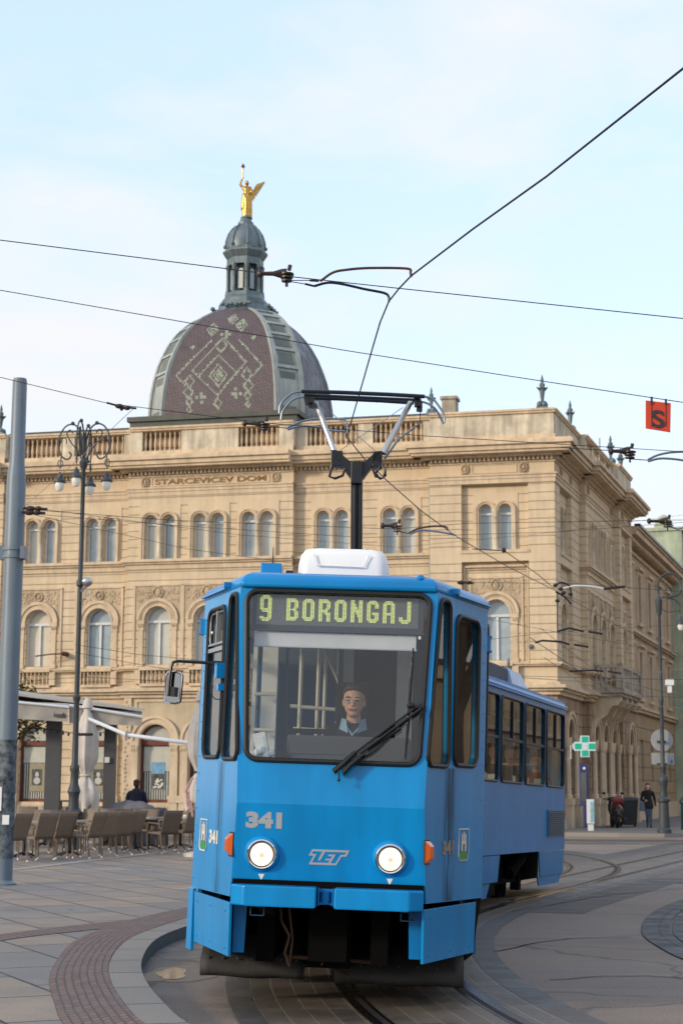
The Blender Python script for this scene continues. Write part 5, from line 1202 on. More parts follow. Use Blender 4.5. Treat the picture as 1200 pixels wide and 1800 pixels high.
mb=MB(T1); mb.tube([fpx(726,1139,.03),fpx(720,1220,.03),fpx(717,1270,.03),fpx(712,1332,.03)],[.006,.012,.012,.006],6); mb.ell(fpx(722,1240,.05),(.03,.02,.022),8,6); mb.ell(fpx(734,1243,.05),(.03,.015,.014),8,6)
mb.tube([fpx(735,1237,.05),fpx(748,1240,.05),fpx(750,1250,.04),fpx(738,1256,.04)],.003,5); mb.tube([fpx(735,1243,.05),fpx(744,1256,.04)],.003,5); mb.build('wiper_blade',M_blk,w,smooth=True)
# mirror on its arm (left in the picture)
def lpx(x,y,yl):
    d=ray(x,y); Mi=T1.inverted(); o=Mi@EYE; dd=Mi.to_3x3()@d; return o+dd*((yl-o.y)/dd.y)
mb=MB(T1); mb.tube([lpx(*p,.66) for p in ((392,1170),(385,1167),(350,1164),(312,1162),(305,1164),(301,1172),(298,1195),(296,1222))],.012,8); mb.box(*[v for v in (-.93,-.87,.55,.66,2.37,2.46)]); ma=mb.build('mirror_arm',M_blk,TR,smooth=True)
mb=MB(T1); f=TPs(-1); mb.hexa([f(.47,2.33,0),f(.54,2.33,0),f(.54,2.33,.07),f(.47,2.33,.07)],[f(.47,2.44,0),f(.54,2.44,0),f(.54,2.44,.07),f(.47,2.44,.07)]); mb.hexa([f(.48,2.24,0),f(.54,2.24,0),f(.54,2.24,.05),f(.48,2.24,.05)],[f(.48,2.29,0),f(.54,2.29,0),f(.54,2.29,.05),f(.48,2.29,.05)]); mb.build('mirror_bracket',M_blue,TR)
mc=lpx(305,1209,.70); MM=T1@Matrix.Translation(mc)@Matrix.Rotation(R_(-12),4,'Z')@Matrix.Rotation(R_(3),4,'Y')
mo=rrect(-.062,.062,-.118,.118,.035,5)
mb=MB(MM); mb.slab(mo,lambda a,b,t:(a,t,b),-.005,.035); mh=mb.build('mirror_housing',M_blk,ma,bevel=.01)
mb=MB(MM); mb.slab([(a*.9,b*.93) for a,b in mo],lambda a,b,t:(a,t,b),-.008,-.005); mb.build('mirror_glass',M_mirror,ma)
mb=MB(MM); mb.tube([(a,-.008,b) for a,b in mo],.006,6,closed=True); mb.build('mirror_rim',M_chrome,ma,smooth=True)
mb=MB(MM); mb.box(-.03,.03,-.045,-.008,-.065,.005); mb.build('mirror_clamp',M_blk,ma)
mb=MB(T1); mb.tube([lpx(*p,.64) for p in ((370,1170),(376,1185),(372,1205),(371,1220),(378,1229),(390,1230),(396,1222),(397,1210))],.004,5); mb.build('mirror_cable',M_blk,ma)
# side marker boxes
for s,y,z0,z1 in ((-1,1.24,2.72,2.82),(1,1.30,2.66,2.76)):
    mb=MB(T1); mb.box(*(sorted((s*1.09,s*1.128))),y,y+.09,z0,z1); mb.box(*(sorted((s*1.09,s*1.14))),y,y+.11,z1,z1+.012); mb.box(*(sorted((s*1.09,s*1.14))),y,y+.11,z0-.012,z0); mb.build('marker_box',M_blueD,TR)
# roof equipment
mb=MB(T1); o=[(-.395,0),(.315,0),(.315,.09),(.245,.175),(-.325,.175),(-.395,.09)]
cz=3.165
lv=[(0,0),(.05,.0),(.12,.015),(.165,.045),(.185,.09)]
n=20;vs=[]
base=rrect(-.385,.325,1.15,2.35,.09,5)
for z,i in ((0,0),(.12,.005),(.19,.02),(.235,.05),(.25,.10)):
    cx,cy=-.033,1.75
    for a,b in base:
        k=1-i/.34; ky=1-i/.6; vs.append((cx+(a-cx)*k,cy+(b-cy)*ky,cz+z))
m_=len(base); mb.add(vs,[(i*m_+j,i*m_+(j+1)%m_,(i+1)*m_+(j+1)%m_,(i+1)*m_+j) for i in range(4) for j in range(m_)]+[tuple(range(m_)),tuple(range(4*m_,5*m_))])
ac=mb.build('air_conditioner',M_acw,TR,smooth=50)
mb=MB(T1); mb.slab(rrect(-.36,.30,1.18,2.3,.1,4),lambda a,b,t:(a,b,t),3.10,3.157); mb.build('unit_base',M_dark,ac)
mb=MB(T1); mb.tube([(-.26,1.15,cz+.19),(-.23,1.135,cz+.10),(.13,1.135,cz+.095),(.17,1.15,cz+.19)],.006,6); mb.build('moulded_rib',M_acw,ac)
mb=MB(T1)
for x in (-.26,.15): mb.box(x-.012,x+.012,1.3,1.33,cz+.245,cz+.26)
mb.build('lifting_eye',M_dark,ac)
mb=MB(T1); mb.box(-.65,-.49,.95,1.15,3.08,3.25); bx=mb.build('roof_box',M_blueD,TR,bevel=.008); 
mb=MB(T1); mb.tube([(-.565,1.05,3.25),(-.567,1.05,3.385)],[.006,.003],6); mb.lathe((-.565,1.05,3.25),[(.02,0),(.02,.012)],10); mb.build('antenna',M_blk,bx); mb=MB(T1); mb.lathe((-.46,1.05,3.16),[(.05,0),(.05,.06)],12,ax='x'); mb.build('horn',M_blk,bx)
mb=MB(T1); mb.tube([(.40,2.5,3.18),(.42,2.5,3.24),(.48,2.5,3.26),(.54,2.5,3.22),(.56,2.5,3.12)],.006,6); mb.build('roof_cable',M_rust2,TR)
# pantograph
pp=lambda x,y,yl=5.4:lpx(x,y,yl)
mb=MB(T1); c0=pp(626,960,5.4); k0=pp(627,812,5.4)
mb.tube([c0+Vector((0,.3,-.75)),c0+Vector((0,.05,0)),k0],.062,14); PA=mb.build('pantograph',M_blk,TR,smooth=True)
mb=MB(T1); 
for x in (-.012,.03): mb.tube([c0+Vector((x,-.02,-.1)),k0+Vector((x,-.07,0))],.012,6)
mb.box(c0.x-.35,c0.x+.35,5.0,6.3,3.13,3.22); mb.build('pantograph_frame',M_blk,PA)
mb=MB(T1); L_=pp(583,795);Rr=pp(672,797);Cc=pp(628,820)
for sx,Q in ((-1,L_),(1,Rr)):
    o=[(Q.x,Q.z+.01),(Q.x,Q.z-.12),(Q.x-sx*.07,Q.z-.105),(Cc.x+sx*.06,Cc.z-.14),(Cc.x,Cc.z-.14),(Cc.x,Cc.z+.035),(Cc.x+sx*.08,Cc.z+.04),(Q.x-sx*.06,Q.z+.005)]
    mb.slab(o,lambda a,b,t:(a,5.3+t,b),0,.16)
mb.box(Cc.x-.06,Cc.x+.06,5.27,5.47,Cc.z-.2,Cc.z+.03)
mb.box(L_.x,L_.x+.12,5.3,5.46,L_.z-.16,L_.z); mb.box(Rr.x-.1,Rr.x,5.3,5.46,Rr.z-.16,Rr.z)
mb.build('knee_bracket',M_blk,PA,bevel=.01)
mb=MB(T1)
for p0,p1,p2,p3,p4 in (((583,818),(579,838),(589,841),(602,836),(606,824)),((668,820),(660,832),(668,842),(677,836),(676,820))): mb.tube([pp(*p,5.25) for p in (p0,p1,p2,p3,p4)],.014,8)
mb.tube([pp(*p,5.22) for p in ((655,824),(660,838),(672,841),(676,828))],.012,8); mb.build('shunt_cable',M_blk,PA,smooth=True)
mb=MB(T1)
for a,b in (((588,797),(555,708)),((673,797),(722,706))): mb=MB(T1); mb.tube([pp(*a,5.38),pp(*b,5.55)],[.034,.028],10); mb.build('upper_arm',M_alu,PA,smooth=True)
mb=MB(T1); mb.tube([pp(676,806,5.4),pp(700,772,5.45),pp(739,743,5.5)],.012,6); mb.build('guide_rod',M_steelrod,PA,smooth=True)
mb=MB(T1); mb.tube([pp(566,712,5.5),pp(660,793,5.4)],.005,5); mb.tube([pp(708,716,5.5),pp(597,792,5.4)],.004,5); mb.build('stay_rod',M_wireL,PA)
mb=MB(T1)
for dz,yl,a,b in ((0,5.25,(530,688),(746,697)),(0,5.62,(536,699),(727,708))):
    A=pp(*a,yl);Bq=pp(*b,yl); mb.tube([A,A.lerp(Bq,.3)+Vector((0,0,.006)),A.lerp(Bq,.7)+Vector((0,0,.006)),Bq],.022,8)
A=pp(535,694,5.45);Bq=pp(740,703,5.45); mb.tube([A,Bq],.015,8)
mb.build('contact_strip',M_blk,PA)
mb=MB(T1)
for pts,yl in (([(530,688),(515,691),(500,702),(492,714),(491,727)],5.25),([(536,697),(518,701),(505,712),(496,725),(494,738)],5.62),([(746,697),(760,701),(771,714),(780,729),(781,743)],5.25),([(727,706),(745,707),(762,716),(772,730),(779,745)],5.62)):
    mb.tube([pp(*p,yl) for p in smooth_line([Vector((*q,0)) for q in pts],3) for p in [(p[0],p[1])]] if False else [pp(q.x,q.y,yl) for q in smooth_line([Vector((*q,0)) for q in pts],3)],.012,8)
mb.build('horn_rod',M_steelrod,PA,smooth=True)
mb=MB(T1)
for x,y in ((541,703),(549,708),(733,706),(737,714)): q=pp(x,y,5.45); mb.box(q.x-.03,q.x+.03,5.3,5.6,q.z-.03,q.z+.025)
for x,y in ((546,712),(735,718)): q=pp(x,y,5.4); mb.box(q.x-.02,q.x+.02,5.35,5.42,q.z-.03,q.z+.02)
mb.tube([pp(738,703,5.4),pp(738,742,5.45)],.005,5); mb.build('head_spring',M_blk,PA)
# ---- rear car
mb=MB(T2); L2=6.86
for s in (-1,1):
    xs=[(.72,2.11),(2.26,3.64),(3.79,5.17),(5.34,6.72)]
    hs=[rrect(a,b,1.745,2.87,.09,4) for a,b in xs]
    mb.slab([(.15,.80),(L2,.80),(L2,ZT),(.15,ZT)],lambda a,b,t:(s*(WB+t),a,b),0,-.04,hs)
    # tapered tail
    mb.slab([(0,.80),(1.25,.80),(1.25,ZT),(0,ZT)],lambda a,b,t:(s*(WB-HT*a+t),L2+a,b),0,-.04)
    globals().setdefault('rw',[]).append((s,hs))
mb.box(-.63,.63,L2+1.22,L2+1.26,.8,ZT); mb.box(-1.05,1.05,.15,.2,.8,ZT) if False else None
rb=mb.build('rear_body',M_blueM,TR)
for s,hs in rw:
    f=lambda a,b,t=0:(s*(WB+t),a,b)
    for h in hs:
        x0=min(p[0] for p in h);x1=max(p[0] for p in h); xm=x0+(x1-x0)*.52
        w=window_set(T2,f,h,rb)
        mb=MB(T2)
        for a,b,c,d in ((x0+.02,x1-.02,2.30,2.335),(xm-.012,xm+.012,2.32,2.84)): mb.hexa([f(a,c,-.02),f(b,c,-.02),f(b,c,.012),f(a,c,.012)],[f(a,d,-.02),f(b,d,-.02),f(b,d,.012),f(a,d,.012)])
        mb.build('glazing_bar',M_rub,w)
out=[(-1.12,.15),(1.12,.15),(1.12,L2),(.66,L2+1.27),(-.66,L2+1.27),(-1.12,L2)]
rr=roof(T2,out,[(2.965,0),(2.985,-.015),(3.0,-.015),(3.02,.02),(3.06,.05),(3.09,.12),(3.12,.45)],'roof',M_blueD,TR)
mb=MB(T2)
for s in (-1,1): mb.box(*sorted((s*1.10,s*1.135)),.2,L2,2.955,2.975); mb.box(*sorted((s*.98,s*1.08)),.2,L2,3.04,3.085)
mb.build('rain_gutter',M_blue,rr)
mb=MB(T2); mb.hexa([(-.2,1.4,3.06),(.62,1.4,3.06),(.95,1.4,3.06),(-.2,1.4,3.06)],[(-.2,1.4,3.1)]*4) if False else None
mb.box(.1,.90,1.2,3.55,3.06,3.34); hb=mb.build('heater_box',mat('dark_blue_box',(.012,.05,.10),.5,noise=.3),TR,bevel=.02)
mb=MB(T2); mb.hexa([(.30,3.55,3.05),(.98,3.55,3.05),(.98,4.75,3.05),(.30,4.75,3.05)],[(.22,3.58,3.34),(.90,3.58,3.34),(.86,4.55,3.34),(.22,4.55,3.34)]); mb.build('resistor_cover',mat('pale_blue_cover',(.34,.47,.66),.35,noise=.12),TR)
mb=MB(T2); mb.slab([(4.62,3.16),(4.80,3.26),(4.86,3.52),(4.80,3.60),(4.66,3.40)],lambda a,b,t:(.62+t,a,b),0,.02); mb.build('air_scoop',M_zinc,TR)
mb=MB(T2); mb.box(1.10,1.115,5.45,6.78,.995,1.40); gr=mb.build('vent_frame',M_blueM,TR)
mb=MB(T2)
for k in range(12): z=1.02+k*.03; mb.hexa([(1.115,5.5,z),(1.13,5.5,z),(1.13,6.74,z),(1.115,6.74,z)],[(1.115,5.5,z+.012),(1.122,5.5,z+.012),(1.122,6.74,z+.012),(1.115,6.74,z+.012)])
mb.box(1.116,1.119,5.5,6.74,1.01,1.385); mb.build('vent_grille',M_grill,gr)
for a,b,z in ((.2,1.30,.40),(1.34,2.30,.45),(4.90,6.84,.44)):
    for s in (-1,1):
        mb=MB(T2); mb.slab([(a,.79),(b,.79),(b-.05 if b<6 else b,z),(a+(.15 if a>4 else 0),z)],lambda p,q,t:(s*(WB-.02+t-.05*(.79-q)),p,q),0,.02); mb.build('skirt_panel',M_blueM,TR)
for s in (-1,1): mb=MB(T2); mb.slab([(4.98,.44),(6.84,.44),(6.6,.30),(5.1,.30)],lambda p,q,t:(s*(WB-.06+t),p,q),0,.02); mb.build('lower_skirt',M_blueM,TR); mb=MB(T2); mb.slab([(1.0,.44),(1.9,.44),(1.7,.26),(1.1,.26)],lambda p,q,t:(s*(WB-.06+t),p,q),0,.02); mb.build('lower_skirt',M_blueM,TR)
mb=MB(T2); mb.box(-1.0,1.0,.2,L2,.80,.9); mb.box(-.6,.6,L2,L2+1.1,.80,.9); mb.box(-.8,.8,.3,1.8,.3,.8); mb.box(-.7,.7,5.6,6.8,.35,.8); mb.tube([(.85,3.9,.5),(.95,4.3,.75)],.1,8); mb.box(.6,.9,2.5,2.9,.25,.75); mb.build('underframe',M_dark,TR)
mb=MB(T2); mb.slab([(-1.05,.1),(1.05,.1),(1.05,L2),(-1.05,L2)],lambda a,b,t:(a,b,t),.90,.94); mb.build('floor',M_intD,TR)
mb=MB(T2); mb.slab([(-1.05,.1),(1.05,.1),(1.05,L2),(-1.05,L2)],lambda a,b,t:(a,b,t),2.93,2.955); mb.build('ceiling',M_int,TR)
for y in (.9,1.8,2.7,3.6,4.5,5.4): seat(T2,.72,y,M_int); seat(T2,-.72,y,M_int)
mb=MB(T2)
for y in (1.2,2.5,3.9,5.2,6.2):
    for x in (-.42,.42): mb.tube([(x,y,.94),(x,y,2.93)],.017,8)
mb.tube([(.5,.4,2.75),(.5,6.6,2.75)],.015,8); mb.tube([(.42,5.2,2.05),(1.0,5.2,2.05)],.015,8); mb.build('grab_pole',M_pole,TR,smooth=True)
# bellows between the cars
mb=MB(); n=9
P0=T1@Vector((0,L1,0)); P1=T2@Vector((0,.15,0))
vs=[];
for i in range(n):
    t=i/(n-1); k=1.0 if i%2 else .93
    for x,z in ((-1.02,.85),(1.02,.85),(1.02,2.9),(-1.02,2.9)):
        a=T1@Vector((x*k,L1,1.9+(z-1.9)*k)); b=T2@Vector((x*k,.15,1.9+(z-1.9)*k)); vs.append(a.lerp(b,t))
mb.add(vs,[(i*4+j,i*4+(j+1)%4,(i+1)*4+(j+1)%4,(i+1)*4+j) for i in range(n-1) for j in range(4)]); mb.build('bellows',M_rub,TR)
# ================================================================ STREET FURNITURE
# big steel mast on the left
b=gz(4,1555,.12); mb=MB(); mb.lathe((b.x,b.y,0),[(.150,.1),(.146,6.22),(.138,6.32),(.116,6.48),(.110,7.78),(.10,7.82)],28)
MS=thing('tramway_mast','thick blue grey steel mast carrying the tram wires at the left edge','mast',(b.x,b.y,.12)); mb.build('pole',M_steelpaint,MS,smooth=True)
mb=MB(); 
for z in (5.0,5.12): mb.lathe((b.x,b.y,z),[(.152,0),(.165,.0),(.165,.05),(.152,.05)],28)
mb.box(b.x-.24,b.x-.14,b.y-.04,b.y+.04,4.98,5.2); mb.box(b.x+.13,b.x+.2,b.y-.2,b.y+.02,4.98,5.17); mb.build('clamp_band',M_steelpaint,MS)
mb=MB(); mb.lathe((b.x,b.y,.5),[(.1515,0),(.1515,1.75)],28); mb.build('torn_stickers',M_posterpaint,MS,smooth=True)
mb=MB(); mb.box(b.x-.12,b.x-.02,b.y-.165,b.y-.14,1.2,1.55); mb.box(b.x-.0,b.x+.1,b.y-.16,b.y-.12,1.0,1.14); mb.build('paper_notice',M_white,MS)
mb=MB(); mb.lathe((b.x,b.y,.11),[(.21,0),(.21,.03),(.16,.06),(.15,.08)],24); mb.build('base_plate',M_steelpaint,MS)
def lamp_shaft(mb,x,y,H):
    mb.lathe((x,y,.12),[(0.246,0),(0.246,.10),(0.205,.14),(0.180,.55),(0.164,.75),(0.197,.80),(0.197,.86),(0.131,.92),(0.115,1.15),(0.127,1.25),(0.156,1.32),(0.127,1.42),(0.098,1.5),(0.090,1.75),(0.111,1.82),(0.111,1.9),(0.078,1.96),(0.070,2.6),(0.064,3.4),(0.082,3.45),(0.094,3.52),(0.061,3.56),(0.054,H*.62),(0.090,H*.625),(0.090,H*.635),(0.057,H*.64),(0.049,H-.9),(0.082,H-.85),(0.107,H-.72),(0.074,H-.65),(0.045,H-.6),(0.041,H)],16)
def lantern(par,x,y,z,name='lamp_head',k=.70):
    mb=MB(Matrix.Translation((x,y,z))@Matrix.Scale(k,4)@Matrix.Translation((-x,-y,-z))); mb.lathe((x,y,z),[(.03,.42),(.05,.36),(.09,.34),(.11,.22),(.13,.18),(.20,.12),(.21,.05),(.15,.03)],14); h=mb.build(name,M_lamp,par,smooth=True)
    mb=MB(Matrix.Translation((x,y,z))@Matrix.Scale(k,4)@Matrix.Translation((-x,-y,-z))); mb.lathe((x,y,z),[(.15,.04),(.155,-.05),(.14,-.16),(.09,-.24),(.02,-.26)],14); mb.build('lamp_glass',M_lampg,h,smooth=True)
# four-armed lamp on the left
lx,ly=-6.19,40.3; H=9.85
LP=thing('street_lamp','ornate cast iron street lamp with four hanging lanterns and scrolled crown','street lamp',(lx,ly,.12))
mb=MB(); lamp_shaft(mb,lx,ly,H); mb.build('post',M_lamp,LP,smooth=True)
for k in range(4):
    a=R_(-8+90*k) ; ca,sa=math.cos(a),math.sin(a); mb=MB()
    q=lambda r,z:(lx+ca*r*.88,ly+sa*r*.88,z)
    pts=[q(.05,H-.5)]+[q(.10+.36*(1-math.cos(t)),H-.12+.40*math.sin(t)) for t in [PI*i/12 for i in range(13)]]
    pts+=[q(.80,H-.35),q(.74,H-.55),q(.62,H-.62)]
    pts=[q(.04,H-.35),q(.06,H-.05),q(.16,H+.22),q(.34,H+.34),q(.55,H+.28),q(.70,H+.05),q(.72,H-.22),q(.62,H-.45),q(.45,H-.52),q(.36,H-.42),q(.42,H-.34)]
    mb.tube(smooth_line(pts,4),.021,6)
    mb.tube(smooth_line([q(.05,H-.55),q(.2,H-.3),q(.38,H-.1),q(.5,H+.1),q(.42,H+.2),q(.33,H+.12)],4),.018,5)
    mb.tube(smooth_line([q(.70,H-.2),q(.62,H-.0),q(.52,H-.02),q(.5,H-.14)],4),.015,5); mb.ell(q(.34,H+.36),(.05,.05,.05),6,5)
    mb.tube([q(.64,H-.44),q(.66,H-.75)],.015,5); mb.tube([q(.66+.07*math.cos(t),H-.62+.09*math.sin(t)) for t in [2*PI*i/10 for i in range(10)]],.013,5,closed=True)
    mb.build('scroll_arm',M_lamp,LP,smooth=True)
    lantern(LP,lx+ca*.58,ly+sa*.58,H-1.12)
mb=MB(); mb.ell((lx+.18,ly-.1,6.35),(.13,.13,.12),10,8); mb.tube([(lx,ly,6.1),(lx+.1,ly-.08,6.2),(lx+.18,ly-.1,6.25)],.03,6); mb.tube([(lx,ly,5.9),(lx+.15,ly-.1,5.95),(lx+.18,ly-.1,6.2)],.02,6); mb.build('floodlight',M_alu,LP,smooth=True)
# crook lamp on the right
rb_=gz(1167,1465,.12); rx,ry=rb_.x,rb_.y; H2=9.0
LR=thing('street_lamp','tall cast iron street lamp with a crook arm and one hanging lantern at the right','street lamp',(rx,ry,.12))
mb=MB(); mb.lathe((rx,ry,.12),[(0.236,0),(0.236,.12),(0.186,.18),(0.167,.75),(0.161,1.0),(0.211,1.05),(0.211,1.12),(0.130,1.2),(0.118,1.5),(0.143,1.62),(0.167,1.72),(0.143,1.84),(0.093,1.9),(0.087,2.1),(0.112,2.15),(0.112,2.22),(0.074,2.3),(0.068,3.0),(0.065,4.3),(0.081,4.35),(0.081,4.45),(0.062,4.5),(0.059,5.1),(0.053,7.2),(0.093,7.3),(0.124,7.75),(0.062,7.85),(0.037,7.95),(0.031,8.2)],16); mb.build('post',M_lamp,LR,smooth=True)
mb=MB(); q=lambda r,z:(rx+r,ry,z); cy_=8.3
mb.tube([q(0,7.9),q(-.02,8.15)]+[q(.38-.40*math.cos(t),8.35+.42*math.sin(t)) for t in [PI*i/10 for i in range(0,14)]]+[q(.30,7.95)],.035,7)
mb.tube(smooth_line([q(.1,7.95),q(.3,8.0),q(.42,8.15),q(.30,8.3),q(.22,8.2)],4),.02,5); mb.tube(smooth_line([q(.30,7.93),q(.50,7.9),q(.62,7.8),q(.72,7.72)],3),.025,6); mb.tube([q(.70,7.75),q(.70,7.4)],.02,5); mb.tube([q(.0,7.6),q(.3,7.45),q(.7,7.5)],.015,5)
mb.build('crook_arm',M_lamp,LR,smooth=True); lantern(LR,rx+.72,ry,7.02)
mb=MB(); mb.box(rx+.15,rx+.42,ry-.1,ry+.1,5.0,5.2); mb.box(rx+.22,rx+.35,ry-.06,ry+.06,4.75,5.0); mb.build('junction_box',M_white,LR)
mb=MB(); mb.lathe((rx+.03,ry+.22,3.18),[(.0,0),(.37,0),(.37,.03),(.0,.03)],32,ax='y'); mb.box(rx-.33,rx+.42,ry+.2,ry+.23,2.38,2.76); mb.build('traffic_sign_back',mat('sign_back_grey',(.33,.34,.34),.5,noise=.12),LR)
mb=MB(); mb.ell((rx+.33,ry+.19,2.48),(.05,.01,.06),8,6); mb.build('sign_sticker',mat('sticker_blue',(.05,.15,.5),.5),LR)
mb=MB(); mb.box(rx-.16,rx+.16,ry+.1,ry+.22,2.36,2.42); mb.box(rx-.14,rx+.14,ry+.1,ry+.22,3.1,3.16); mb.build('sign_clamp',M_lamp,LR)
# ---- pharmacy cross on its bracket
c=gz(1028,1312,0); 
uo=7.2
q0=SM@Vector((5.0,.3,0))
P=Vector(atY(1027,1312,60.3)); px_=FP/60.3*.99
mb=MB(frame(P,Vector((1,0,0)),Vector((0,1,0)),ZZ))
a,w_=.13,.36
def plus(s_,wd): return [(-wd,-s_),(wd,-s_),(wd,-wd),(s_,-wd),(s_,wd),(wd,wd),(wd,s_),(-wd,s_),(-wd,wd),(-s_,wd),(-s_,-wd),(-wd,-wd)]
mb.slab(plus(.37,.155),lambda x,z,t:(x,t,z),-.06,.06); PH=mb.build('pharmacy_sign',M_wsign,loc=tuple(P)); tag(PH,'green and white pharmacy cross sign on a bracket beside the blue tram roof','pharmacy sign')
mb=MB(frame(P,Vector((1,0,0)),Vector((0,1,0)),ZZ))
for x,z in ((0,.24),(0,-.24),(.24,0),(-.24,0)): mb.slab(rrect(x-.115,x+.115,z-.10,z+.10,.03,3),lambda a,b,t:(a,t,b),-.07,-.062)
mb.build('green_field',M_gsign,PH)
mb=MB(frame(P,Vector((1,0,0)),Vector((0,1,0)),ZZ)); mb.slab([(-.09,-.08),(.08,-.08),(.08,-.03),(-.02,-.03),(.09,.08),(-.08,.08),(-.08,.03),(.02,.03)],lambda a,b,t:(a,t,b),-.074,-.068); mb.build('sign_emblem',M_white,PH)
mb=MB(); f0=P+Vector((-.37,0,.02)); mb.tube([f0,f0+Vector((-.12,0,0)),f0+Vector((-.12,0,-.45)),f0+Vector((-.36,.02,-.45)),f0+Vector((-.36,.02,.1))],.018,6); mb.box(f0.x-.06,f0.x,P.y-.05,P.y+.05,P.z-.1,P.z+.1); mb.build('bracket',M_ltgrey,PH)
# ---- telephone and info panel on the pavement
t=atY(1026,1421,60.6); mb=MB(frame(Vector((t.x,60.6,.12)),Vector((.97,-.2,0)),Vector((.2,.97,0)),ZZ))
mb.box(-.05,.05,-.05,.25,.1,.9); mb.box(-.16,.16,-.05,.45,.85,1.95+.35); K=mb.build('phone_booth',M_boxblue,loc=(t.x,60.6,.12),bevel=.03); tag(K,'dark blue street telephone housing against the side wall','telephone')
mb=MB(frame(Vector((t.x,60.6,.12)),Vector((.97,-.2,0)),Vector((.2,.97,0)),ZZ)); mb.box(-.10,.10,-.07,-.05,1.0,2.0); mb.build('phone_front',M_paneD,K)
mb=MB(frame(Vector((t.x,60.6,.12)),Vector((.97,-.2,0)),Vector((.2,.97,0)),ZZ)); mb.ell((0.03,-.06,2.15),(.05,.02,.05),8,6); mb.build('phone_logo',M_white,K)
t=atY(1037,1424,60.2); FMx=frame(Vector((t.x,60.2,.12)),Vector((.98,-.18,0)),Vector((.18,.98,0)),ZZ)
mb=MB(FMx); mb.box(-.13,.13,-.06,.3,.25,1.08); mb.box(-.1,.1,0,.2,0,.25); K=mb.build('notice_cabinet',M_ltgrey,loc=(t.x,60.2,.12),bevel=.01); tag(K,'slim pale cabinet with a cyan poster standing beside the blue telephone','cabinet')
mb=MB(FMx); mb.box(.0,.12,-.066,-.061,.3,1.0); mb.build('poster_panel',M_lblue,K)
# ---- scooter seen from behind
sc_=gz(1083,1455,.12); MX=frame(sc_,Vector((1,0,0)),Vector((0,1,0)),ZZ)
SCO=thing('motor_scooter','black motor scooter with a dark red top box parked on the pavement','scooter',tuple(sc_))
mb=MB(MX); mb.ell((0,-.1,.62),(.24,.35,.26),14,10); mb.ell((0,.25,.72),(.2,.45,.14),14,8); mb.ell((0,.8,.75),(.2,.14,.35),12,8); mb.ell((0,-.32,.5),(.14,.2,.22),10,8); mb.ell((0,.72,1.05),(.24,.12,.1),10,6); mb.build('scooter_body',M_moto,SCO,smooth=True)
for y in (-.22,.98):
    mb=MB(MX); mb.tube([(0,y+.24*math.cos(a),.28+.24*math.sin(a)) for a in [2*PI*i/20 for i in range(20)]],.065,8,closed=True); mb.lathe((0,y,.28),[(.05,-.06),(.2,-.02),(.2,.02),(.05,.06)],12,ax='x'); mb.build('scooter_wheel',M_rub,SCO,smooth=True)
mb=MB(MX); mb.box(-.22,.22,-.52,-.12,.88,1.16); mb.build('top_box',M_motored,SCO,bevel=.09)
mb=MB(MX); mb.box(-.13,.13,-.36,-.35,.50,.68); mb.build('plate',M_plate,SCO)
mb=MB(MX); mb.box(-.1,.1,-.44,-.41,.76,.82); mb.build('tail_lamp',mat('red_lens',(.35,.02,.01),.2),SCO)
mb=MB(MX); mb.tube([(-.38,.68,1.08),(-.2,.72,1.04),(.2,.72,1.04),(.38,.68,1.08)],.02,6); 
for s in (-1,1): mb.tube([(s*.22,.72,1.08),(s*.34,.70,1.25)],.01,5); mb.ell((s*.35,.70,1.28),(.08,.03,.05),8,6)
mb.tube([(-.12,.1,.1),(-.24,.0,.02)],.02,5); mb.tube([(.2,-.3,.3),(.22,-.6,.36)],.05,8); mb.build('handlebar',M_blk,SCO,smooth=True)
sb_=sc_+Vector((.72,1.5,0)); mb=MB(frame(sb_,Vector((1,0,0)),Vector((0,1,0)),ZZ)); mb.hexa([(-.25,-.3,.08),(.25,-.3,.08),(.25,.3,.08),(-.25,.3,.08)],[(-.31,-.36,1.0),(.31,-.36,1.0),(.31,.36,1.0),(-.31,.36,1.0)]); WBn=mb.build('wheelie_bin',M_bin,loc=tuple(sb_),bevel=.03); tag(WBn,'dark grey wheelie bin standing behind the parked scooter','bin')
mb=MB(frame(sb_,Vector((1,0,0)),Vector((0,1,0)),ZZ)); mb.hexa([(-.33,-.39,1.0),(.33,-.39,1.0),(.33,.36,1.0),(-.33,.36,1.0)],[(-.3,-.34,1.1),(.3,-.34,1.1),(.3,.34,1.14),(-.3,.34,1.14)]); mb.build('lid',M_bin,WBn,bevel=.01)
mb=MB(frame(sb_,Vector((1,0,0)),Vector((0,1,0)),ZZ))
for s in (-1,1): mb.lathe((s*.27,.26,.1),[(.1,-.03),(.1,.03)],14,ax='x')
mb.build('wheel',M_rub,WBn)
bb=gz(1199,1458,.12)+Vector((.12,0,0)); mb=MB(); mb.lathe(tuple(bb),[(.2,0),(.17,.1),(.17,.9),(.22,.95),(.22,1.02),(.15,1.12),(.05,1.18)],16); o=mb.build('bollard_bin',mat('teal_iron',(.02,.05,.055),.5),loc=tuple(bb),smooth=True); tag(o,'dark teal cast iron street bin cut by the right edge','bin')
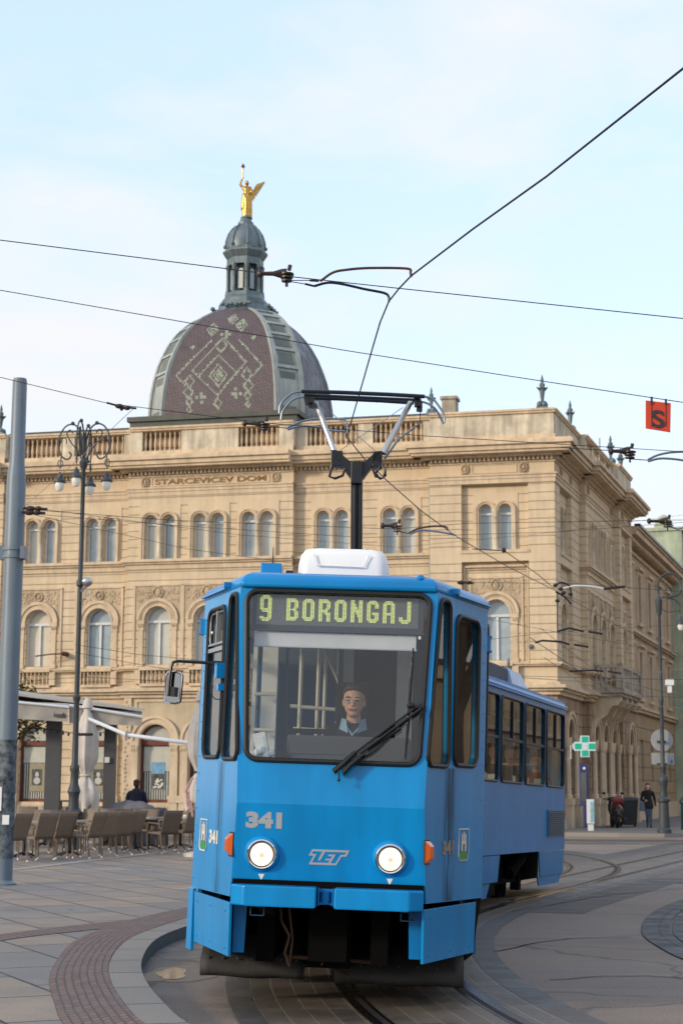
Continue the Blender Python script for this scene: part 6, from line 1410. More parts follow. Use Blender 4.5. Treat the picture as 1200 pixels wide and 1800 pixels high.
# ---------------------------------------------------------------- CAFE TERRACE
def make_chair():
    r=thing('cafe_chair','taupe woven cafe armchair','chair',(0,0,0),'woven cafe chairs on the terrace')
    mb=MB(); mb.hexa([(-.24,-.24,.42),(.24,-.24,.42),(.22,.22,.40),(-.22,.22,.40)],[(-.24,-.24,.46),(.24,-.24,.46),(.22,.22,.44),(-.22,.22,.44)]); mb.build('seat',M_chair,r,bevel=.012)
    mb=MB(); vs=[];K=6;J=6
    for j in range(J+1):
        z=.40+.52*j/J; 
        for k in range(K+1):
            x=-.23+.46*k/K; vs.append((x*(1+.08*j/J),.22+.17*j/J-.03*math.cos(PI*(k/K-.5))+ .03,z))
    mb.add(vs,[(j*(K+1)+k,j*(K+1)+k+1,(j+1)*(K+1)+k+1,(j+1)*(K+1)+k) for j in range(J) for k in range(K)])
    o=mb.build('backrest',M_chair,r,smooth=True); q=o.modifiers.new('s','SOLIDIFY'); q.thickness=.03
    for s in (-1,1):
        mb=MB(); mb.tube([(s*.25,-.22,.02),(s*.25,-.22,.46)],.018,6); mb.build('leg',M_chair,r); mb=MB(); mb.tube([(s*.23,.30,.02),(s*.235,.24,.42)],.018,6); mb.build('leg',M_chair,r)
        mb=MB(); mb.tube(smooth_line([(s*.25,-.22,.44),(s*.27,-.23,.60),(s*.28,-.16,.65),(s*.28,.05,.65),(s*.26,.27,.63)],3),.018,6); mb.build('armrest',M_chair,r,smooth=True)
    mb=MB()
    for s in (-1,1): mb.lathe((s*.25,-.22,0),[(.02,0),(.02,.03)],8); mb.lathe((s*.23,.30,0),[(.02,0),(.02,.03)],8)
    mb.build('glide',M_white,r); return r
chair=make_chair(); first=True
ordn=['first','second','third','fourth','fifth','sixth','seventh','eighth','ninth','tenth','eleventh','twelfth']
front=[(16,33.6,2.25),(64,34.6,2.32),(98,35.4,2.05),(148,35.6,2.2),(176,36.4,2.1),(203,37.3,2.15),(222,38.6,2.3),(286,38.4,2.2),(314,39.6,2.0),(335,40.2,2.3)]
second=[(40,36.6,-1.5),(58,38.0,.3),(92,38.4,2.4),(128,37.8,-1.2),(140,40.0,.4),(178,40.5,.2),(205,41.5,2.7),(250,40.6,.15),(266,41.6,-.6),(300,42.2,1.2),(326,43,1.6)]
third=[(44,43,.2),(84,44,1.2),(120,44.5,2.6),(168,45,.2),(222,45.5,1.0)]
def place(src,x,y,rz,label,used):
    o=src if not used else copy_tree(src)
    o.location=(x,y,.12); o.rotation_euler=(0,0,rz); o['label']=label; return o
u=False
for nm,lst in (('front',front),('middle',second),('back',third)):
    for i,(px,Y,rz) in enumerate(lst):
        rz+=.22*math.sin(i*2.3+len(lst)); p=atY(px,1450,Y); place(chair,p.x,Y,-rz,f'woven taupe cafe armchair, {ordn[i]} from the steel mast in the {nm} row',u); u=True
def make_table():
    r=thing('cafe_table','small cafe table','table',(0,0,0),'cafe tables on the terrace')
    mb=MB(); mb.slab(rrect(-.36,.36,-.36,.36,.03,3),lambda a,b,t:(a,b,t),.71,.74); mb.build('table_top',M_table,r)
    mb=MB(); mb.tube([(0,0,.05),(0,0,.71)],.035,8); mb.build('pedestal',M_blk,r)
    mb=MB()
    for k in range(4): a=PI/4+k*PI/2; mb.tube([(0,0,.12),(.18*math.cos(a),.18*math.sin(a),.07),(.3*math.cos(a),.3*math.sin(a),.02)],.02,6)
    mb.build('foot',M_blk,r); return r
tb=make_table()
tl_=[(44,35.3,'small grey square cafe table nearest the steel mast'),(124,36.4,'small grey cafe table between the third and fourth front chairs'),(238,39.2,'pale topped cafe table in the gap of the front chair row'),(262,40.6,'pale topped cafe table just behind the gap in the front row'),(318,41.2,'cafe table nearest the tram, partly behind the last chairs'),(80,41.5,'cafe table among the middle row near the first awning post'),(190,43,'cafe table under the second awning post')]
for i,(px,Y,lb) in enumerate(tl_): p=atY(px,1450,Y); place(tb,p.x,Y,.3*i,lb,i>0)
mb=MB(); 
for i,(px,Y) in enumerate(((238,39.2),(44,35.3),(318,41.2))):
    p=atY(px,1450,Y); mb=MB(); mb.lathe((p.x+.1,Y,.861),[(.045,0),(.05,.02),(.04,.045),(.02,.045)],12); o=mb.build('ashtray',M_white,loc=(p.x+.1,Y,.861)); tag(o,['white ashtray on the pale table in the gap of the front row','white ashtray on the table beside the steel mast','white ashtray on the table nearest the tram'][i],'ashtray','ashtrays on the cafe tables')
# high bar table by the first post
p=atY(108,1400,45.5); hb_=thing('bar_table','tall dark bar table standing between the awning post and lamp base','bar table',(p.x,p.y,.12)); mb=MB(); mb.box(p.x-.35,p.x+.35,p.y-.3,p.y+.3,1.16,1.20); mb.build('table_top',M_post,hb_); mb=MB(); mb.tube([(p.x,p.y,.12),(p.x,p.y,1.16)],.035,8); mb.lathe((p.x,p.y,.12),[(.25,0),(.25,.02),(.04,.05)],16); mb.build('pedestal',M_post,hb_)
# covered stack
p=atY(232,1430,43.5); mb=MB(frame(Vector((p.x,43.5,.12)),Vector((1,0,0)),Vector((0,1,0)),ZZ)); 
vs=[];NX,NY=14,6
for i in range(NX+1):
    for j in range(NY+1):
        x=-.75+1.6*i/NX; y=-.45+.9*j/NY; e=max(0,1-(abs((i/NX)*2-1))**3)*max(0,1-abs(j/NY*2-1)**4); vs.append((x,y,.35+.80*e**.6-.12*(i/NX)+.02*math.sin(i*2+j)))
mb.add(vs,[(i*(NY+1)+j,(i+1)*(NY+1)+j,(i+1)*(NY+1)+j+1,i*(NY+1)+j+1) for i in range(NX) for j in range(NY)])
o=mb.build('covered_furniture',mat('grey_cover',(.16,.155,.17),.8,noise=.2,bump=.3,bscale=5),loc=(p.x,43.5,.12),smooth=80); tag(o,'low heap of furniture under a grey weather cover behind the chairs','covered furniture'); q=o.modifiers.new('s','SOLIDIFY'); q.thickness=.02
mb=MB(frame(Vector((p.x,43.5,.12)),Vector((1,0,0)),Vector((0,1,0)),ZZ)); mb.box(-.65,.7,-.4,.4,0,.5); mb.build('stacked_base',M_bin,o)
mb=MB(); p=atY(270,1440,42.8); 
mb.hexa([(p.x-.3,42.6,.12),(p.x+.35,42.6,.12),(p.x+.35,43.2,.12),(p.x-.3,43.2,.12)],[(p.x-.28,42.65,1.02),(p.x+.3,42.65,1.0),(p.x+.3,43.15,1.05),(p.x-.28,43.15,1.05)]); o=mb.build('covered_heater',mat('navy_cover',(.03,.033,.05),.8,noise=.3),loc=(p.x,42.8,.12),bevel=.05); tag(o,'dark navy covered block beside the grey covered heap','covered block')
# closed parasols
def parasol(px,Y,z0,z1,zt,label,seed,knot=True):
    p=atY(px,1400,Y); x=p.x; t=thing('closed_parasol',label,'parasol',(x,Y,.12),'folded parasols on the terrace')
    mb=MB(); mb.tube([(x,Y,.12),(x,Y,z1)],.03,8); mb.lathe((x,Y,.12),[(.35,0),(.35,.07),(.06,.12)],16); mb.build('pole',M_cream,t)
    rg_=random.Random(seed); n=28; prof_=[]
    H_=z1-z0
    rad=lambda k: (.07+.30*min(1,k/.30)**.8 if k<.30 else (.37 if k<.52 else .37-.23*(k-.52)/.16)) if k<.68 else (.14+.26*math.sin((k-.68)/.32*2.2))
    rows=26;vs=[];ph=[rg_.uniform(0,6) for _ in range(4)]
    for i in range(rows+1):
        k=i/rows; z=z1-H_*k; r=rad(k)*.92
        for j in range(n):
            a=2*PI*j/n; f=1+.13*math.sin(8*a+ph[0])*min(1,k*4)+.07*math.sin(3*a+ph[1]+k*3)+(.12*math.sin(5*a+ph[2]+k*9) if k>.7 else 0)
            zz=z-(.10*math.sin(4*a+ph[3]) if i==rows else 0); vs.append((x+r*f*math.cos(a)*.80,Y+r*f*math.sin(a)*.80,zz))
    mb=MB(); mb.add(vs,[(i*n+j,i*n+(j+1)%n,(i+1)*n+(j+1)%n,(i+1)*n+j) for i in range(rows) for j in range(n)]+[tuple(range(n))]); mb.build('canopy',M_cream,t,smooth=60)
    mb=MB(); mb.lathe((x,Y,z1-.05),[(.15,0),(.13,.08),(.10,.18),(.05,.25)],12); mb.build('top_cap',M_cream,t,smooth=True)
    zk=z1-H_*.68; mb=MB(); mb.lathe((x,Y,zk),[(.15,-.02),(.16,0),(.15,.02)],14); mb.build('tie_cord',M_letter if seed==2 else M_cream,t); return t
parasol(150,43,1.02,3.55,3.6,'folded cream parasol tied up beneath the cafe awning',1)
pz=parasol(352,36.5,1.15,3.42,3.5,'folded cream parasol with a red and white ribbon beside the tram',2)
p=atY(349,1400,36.5); mb=MB()
for k in range(5): mb.tube([(p.x-.12+.04*k,36.35,1.75),(p.x-.24+.05*k,36.28,1.5-.05*(k%3)),(p.x-.2+.05*k,36.3,1.15-.1*(k%3))],.028,5)
mb.build('ribbon',M_redtape,pz)
# awning on posts
AW=thing('cafe_awning','long grey canvas cafe awning on dark steel posts with printed valance','awning',(-6.6,44,.12))
for px,w_ in ((92,.19),(192,.15)):
    p=atY(px,1400,44); mb=MB(); mb.box(p.x-w_,p.x+w_,43.9,44.15,.12,3.3); 
    mb.box(p.x-.3,p.x+.3,43.8,44.3,.12,.15); mb.build('post',M_post,AW)
mb=MB(); mb.box(-5.98,-5.86,43.83,43.9,2.16,2.3); mb.build('socket_box',M_white,AW)
def quadY(mb,P,Y,th=.03): mb.hexa([(p.x,Y,p.z) for p in [atY(*q,Y) for q in P]],[(p.x,Y+th,p.z) for p in [atY(*q,Y) for q in P]])
def xz(px,py,Y): p=atY(px,py,Y); return (p.x,Y,p.z)
# sloping roof sheets: front edge low, back edge high
def sheet(mb,pts,th=.025):
    b=[Vector(p) for p in pts]; mb.hexa(b,[p+Vector((0,0,th)) for p in b])
mb=MB(); sheet(mb,[xz(-60,1213,44.4),xz(252,1251,44.4),xz(234,1262,42.6),xz(-60,1222,42.6)] if False else [xz(-60,1212,44.6),xz(256,1250,44.6),xz(215,1243,46.4),xz(-60,1205,46.4)],.06); mb.build('roof_sheet',mat('pale_sheet',(.40,.38,.34),.6,noise=.1),AW)
mb=MB(); sheet(mb,[xz(-60,1232,43.4),xz(140,1240,43.4),xz(245,1258,44.5),xz(-60,1218,44.5)] if False else [xz(-60,1229,43.2),xz(250,1258,43.2),xz(250,1252,46.2),xz(-60,1214,46.2)],.03); mb.build('canopy_frame',M_post,AW)
mb=MB(); sheet(mb,[xz(-60,1236,43.0),xz(121,1240.5,43.0),xz(121,1236,45.5),xz(-60,1226,45.5)],.02); mb.build('canopy',M_canvas,AW)
for a,b,c,d in ((-60,1226,122,1243),(122,1239.5,251,1260)):
    mb=MB(); A=Vector(xz(a,b,42.95));Bq=Vector(xz(c,d,42.95)); mb.tube([A,Bq],.035,8); mb.build('front_rail',M_ltgrey,AW)
def valance(P,n=24,seed=1,Y=42.97):
    (x0,y0),(x1,y1),(x2,y2),(x3,y3)=P; mb=MB(); vs=[]
    for i in range(n+1):
        t=i/n; top=atY(x0+(x1-x0)*t,y0+(y1-y0)*t,Y); bot=atY(x3+(x2-x3)*t,y3+(y2-y3)*t,Y)
        for j in range(5): s_=j/4; v=top.lerp(bot,s_); vs.append((v.x,Y+.03*math.sin(t*23+seed)*s_,v.z))
    mb.add(vs,[(i*5+j,(i+1)*5+j,(i+1)*5+j+1,i*5+j+1) for i in range(n) for j in range(4)]); return mb.build('valance',M_canvas,AW,smooth=60)
valance([(-60,1229),(120,1245),(120,1269),(-60,1258)],seed=1); valance([(122,1242),(250,1263),(249,1276),(122,1271)],seed=2,Y=43.05)
def tx(s_,px,py,size,width,Y=42.93,ang=-4.5):
    p=atY(px,py,Y); M=frame(p,Vector((math.cos(R_(ang)),0,math.sin(R_(ang)))),Vector((-math.sin(R_(ang)),0,math.cos(R_(ang)))),Vector((0,-1,0))); mb=MB(); mb.text(s_,M,size,.004,.002,width); mb.build('printed_lettering',M_letter,AW)
tx('karcaffe',94.5,1260,.17,.30); tx('GRIZ',143.5,1258,.19,.27,Y=42.96)
# folding arm of the open awning
AR=thing('awning_arm','white folding awning arm reaching right above the terrace','awning arm',tuple(atY(153,1262,43)))
mb=MB(); mb.tube([atY(153,1262,43),atY(226,1293,41)],.045,8); mb.build('upper_arm',M_ltgrey,AR)
mb=MB(); mb.tube([atY(225,1292,41),atY(341,1307,38.5)],.045,8); mb.build('fore_arm',M_ltgrey,AR)
mb=MB(); mb.lathe(tuple(atY(225,1293,41)-Vector((0,0,.08))),[(.06,0),(.06,.16)],10); mb.build('elbow',M_alu,AR)
# string of bulbs
mb=MB(); pts=smooth_line([atY(24,1279,43.3),atY(90,1282,43.3),atY(140,1290,43.2),atY(186,1287,43.4)],5); mb.tube(pts,.008,4)
for k in range(2,len(pts)): mb.ell(pts[k]-Vector((0,0,.05)),(.03,.03,.045),6,5)
o=mb.build('festoon_lights',M_blk,loc=tuple(pts[0])); tag(o,'thin festoon string of small bulbs hung under the awning','festoon lights')
mb=MB(); pts=[atY(140+k*4,1291,42.5) for k in range(6)]
for q_ in pts: mb.ell(q_,(.06,.05,.04),8,5)
o=mb.build('strap_beads',M_blk,loc=tuple(pts[0])); tag(o,'dark beads strung around the folded parasol under the awning','bead string')
# ---------------------------------------------------------------- TREES
def tree(name,label,x,y,h,crown,nleaf,ls,seed,mleaf,bare=.0,trunk=.16):
    rg_=random.Random(seed); t=thing(name,label,'tree',(x,y,.12)); mb=MB(); tips=[]
    def br(p,d,l,r,dep):
        q=p+d*l; m=p.lerp(q,.5)+Vector((rg_.uniform(-1,1),rg_.uniform(-1,1),rg_.uniform(-1,1)))*l*.08
        mb.tube([p,m,q],[r,r*.85,r*.68],6 if dep>2 else 4,caps=False); 
        if dep==0: tips.append(q); return
        if dep<3: tips.append(m)
        for k in range(3 if dep>1 else 2):
            nd=(d+Vector((rg_.uniform(-1,1),rg_.uniform(-1,1),rg_.uniform(-.25,.8)))*.75).normalized(); br(q,nd,l*rg_.uniform(.62,.82),r*.62,dep-1)
    br(Vector((x,y,.1)),Vector((0,0,1)),h*.30,trunk,5); mb.build('trunk',M_bark,t,smooth=True)
    mb=MB(); 
    for k in range(nleaf):
        c=rg_.choice(tips)+Vector((rg_.gauss(0,1),rg_.gauss(0,1),rg_.gauss(0,1)))*crown; a=rg_.uniform(0,6);b_=rg_.uniform(-1,1)
        u_=Vector((math.cos(a),math.sin(a),b_)).normalized()*ls*rg_.uniform(.6,1.3); v_=Vector((-math.sin(a),math.cos(a),rg_.uniform(-1,1))).normalized()*ls*.6
        mb.add([c-u_,c+v_,c+u_,c-v_],[(0,1,2,3)])
    mb.build('crown',mleaf,t); return t
p=atY(22,1175,47); tree('small_tree','small tree with yellow green leaves half hidden behind the steel mast',p.x-1.05,47,4.5,.2,5200,.075,4,M_leafy,trunk=.09)
tree('bare_tree','bare brown tree on the right, outside the picture',12.5,25.5,8,.3,900,.07,11,M_bushy,trunk=.22)
tree('bare_tree','low branching bare tree on the right, outside the picture',16.5,31.5,9,.3,900,.07,21,M_bushy,trunk=.26)
tree('bare_tree','tall bare tree further down on the right, outside the picture',23,37,17,.35,2500,.09,12,M_bushy,trunk=.3)
tree('bare_tree','autumn tree standing on the left of the square, outside the picture',-20,30,13,.4,3500,.1,13,M_bushy,trunk=.28)
# ---------------------------------------------------------------- OVERHEAD LINE
def wire(pts,r,label,name='span_wire',m=None,cat='wire',sm=True,n=6):
    P=smooth_line(pts,8) if sm and len(pts)>2 else [Vector(p) for p in pts]
    mb=MB(); mb.tube(P,r,5); o=mb.build(name,m or M_wire,loc=tuple(P[0])); return tag(o,label,cat)
def zpx(x,y,z=5.66): return gz(x,y,z)
cw=[zpx(1330,20),zpx(1200,120),zpx(1080,215),zpx(960,310),zpx(830,403),zpx(722,485),zpx(701,507),zpx(683,530),zpx(668,566),zpx(655,610),zpx(632,690),zpx(616,745),zpx(609,768),zpx(640,806),zpx(680,845),zpx(740,898),zpx(800,942),zpx(890,995),zpx(975,1038),zpx(1085,1100),zpx(1140,1128),zpx(1200,1155)]
def poly_wire(P,r): 
    mb=MB(); mb.tube(P,r,6); return mb
mb=poly_wire(cw,.0075); o=mb.build('contact_wire',M_wire,loc=tuple(cw[0])); tag(o,'thick black tram contact wire curving from upper right down over the pantograph','contact wire')
c2=[zpx(975,1038),zpx(880,968),zpx(835,963,5.75),zpx(500,960,5.8)]
mb=MB(); mb.tube([zpx(975,1036),zpx(945,1010),zpx(886,968)],.008,5); mb.tube([zpx(886,968),zpx(830,965,5.7)],.01,5); mb.ell(zpx(885,967),(.04,.04,.05),6,5); o=mb.build('branch_wire',M_wire,loc=tuple(zpx(975,1036))); tag(o,'short branch wire with a joint running up left in front of the corner bay','branch wire')
L13=lambda x,y,Y=13.3:atY(x,y,Y)
wire([L13(-120,407),L13(0,422),L13(498,485),L13(720,509),L13(1200,560),L13(1330,572)],.0045,'upper thin span wire crossing the sky and the lantern of the dome',sm=False)
wire([L13(-120,492,16),L13(0,510,16),L13(300,562,16),L13(600,615,16),L13(900,662,16),L13(1144,699,16),L13(1330,727,16)],.0045,'thin span wire across the dome that carries the red S sign',sm=False)
wire([L13(-120,632,19.6),L13(0,663,19.6),L13(190,709,19.6),L13(470,744,19.6),L13(742,766,19.6),L13(1200,794,19.6),L13(1330,800,19.6)],.0045,'thin span wire across the roof parapet behind the pantograph',sm=False)
wire([atY(236,717,19.6),atY(160,788,21.5),atY(36,897,25.7)],.004,'pale stay wire slanting down from the roof line to the steel mast',m=M_wireL,sm=False)
wire([atY(40,895,25.7),atY(310,915,27.5),atY(690,930,28),atY(820,920,28),atY(1200,914,28),atY(1330,911,28)],.0045,'thin span wire from the mast band past the upper windows',sm=False)
wire([atY(38,902,25.7),atY(330,925,30),atY(640,945,31),atY(980,935,31),atY(1200,918,31)],.004,'thin second span wire just below the mast band',sm=False)
wire([atY(38,900,25.7),atY(330,965,33),atY(700,1015,34),atY(840,1024,34),atY(1010,1026,34),atY(1200,1040,34)],.0045,'sagging wire from the mast behind the tram roof to the wire crossing',sm=False)
wire([atY(36,1000-110,25.8),atY(420,1050-110,33),atY(700,962,40),atY(980,935,46),atY(1200,905,50)],.004,'faint wire rising to the right across the corner block',sm=False)
wire([atY(0,1200,44),atY(150,1190,44),atY(340,1200,44),atY(900,1188,44),atY(1200,1195,44)],.006,'low dark wire in front of the first floor balustrades',sm=False)
wire([atY(132,1133,40),atY(240,1150,40),atY(345,1160,38)],.006,'upper of the two short wires tied to the four-armed lamp',sm=False)
wire([atY(132,1147,40),atY(240,1167,40),atY(345,1185,38)],.006,'lower of the two short wires tied to the four-armed lamp',sm=False)
wire([atY(850,1125,38),atY(980,1110,42),atY(1200,1098,50)],.005,'thin wire across the side windows below the wire crossing',sm=False)
wire([atY(840,1085,36),atY(1000,1115,40),atY(1200,1150,48)],.005,'thin wire sloping down right over the side facade',sm=False)
wire([atY(955,1155,40),atY(1040,1215,46),atY(1110,1238,50),atY(1200,1245,55)],.008,'pale wire bundle over the stone balcony',m=M_wireL,sm=False)
wire([atY(900,1190,40),atY(1050,1200,46),atY(1200,1175,52)],.009,'light stay wire crossing above the stone balcony',m=M_wireL,sm=False)
wire([atY(950,1105,42),atY(1060,1190,46),atY(1200,1225,50)],.006,'dark wire running down past the stone balcony',sm=False)
wire([atY(930,1120,42),atY(1080,1222,50),atY(1200,1226,58)],.009,'thick dark feeder wire above the balcony edge',sm=False)
# pull-offs with insulators
def pulloff(name,label,parts,Y,ins,rust,r=.012):
    t=thing(name,label,'pull-off',tuple(atY(*ins,Y)))
    for k,(pts,m) in enumerate(parts):
        mb=MB(); mb.tube(smooth_line([atY(*p,Y) if len(p)==2 else zpx(p[0],p[1]) for p in pts],4),r,7); mb.build('bent_rod',m,t,smooth=True)
    return t
def insul(t,x0,x1,y,Y,s_=1,y1=None):
    y1=y if y1 is None else y1
    A=atY(x0,y,Y);Bq=atY(x1,y1,Y); mb=MB(); mb.tube([A,A.lerp(Bq,.5),A.lerp(Bq,.8),Bq],[.018*s_,.022*s_,.045*s_,.05*s_],8); mb.ell(A,(.03*s_,.03*s_,.04*s_),8,6)
    for k in range(3): mb.lathe(tuple(Bq-Vector((0,0,.02*s_+.03*k*s_))),[(.02*s_,0),(.065*s_-.008*k,.005),(.065*s_-.008*k,.018),(.02*s_,.024)],12)
    mb.tube([Bq+Vector((.02*s_,0,.03*s_)),Bq+Vector((.03*s_,0,.08*s_))],.018*s_,6); mb.tube([Bq-Vector((0,0,.08*s_)),Bq-Vector((0,0,.12*s_))],.012,6); mb.build('insulator',M_insul,t,smooth=True)
t=pulloff('pull_off','uppermost wire pull-off with one rusty and one black bent rod against the sky',[([(563,494),(585,479),(610,474),(650,471),(715,472),(721,479),(722,487)],M_rust2),([(552,503),(575,497),(600,499),(640,508),(675,515),(683,522),(683,531)],M_blk)],13.3,(505,485),0,.011)
insul(t,457,504,481,13.3,.9); mb=MB(); mb.tube([atY(508,493,13.3),atY(522,493,13.3),atY(548,493,13.3),atY(563,494,13.3)],.004,5); mb.tube([atY(510,495,13.3),atY(540,500,13.3),atY(552,503,13.3)],.004,5); mb.tube([atY(544,493,13.3),atY(560,494,13.3)],.009,6); mb.tube([atY(536,499,13.3),atY(552,503,13.3)],.009,6); mb.build('link_wire',M_blk,t)
t=pulloff('pull_off','grey bent-rod pull-off just behind the left pantograph arm',[([(505,752),(530,741),(560,736),(600,737),(609,744),(610,768)],M_steelrod),([(505,755),(530,749),(560,751),(585,757),(607,758)],M_steelrod)],19.7,(467,746),0,.014)
insul(t,430,465,744,19.7,1.0,745); mb=MB(); mb.tube([atY(469,750,19.7),atY(490,751,19.7),atY(505,753,19.7)],.006,5); mb.tube([atY(609,744,19.7),atY(609,770,19.7)],.014,6); mb.build('link_wire',M_blk,t)
t=pulloff('pull_off','rusty and grey rod pull-off in front of the upper windows right of the mast head',[([(718,937),(735,929),(760,925),(783,926),(786,932)],M_rust2),([(720,939),(740,932),(765,934),(798,940),(801,946)],M_steelrod)],27.6,(698,929),0,.017)
insul(t,672,698,924,27.6,1.3); mb=MB(); mb.tube([atY(700,934,27.6),atY(718,938,27.6)],.008,5); mb.build('link_wire',M_blk,t)
t=pulloff('pull_off','pair of grey curved rods at the right edge below the red S sign',[([(1138,808),(1155,800),(1180,795),(1215,794),(1260,796)],M_steelrod),([(1138,811),(1158,806),(1185,807),(1215,812),(1260,822)],M_steelrod)],20,(1106,797),0,.014)
insul(t,1073,1106,793,20,1.15); mb=MB(); mb.tube([atY(1108,807,20),atY(1138,809,20)],.006,5); mb.build('link_wire',M_blk,t)
wire([atY(985,787,20),atY(1073,792,20)],.005,'short wire end joining the insulator below the S sign',sm=False)
t=thing('pull_off','small dark insulator arm in front of the green house gable','pull-off',tuple(atY(1170,917,28))); insul(t,1140,1172,916,28,1.3); mb=MB(); mb.tube([atY(1174,925,28),atY(1190,930,28),atY(1210,925,28)],.014,6); mb.build('bent_rod',M_steelrod,t)
t=pulloff('wire_crossing','tangled dark wire crossing with rods in front of the corner windows',[([(982,1036),(1010,1030),(1040,1031),(1060,1035)],M_ltgrey),([(975,1030),(985,1024),(1000,1030),(1003,1050)],M_blk),([(976,1040),(990,1048),(1004,1062)],M_blk)],35,(980,1035),0,.02)
mb=MB(); mb.tube([atY(979,1040,35),atY(979,1112,35)],.012,5); mb.tube([atY(1060,1035,35),atY(1098,1031,35)],.03,6)
for x,y in ((975,1029),(985,1035),(990,1042),(979,1056),(1002,1044)): mb.ell(atY(x,y,35),(.05,.05,.04),8,6)
mb.build('crossing_fitting',M_insul,t)
for i,(Y,pts,lb) in enumerate(((38,[(940,1130),(952,1126),(985,1128),(1000,1133)],'bent rod pull-off below the wire crossing'),(38,[(979,1110),(1000,1104),(1025,1110)],'small bent rod pull-off right of the corner below the crossing'),(42,[(1000,1180),(1040,1178),(1060,1180)],'short rod fitting over the balcony parapet'))):
    t=thing('pull_off',lb,'pull-off',tuple(atY(*pts[0],Y))); mb=MB(); mb.tube([atY(*p,Y) for p in pts],.025,6); mb.build('bent_rod',M_blk,t); mb=MB(); q_=atY(pts[-1][0]+8,pts[-1][1],Y); mb.tube([q_,q_+Vector((.32,0,-.05))],.028,6); mb.build('insulator',M_insul,t)
# turnbuckles
for x,y,Y,lb,a in ((214,715,19.6,'black turnbuckle on the wire above the four-armed lamp',.10),(290/1.0,0,0,'',0),):
    if not lb: continue
    mb=MB(); mb.tube([atY(x-26,y-7,Y),atY(x,y,Y),atY(x+26,y+3,Y)],.013,6); mb.ell(atY(x-4,y-1,Y),(.05,.03,.03),8,6); mb.ell(atY(x+10,y+2,Y),(.04,.03,.03),8,6); mb.tube([atY(x-2,y+6,Y),atY(x+6,y,Y)],.02,5); o=mb.build('turnbuckle',M_insul,loc=tuple(atY(x,y,Y))); tag(o,lb,'turnbuckle','turnbuckles on the span wires')
for x,y,Y,lb,L_ in ((62,894,25.7,'upper dark turnbuckle beside the steel mast',22),(60,901,25.7,'lower dark turnbuckle beside the steel mast',20),(818,1024,34,'dark turnbuckle on the wire left of the corner window',14)):
    mb=MB(); mb.tube([atY(x-L_,y-1,Y),atY(x+L_,y+1,Y)],.022,6); mb.ell(atY(x-8,y,Y),(.08,.04,.045),8,6); mb.ell(atY(x+6,y,Y),(.06,.04,.04),8,6); o=mb.build('turnbuckle',M_insul,loc=tuple(atY(x,y,Y))); tag(o,lb,'turnbuckle','turnbuckles on the span wires')
# hanging S sign
c=atY(1156,732,16); mb=MB(); P=[atY(1134,704,16),atY(1178,709,16),atY(1177,760,16),atY(1134,753,16)]
mb.hexa([p+Vector((0,-.006,0)) for p in P],[p+Vector((0,.006,0)) for p in P]); sgn=mb.build('hanging_sign',M_signred,loc=tuple(c)); tag(sgn,'red square sign with a black letter S hung from the span wire','sign')
mb=MB(); ex=(P[1]-P[0]).normalized(); mb.text('S',frame(atY(1144,750,16)+Vector((0,-.012,0)),ex,ZZ,ex.cross(ZZ)),.235,.005,.002,width=.125); mb.build('letter',M_letter,sgn)
mb=MB()
for x in (1144,1169): mb.tube([atY(x,698 if x<1160 else 702,16)+Vector((0,-.01,0)),atY(x,750,16)+Vector((0,-.01,0))],.0035,5); mb.tube([atY(x,698 if x<1160 else 702,16)+Vector((0,-.01,0)),atY(x,711,16)+Vector((0,-.01,0))],.011,6)
mb.build('hanger',M_letter,sgn)
# wall rosettes that anchor wires
for M,u_,z_,lb in ((FM,19.55,6.75,'rusty wall bracket between the left first floor windows'),(FM,.95,6.75,'round wall rosette on the corner block above the belt')):
    mb=MB(M); mb.lathe((u_,0,z_),[(.10,-.37 if u_>10 else 0),(.09,.04),(.05,.08),(.02,.14)],12,ax='y')
    if u_>10: mb.tube([(u_,.0,z_),(u_+.5,.1,z_-.02),(u_+1.1,.2,z_-.1)],.03,6)
    o=mb.build('wall_anchor',M_zinc if u_<10 else M_rust2,loc=tuple(M@Vector((u_,0,z_)))); tag(o,lb,'wall anchor')
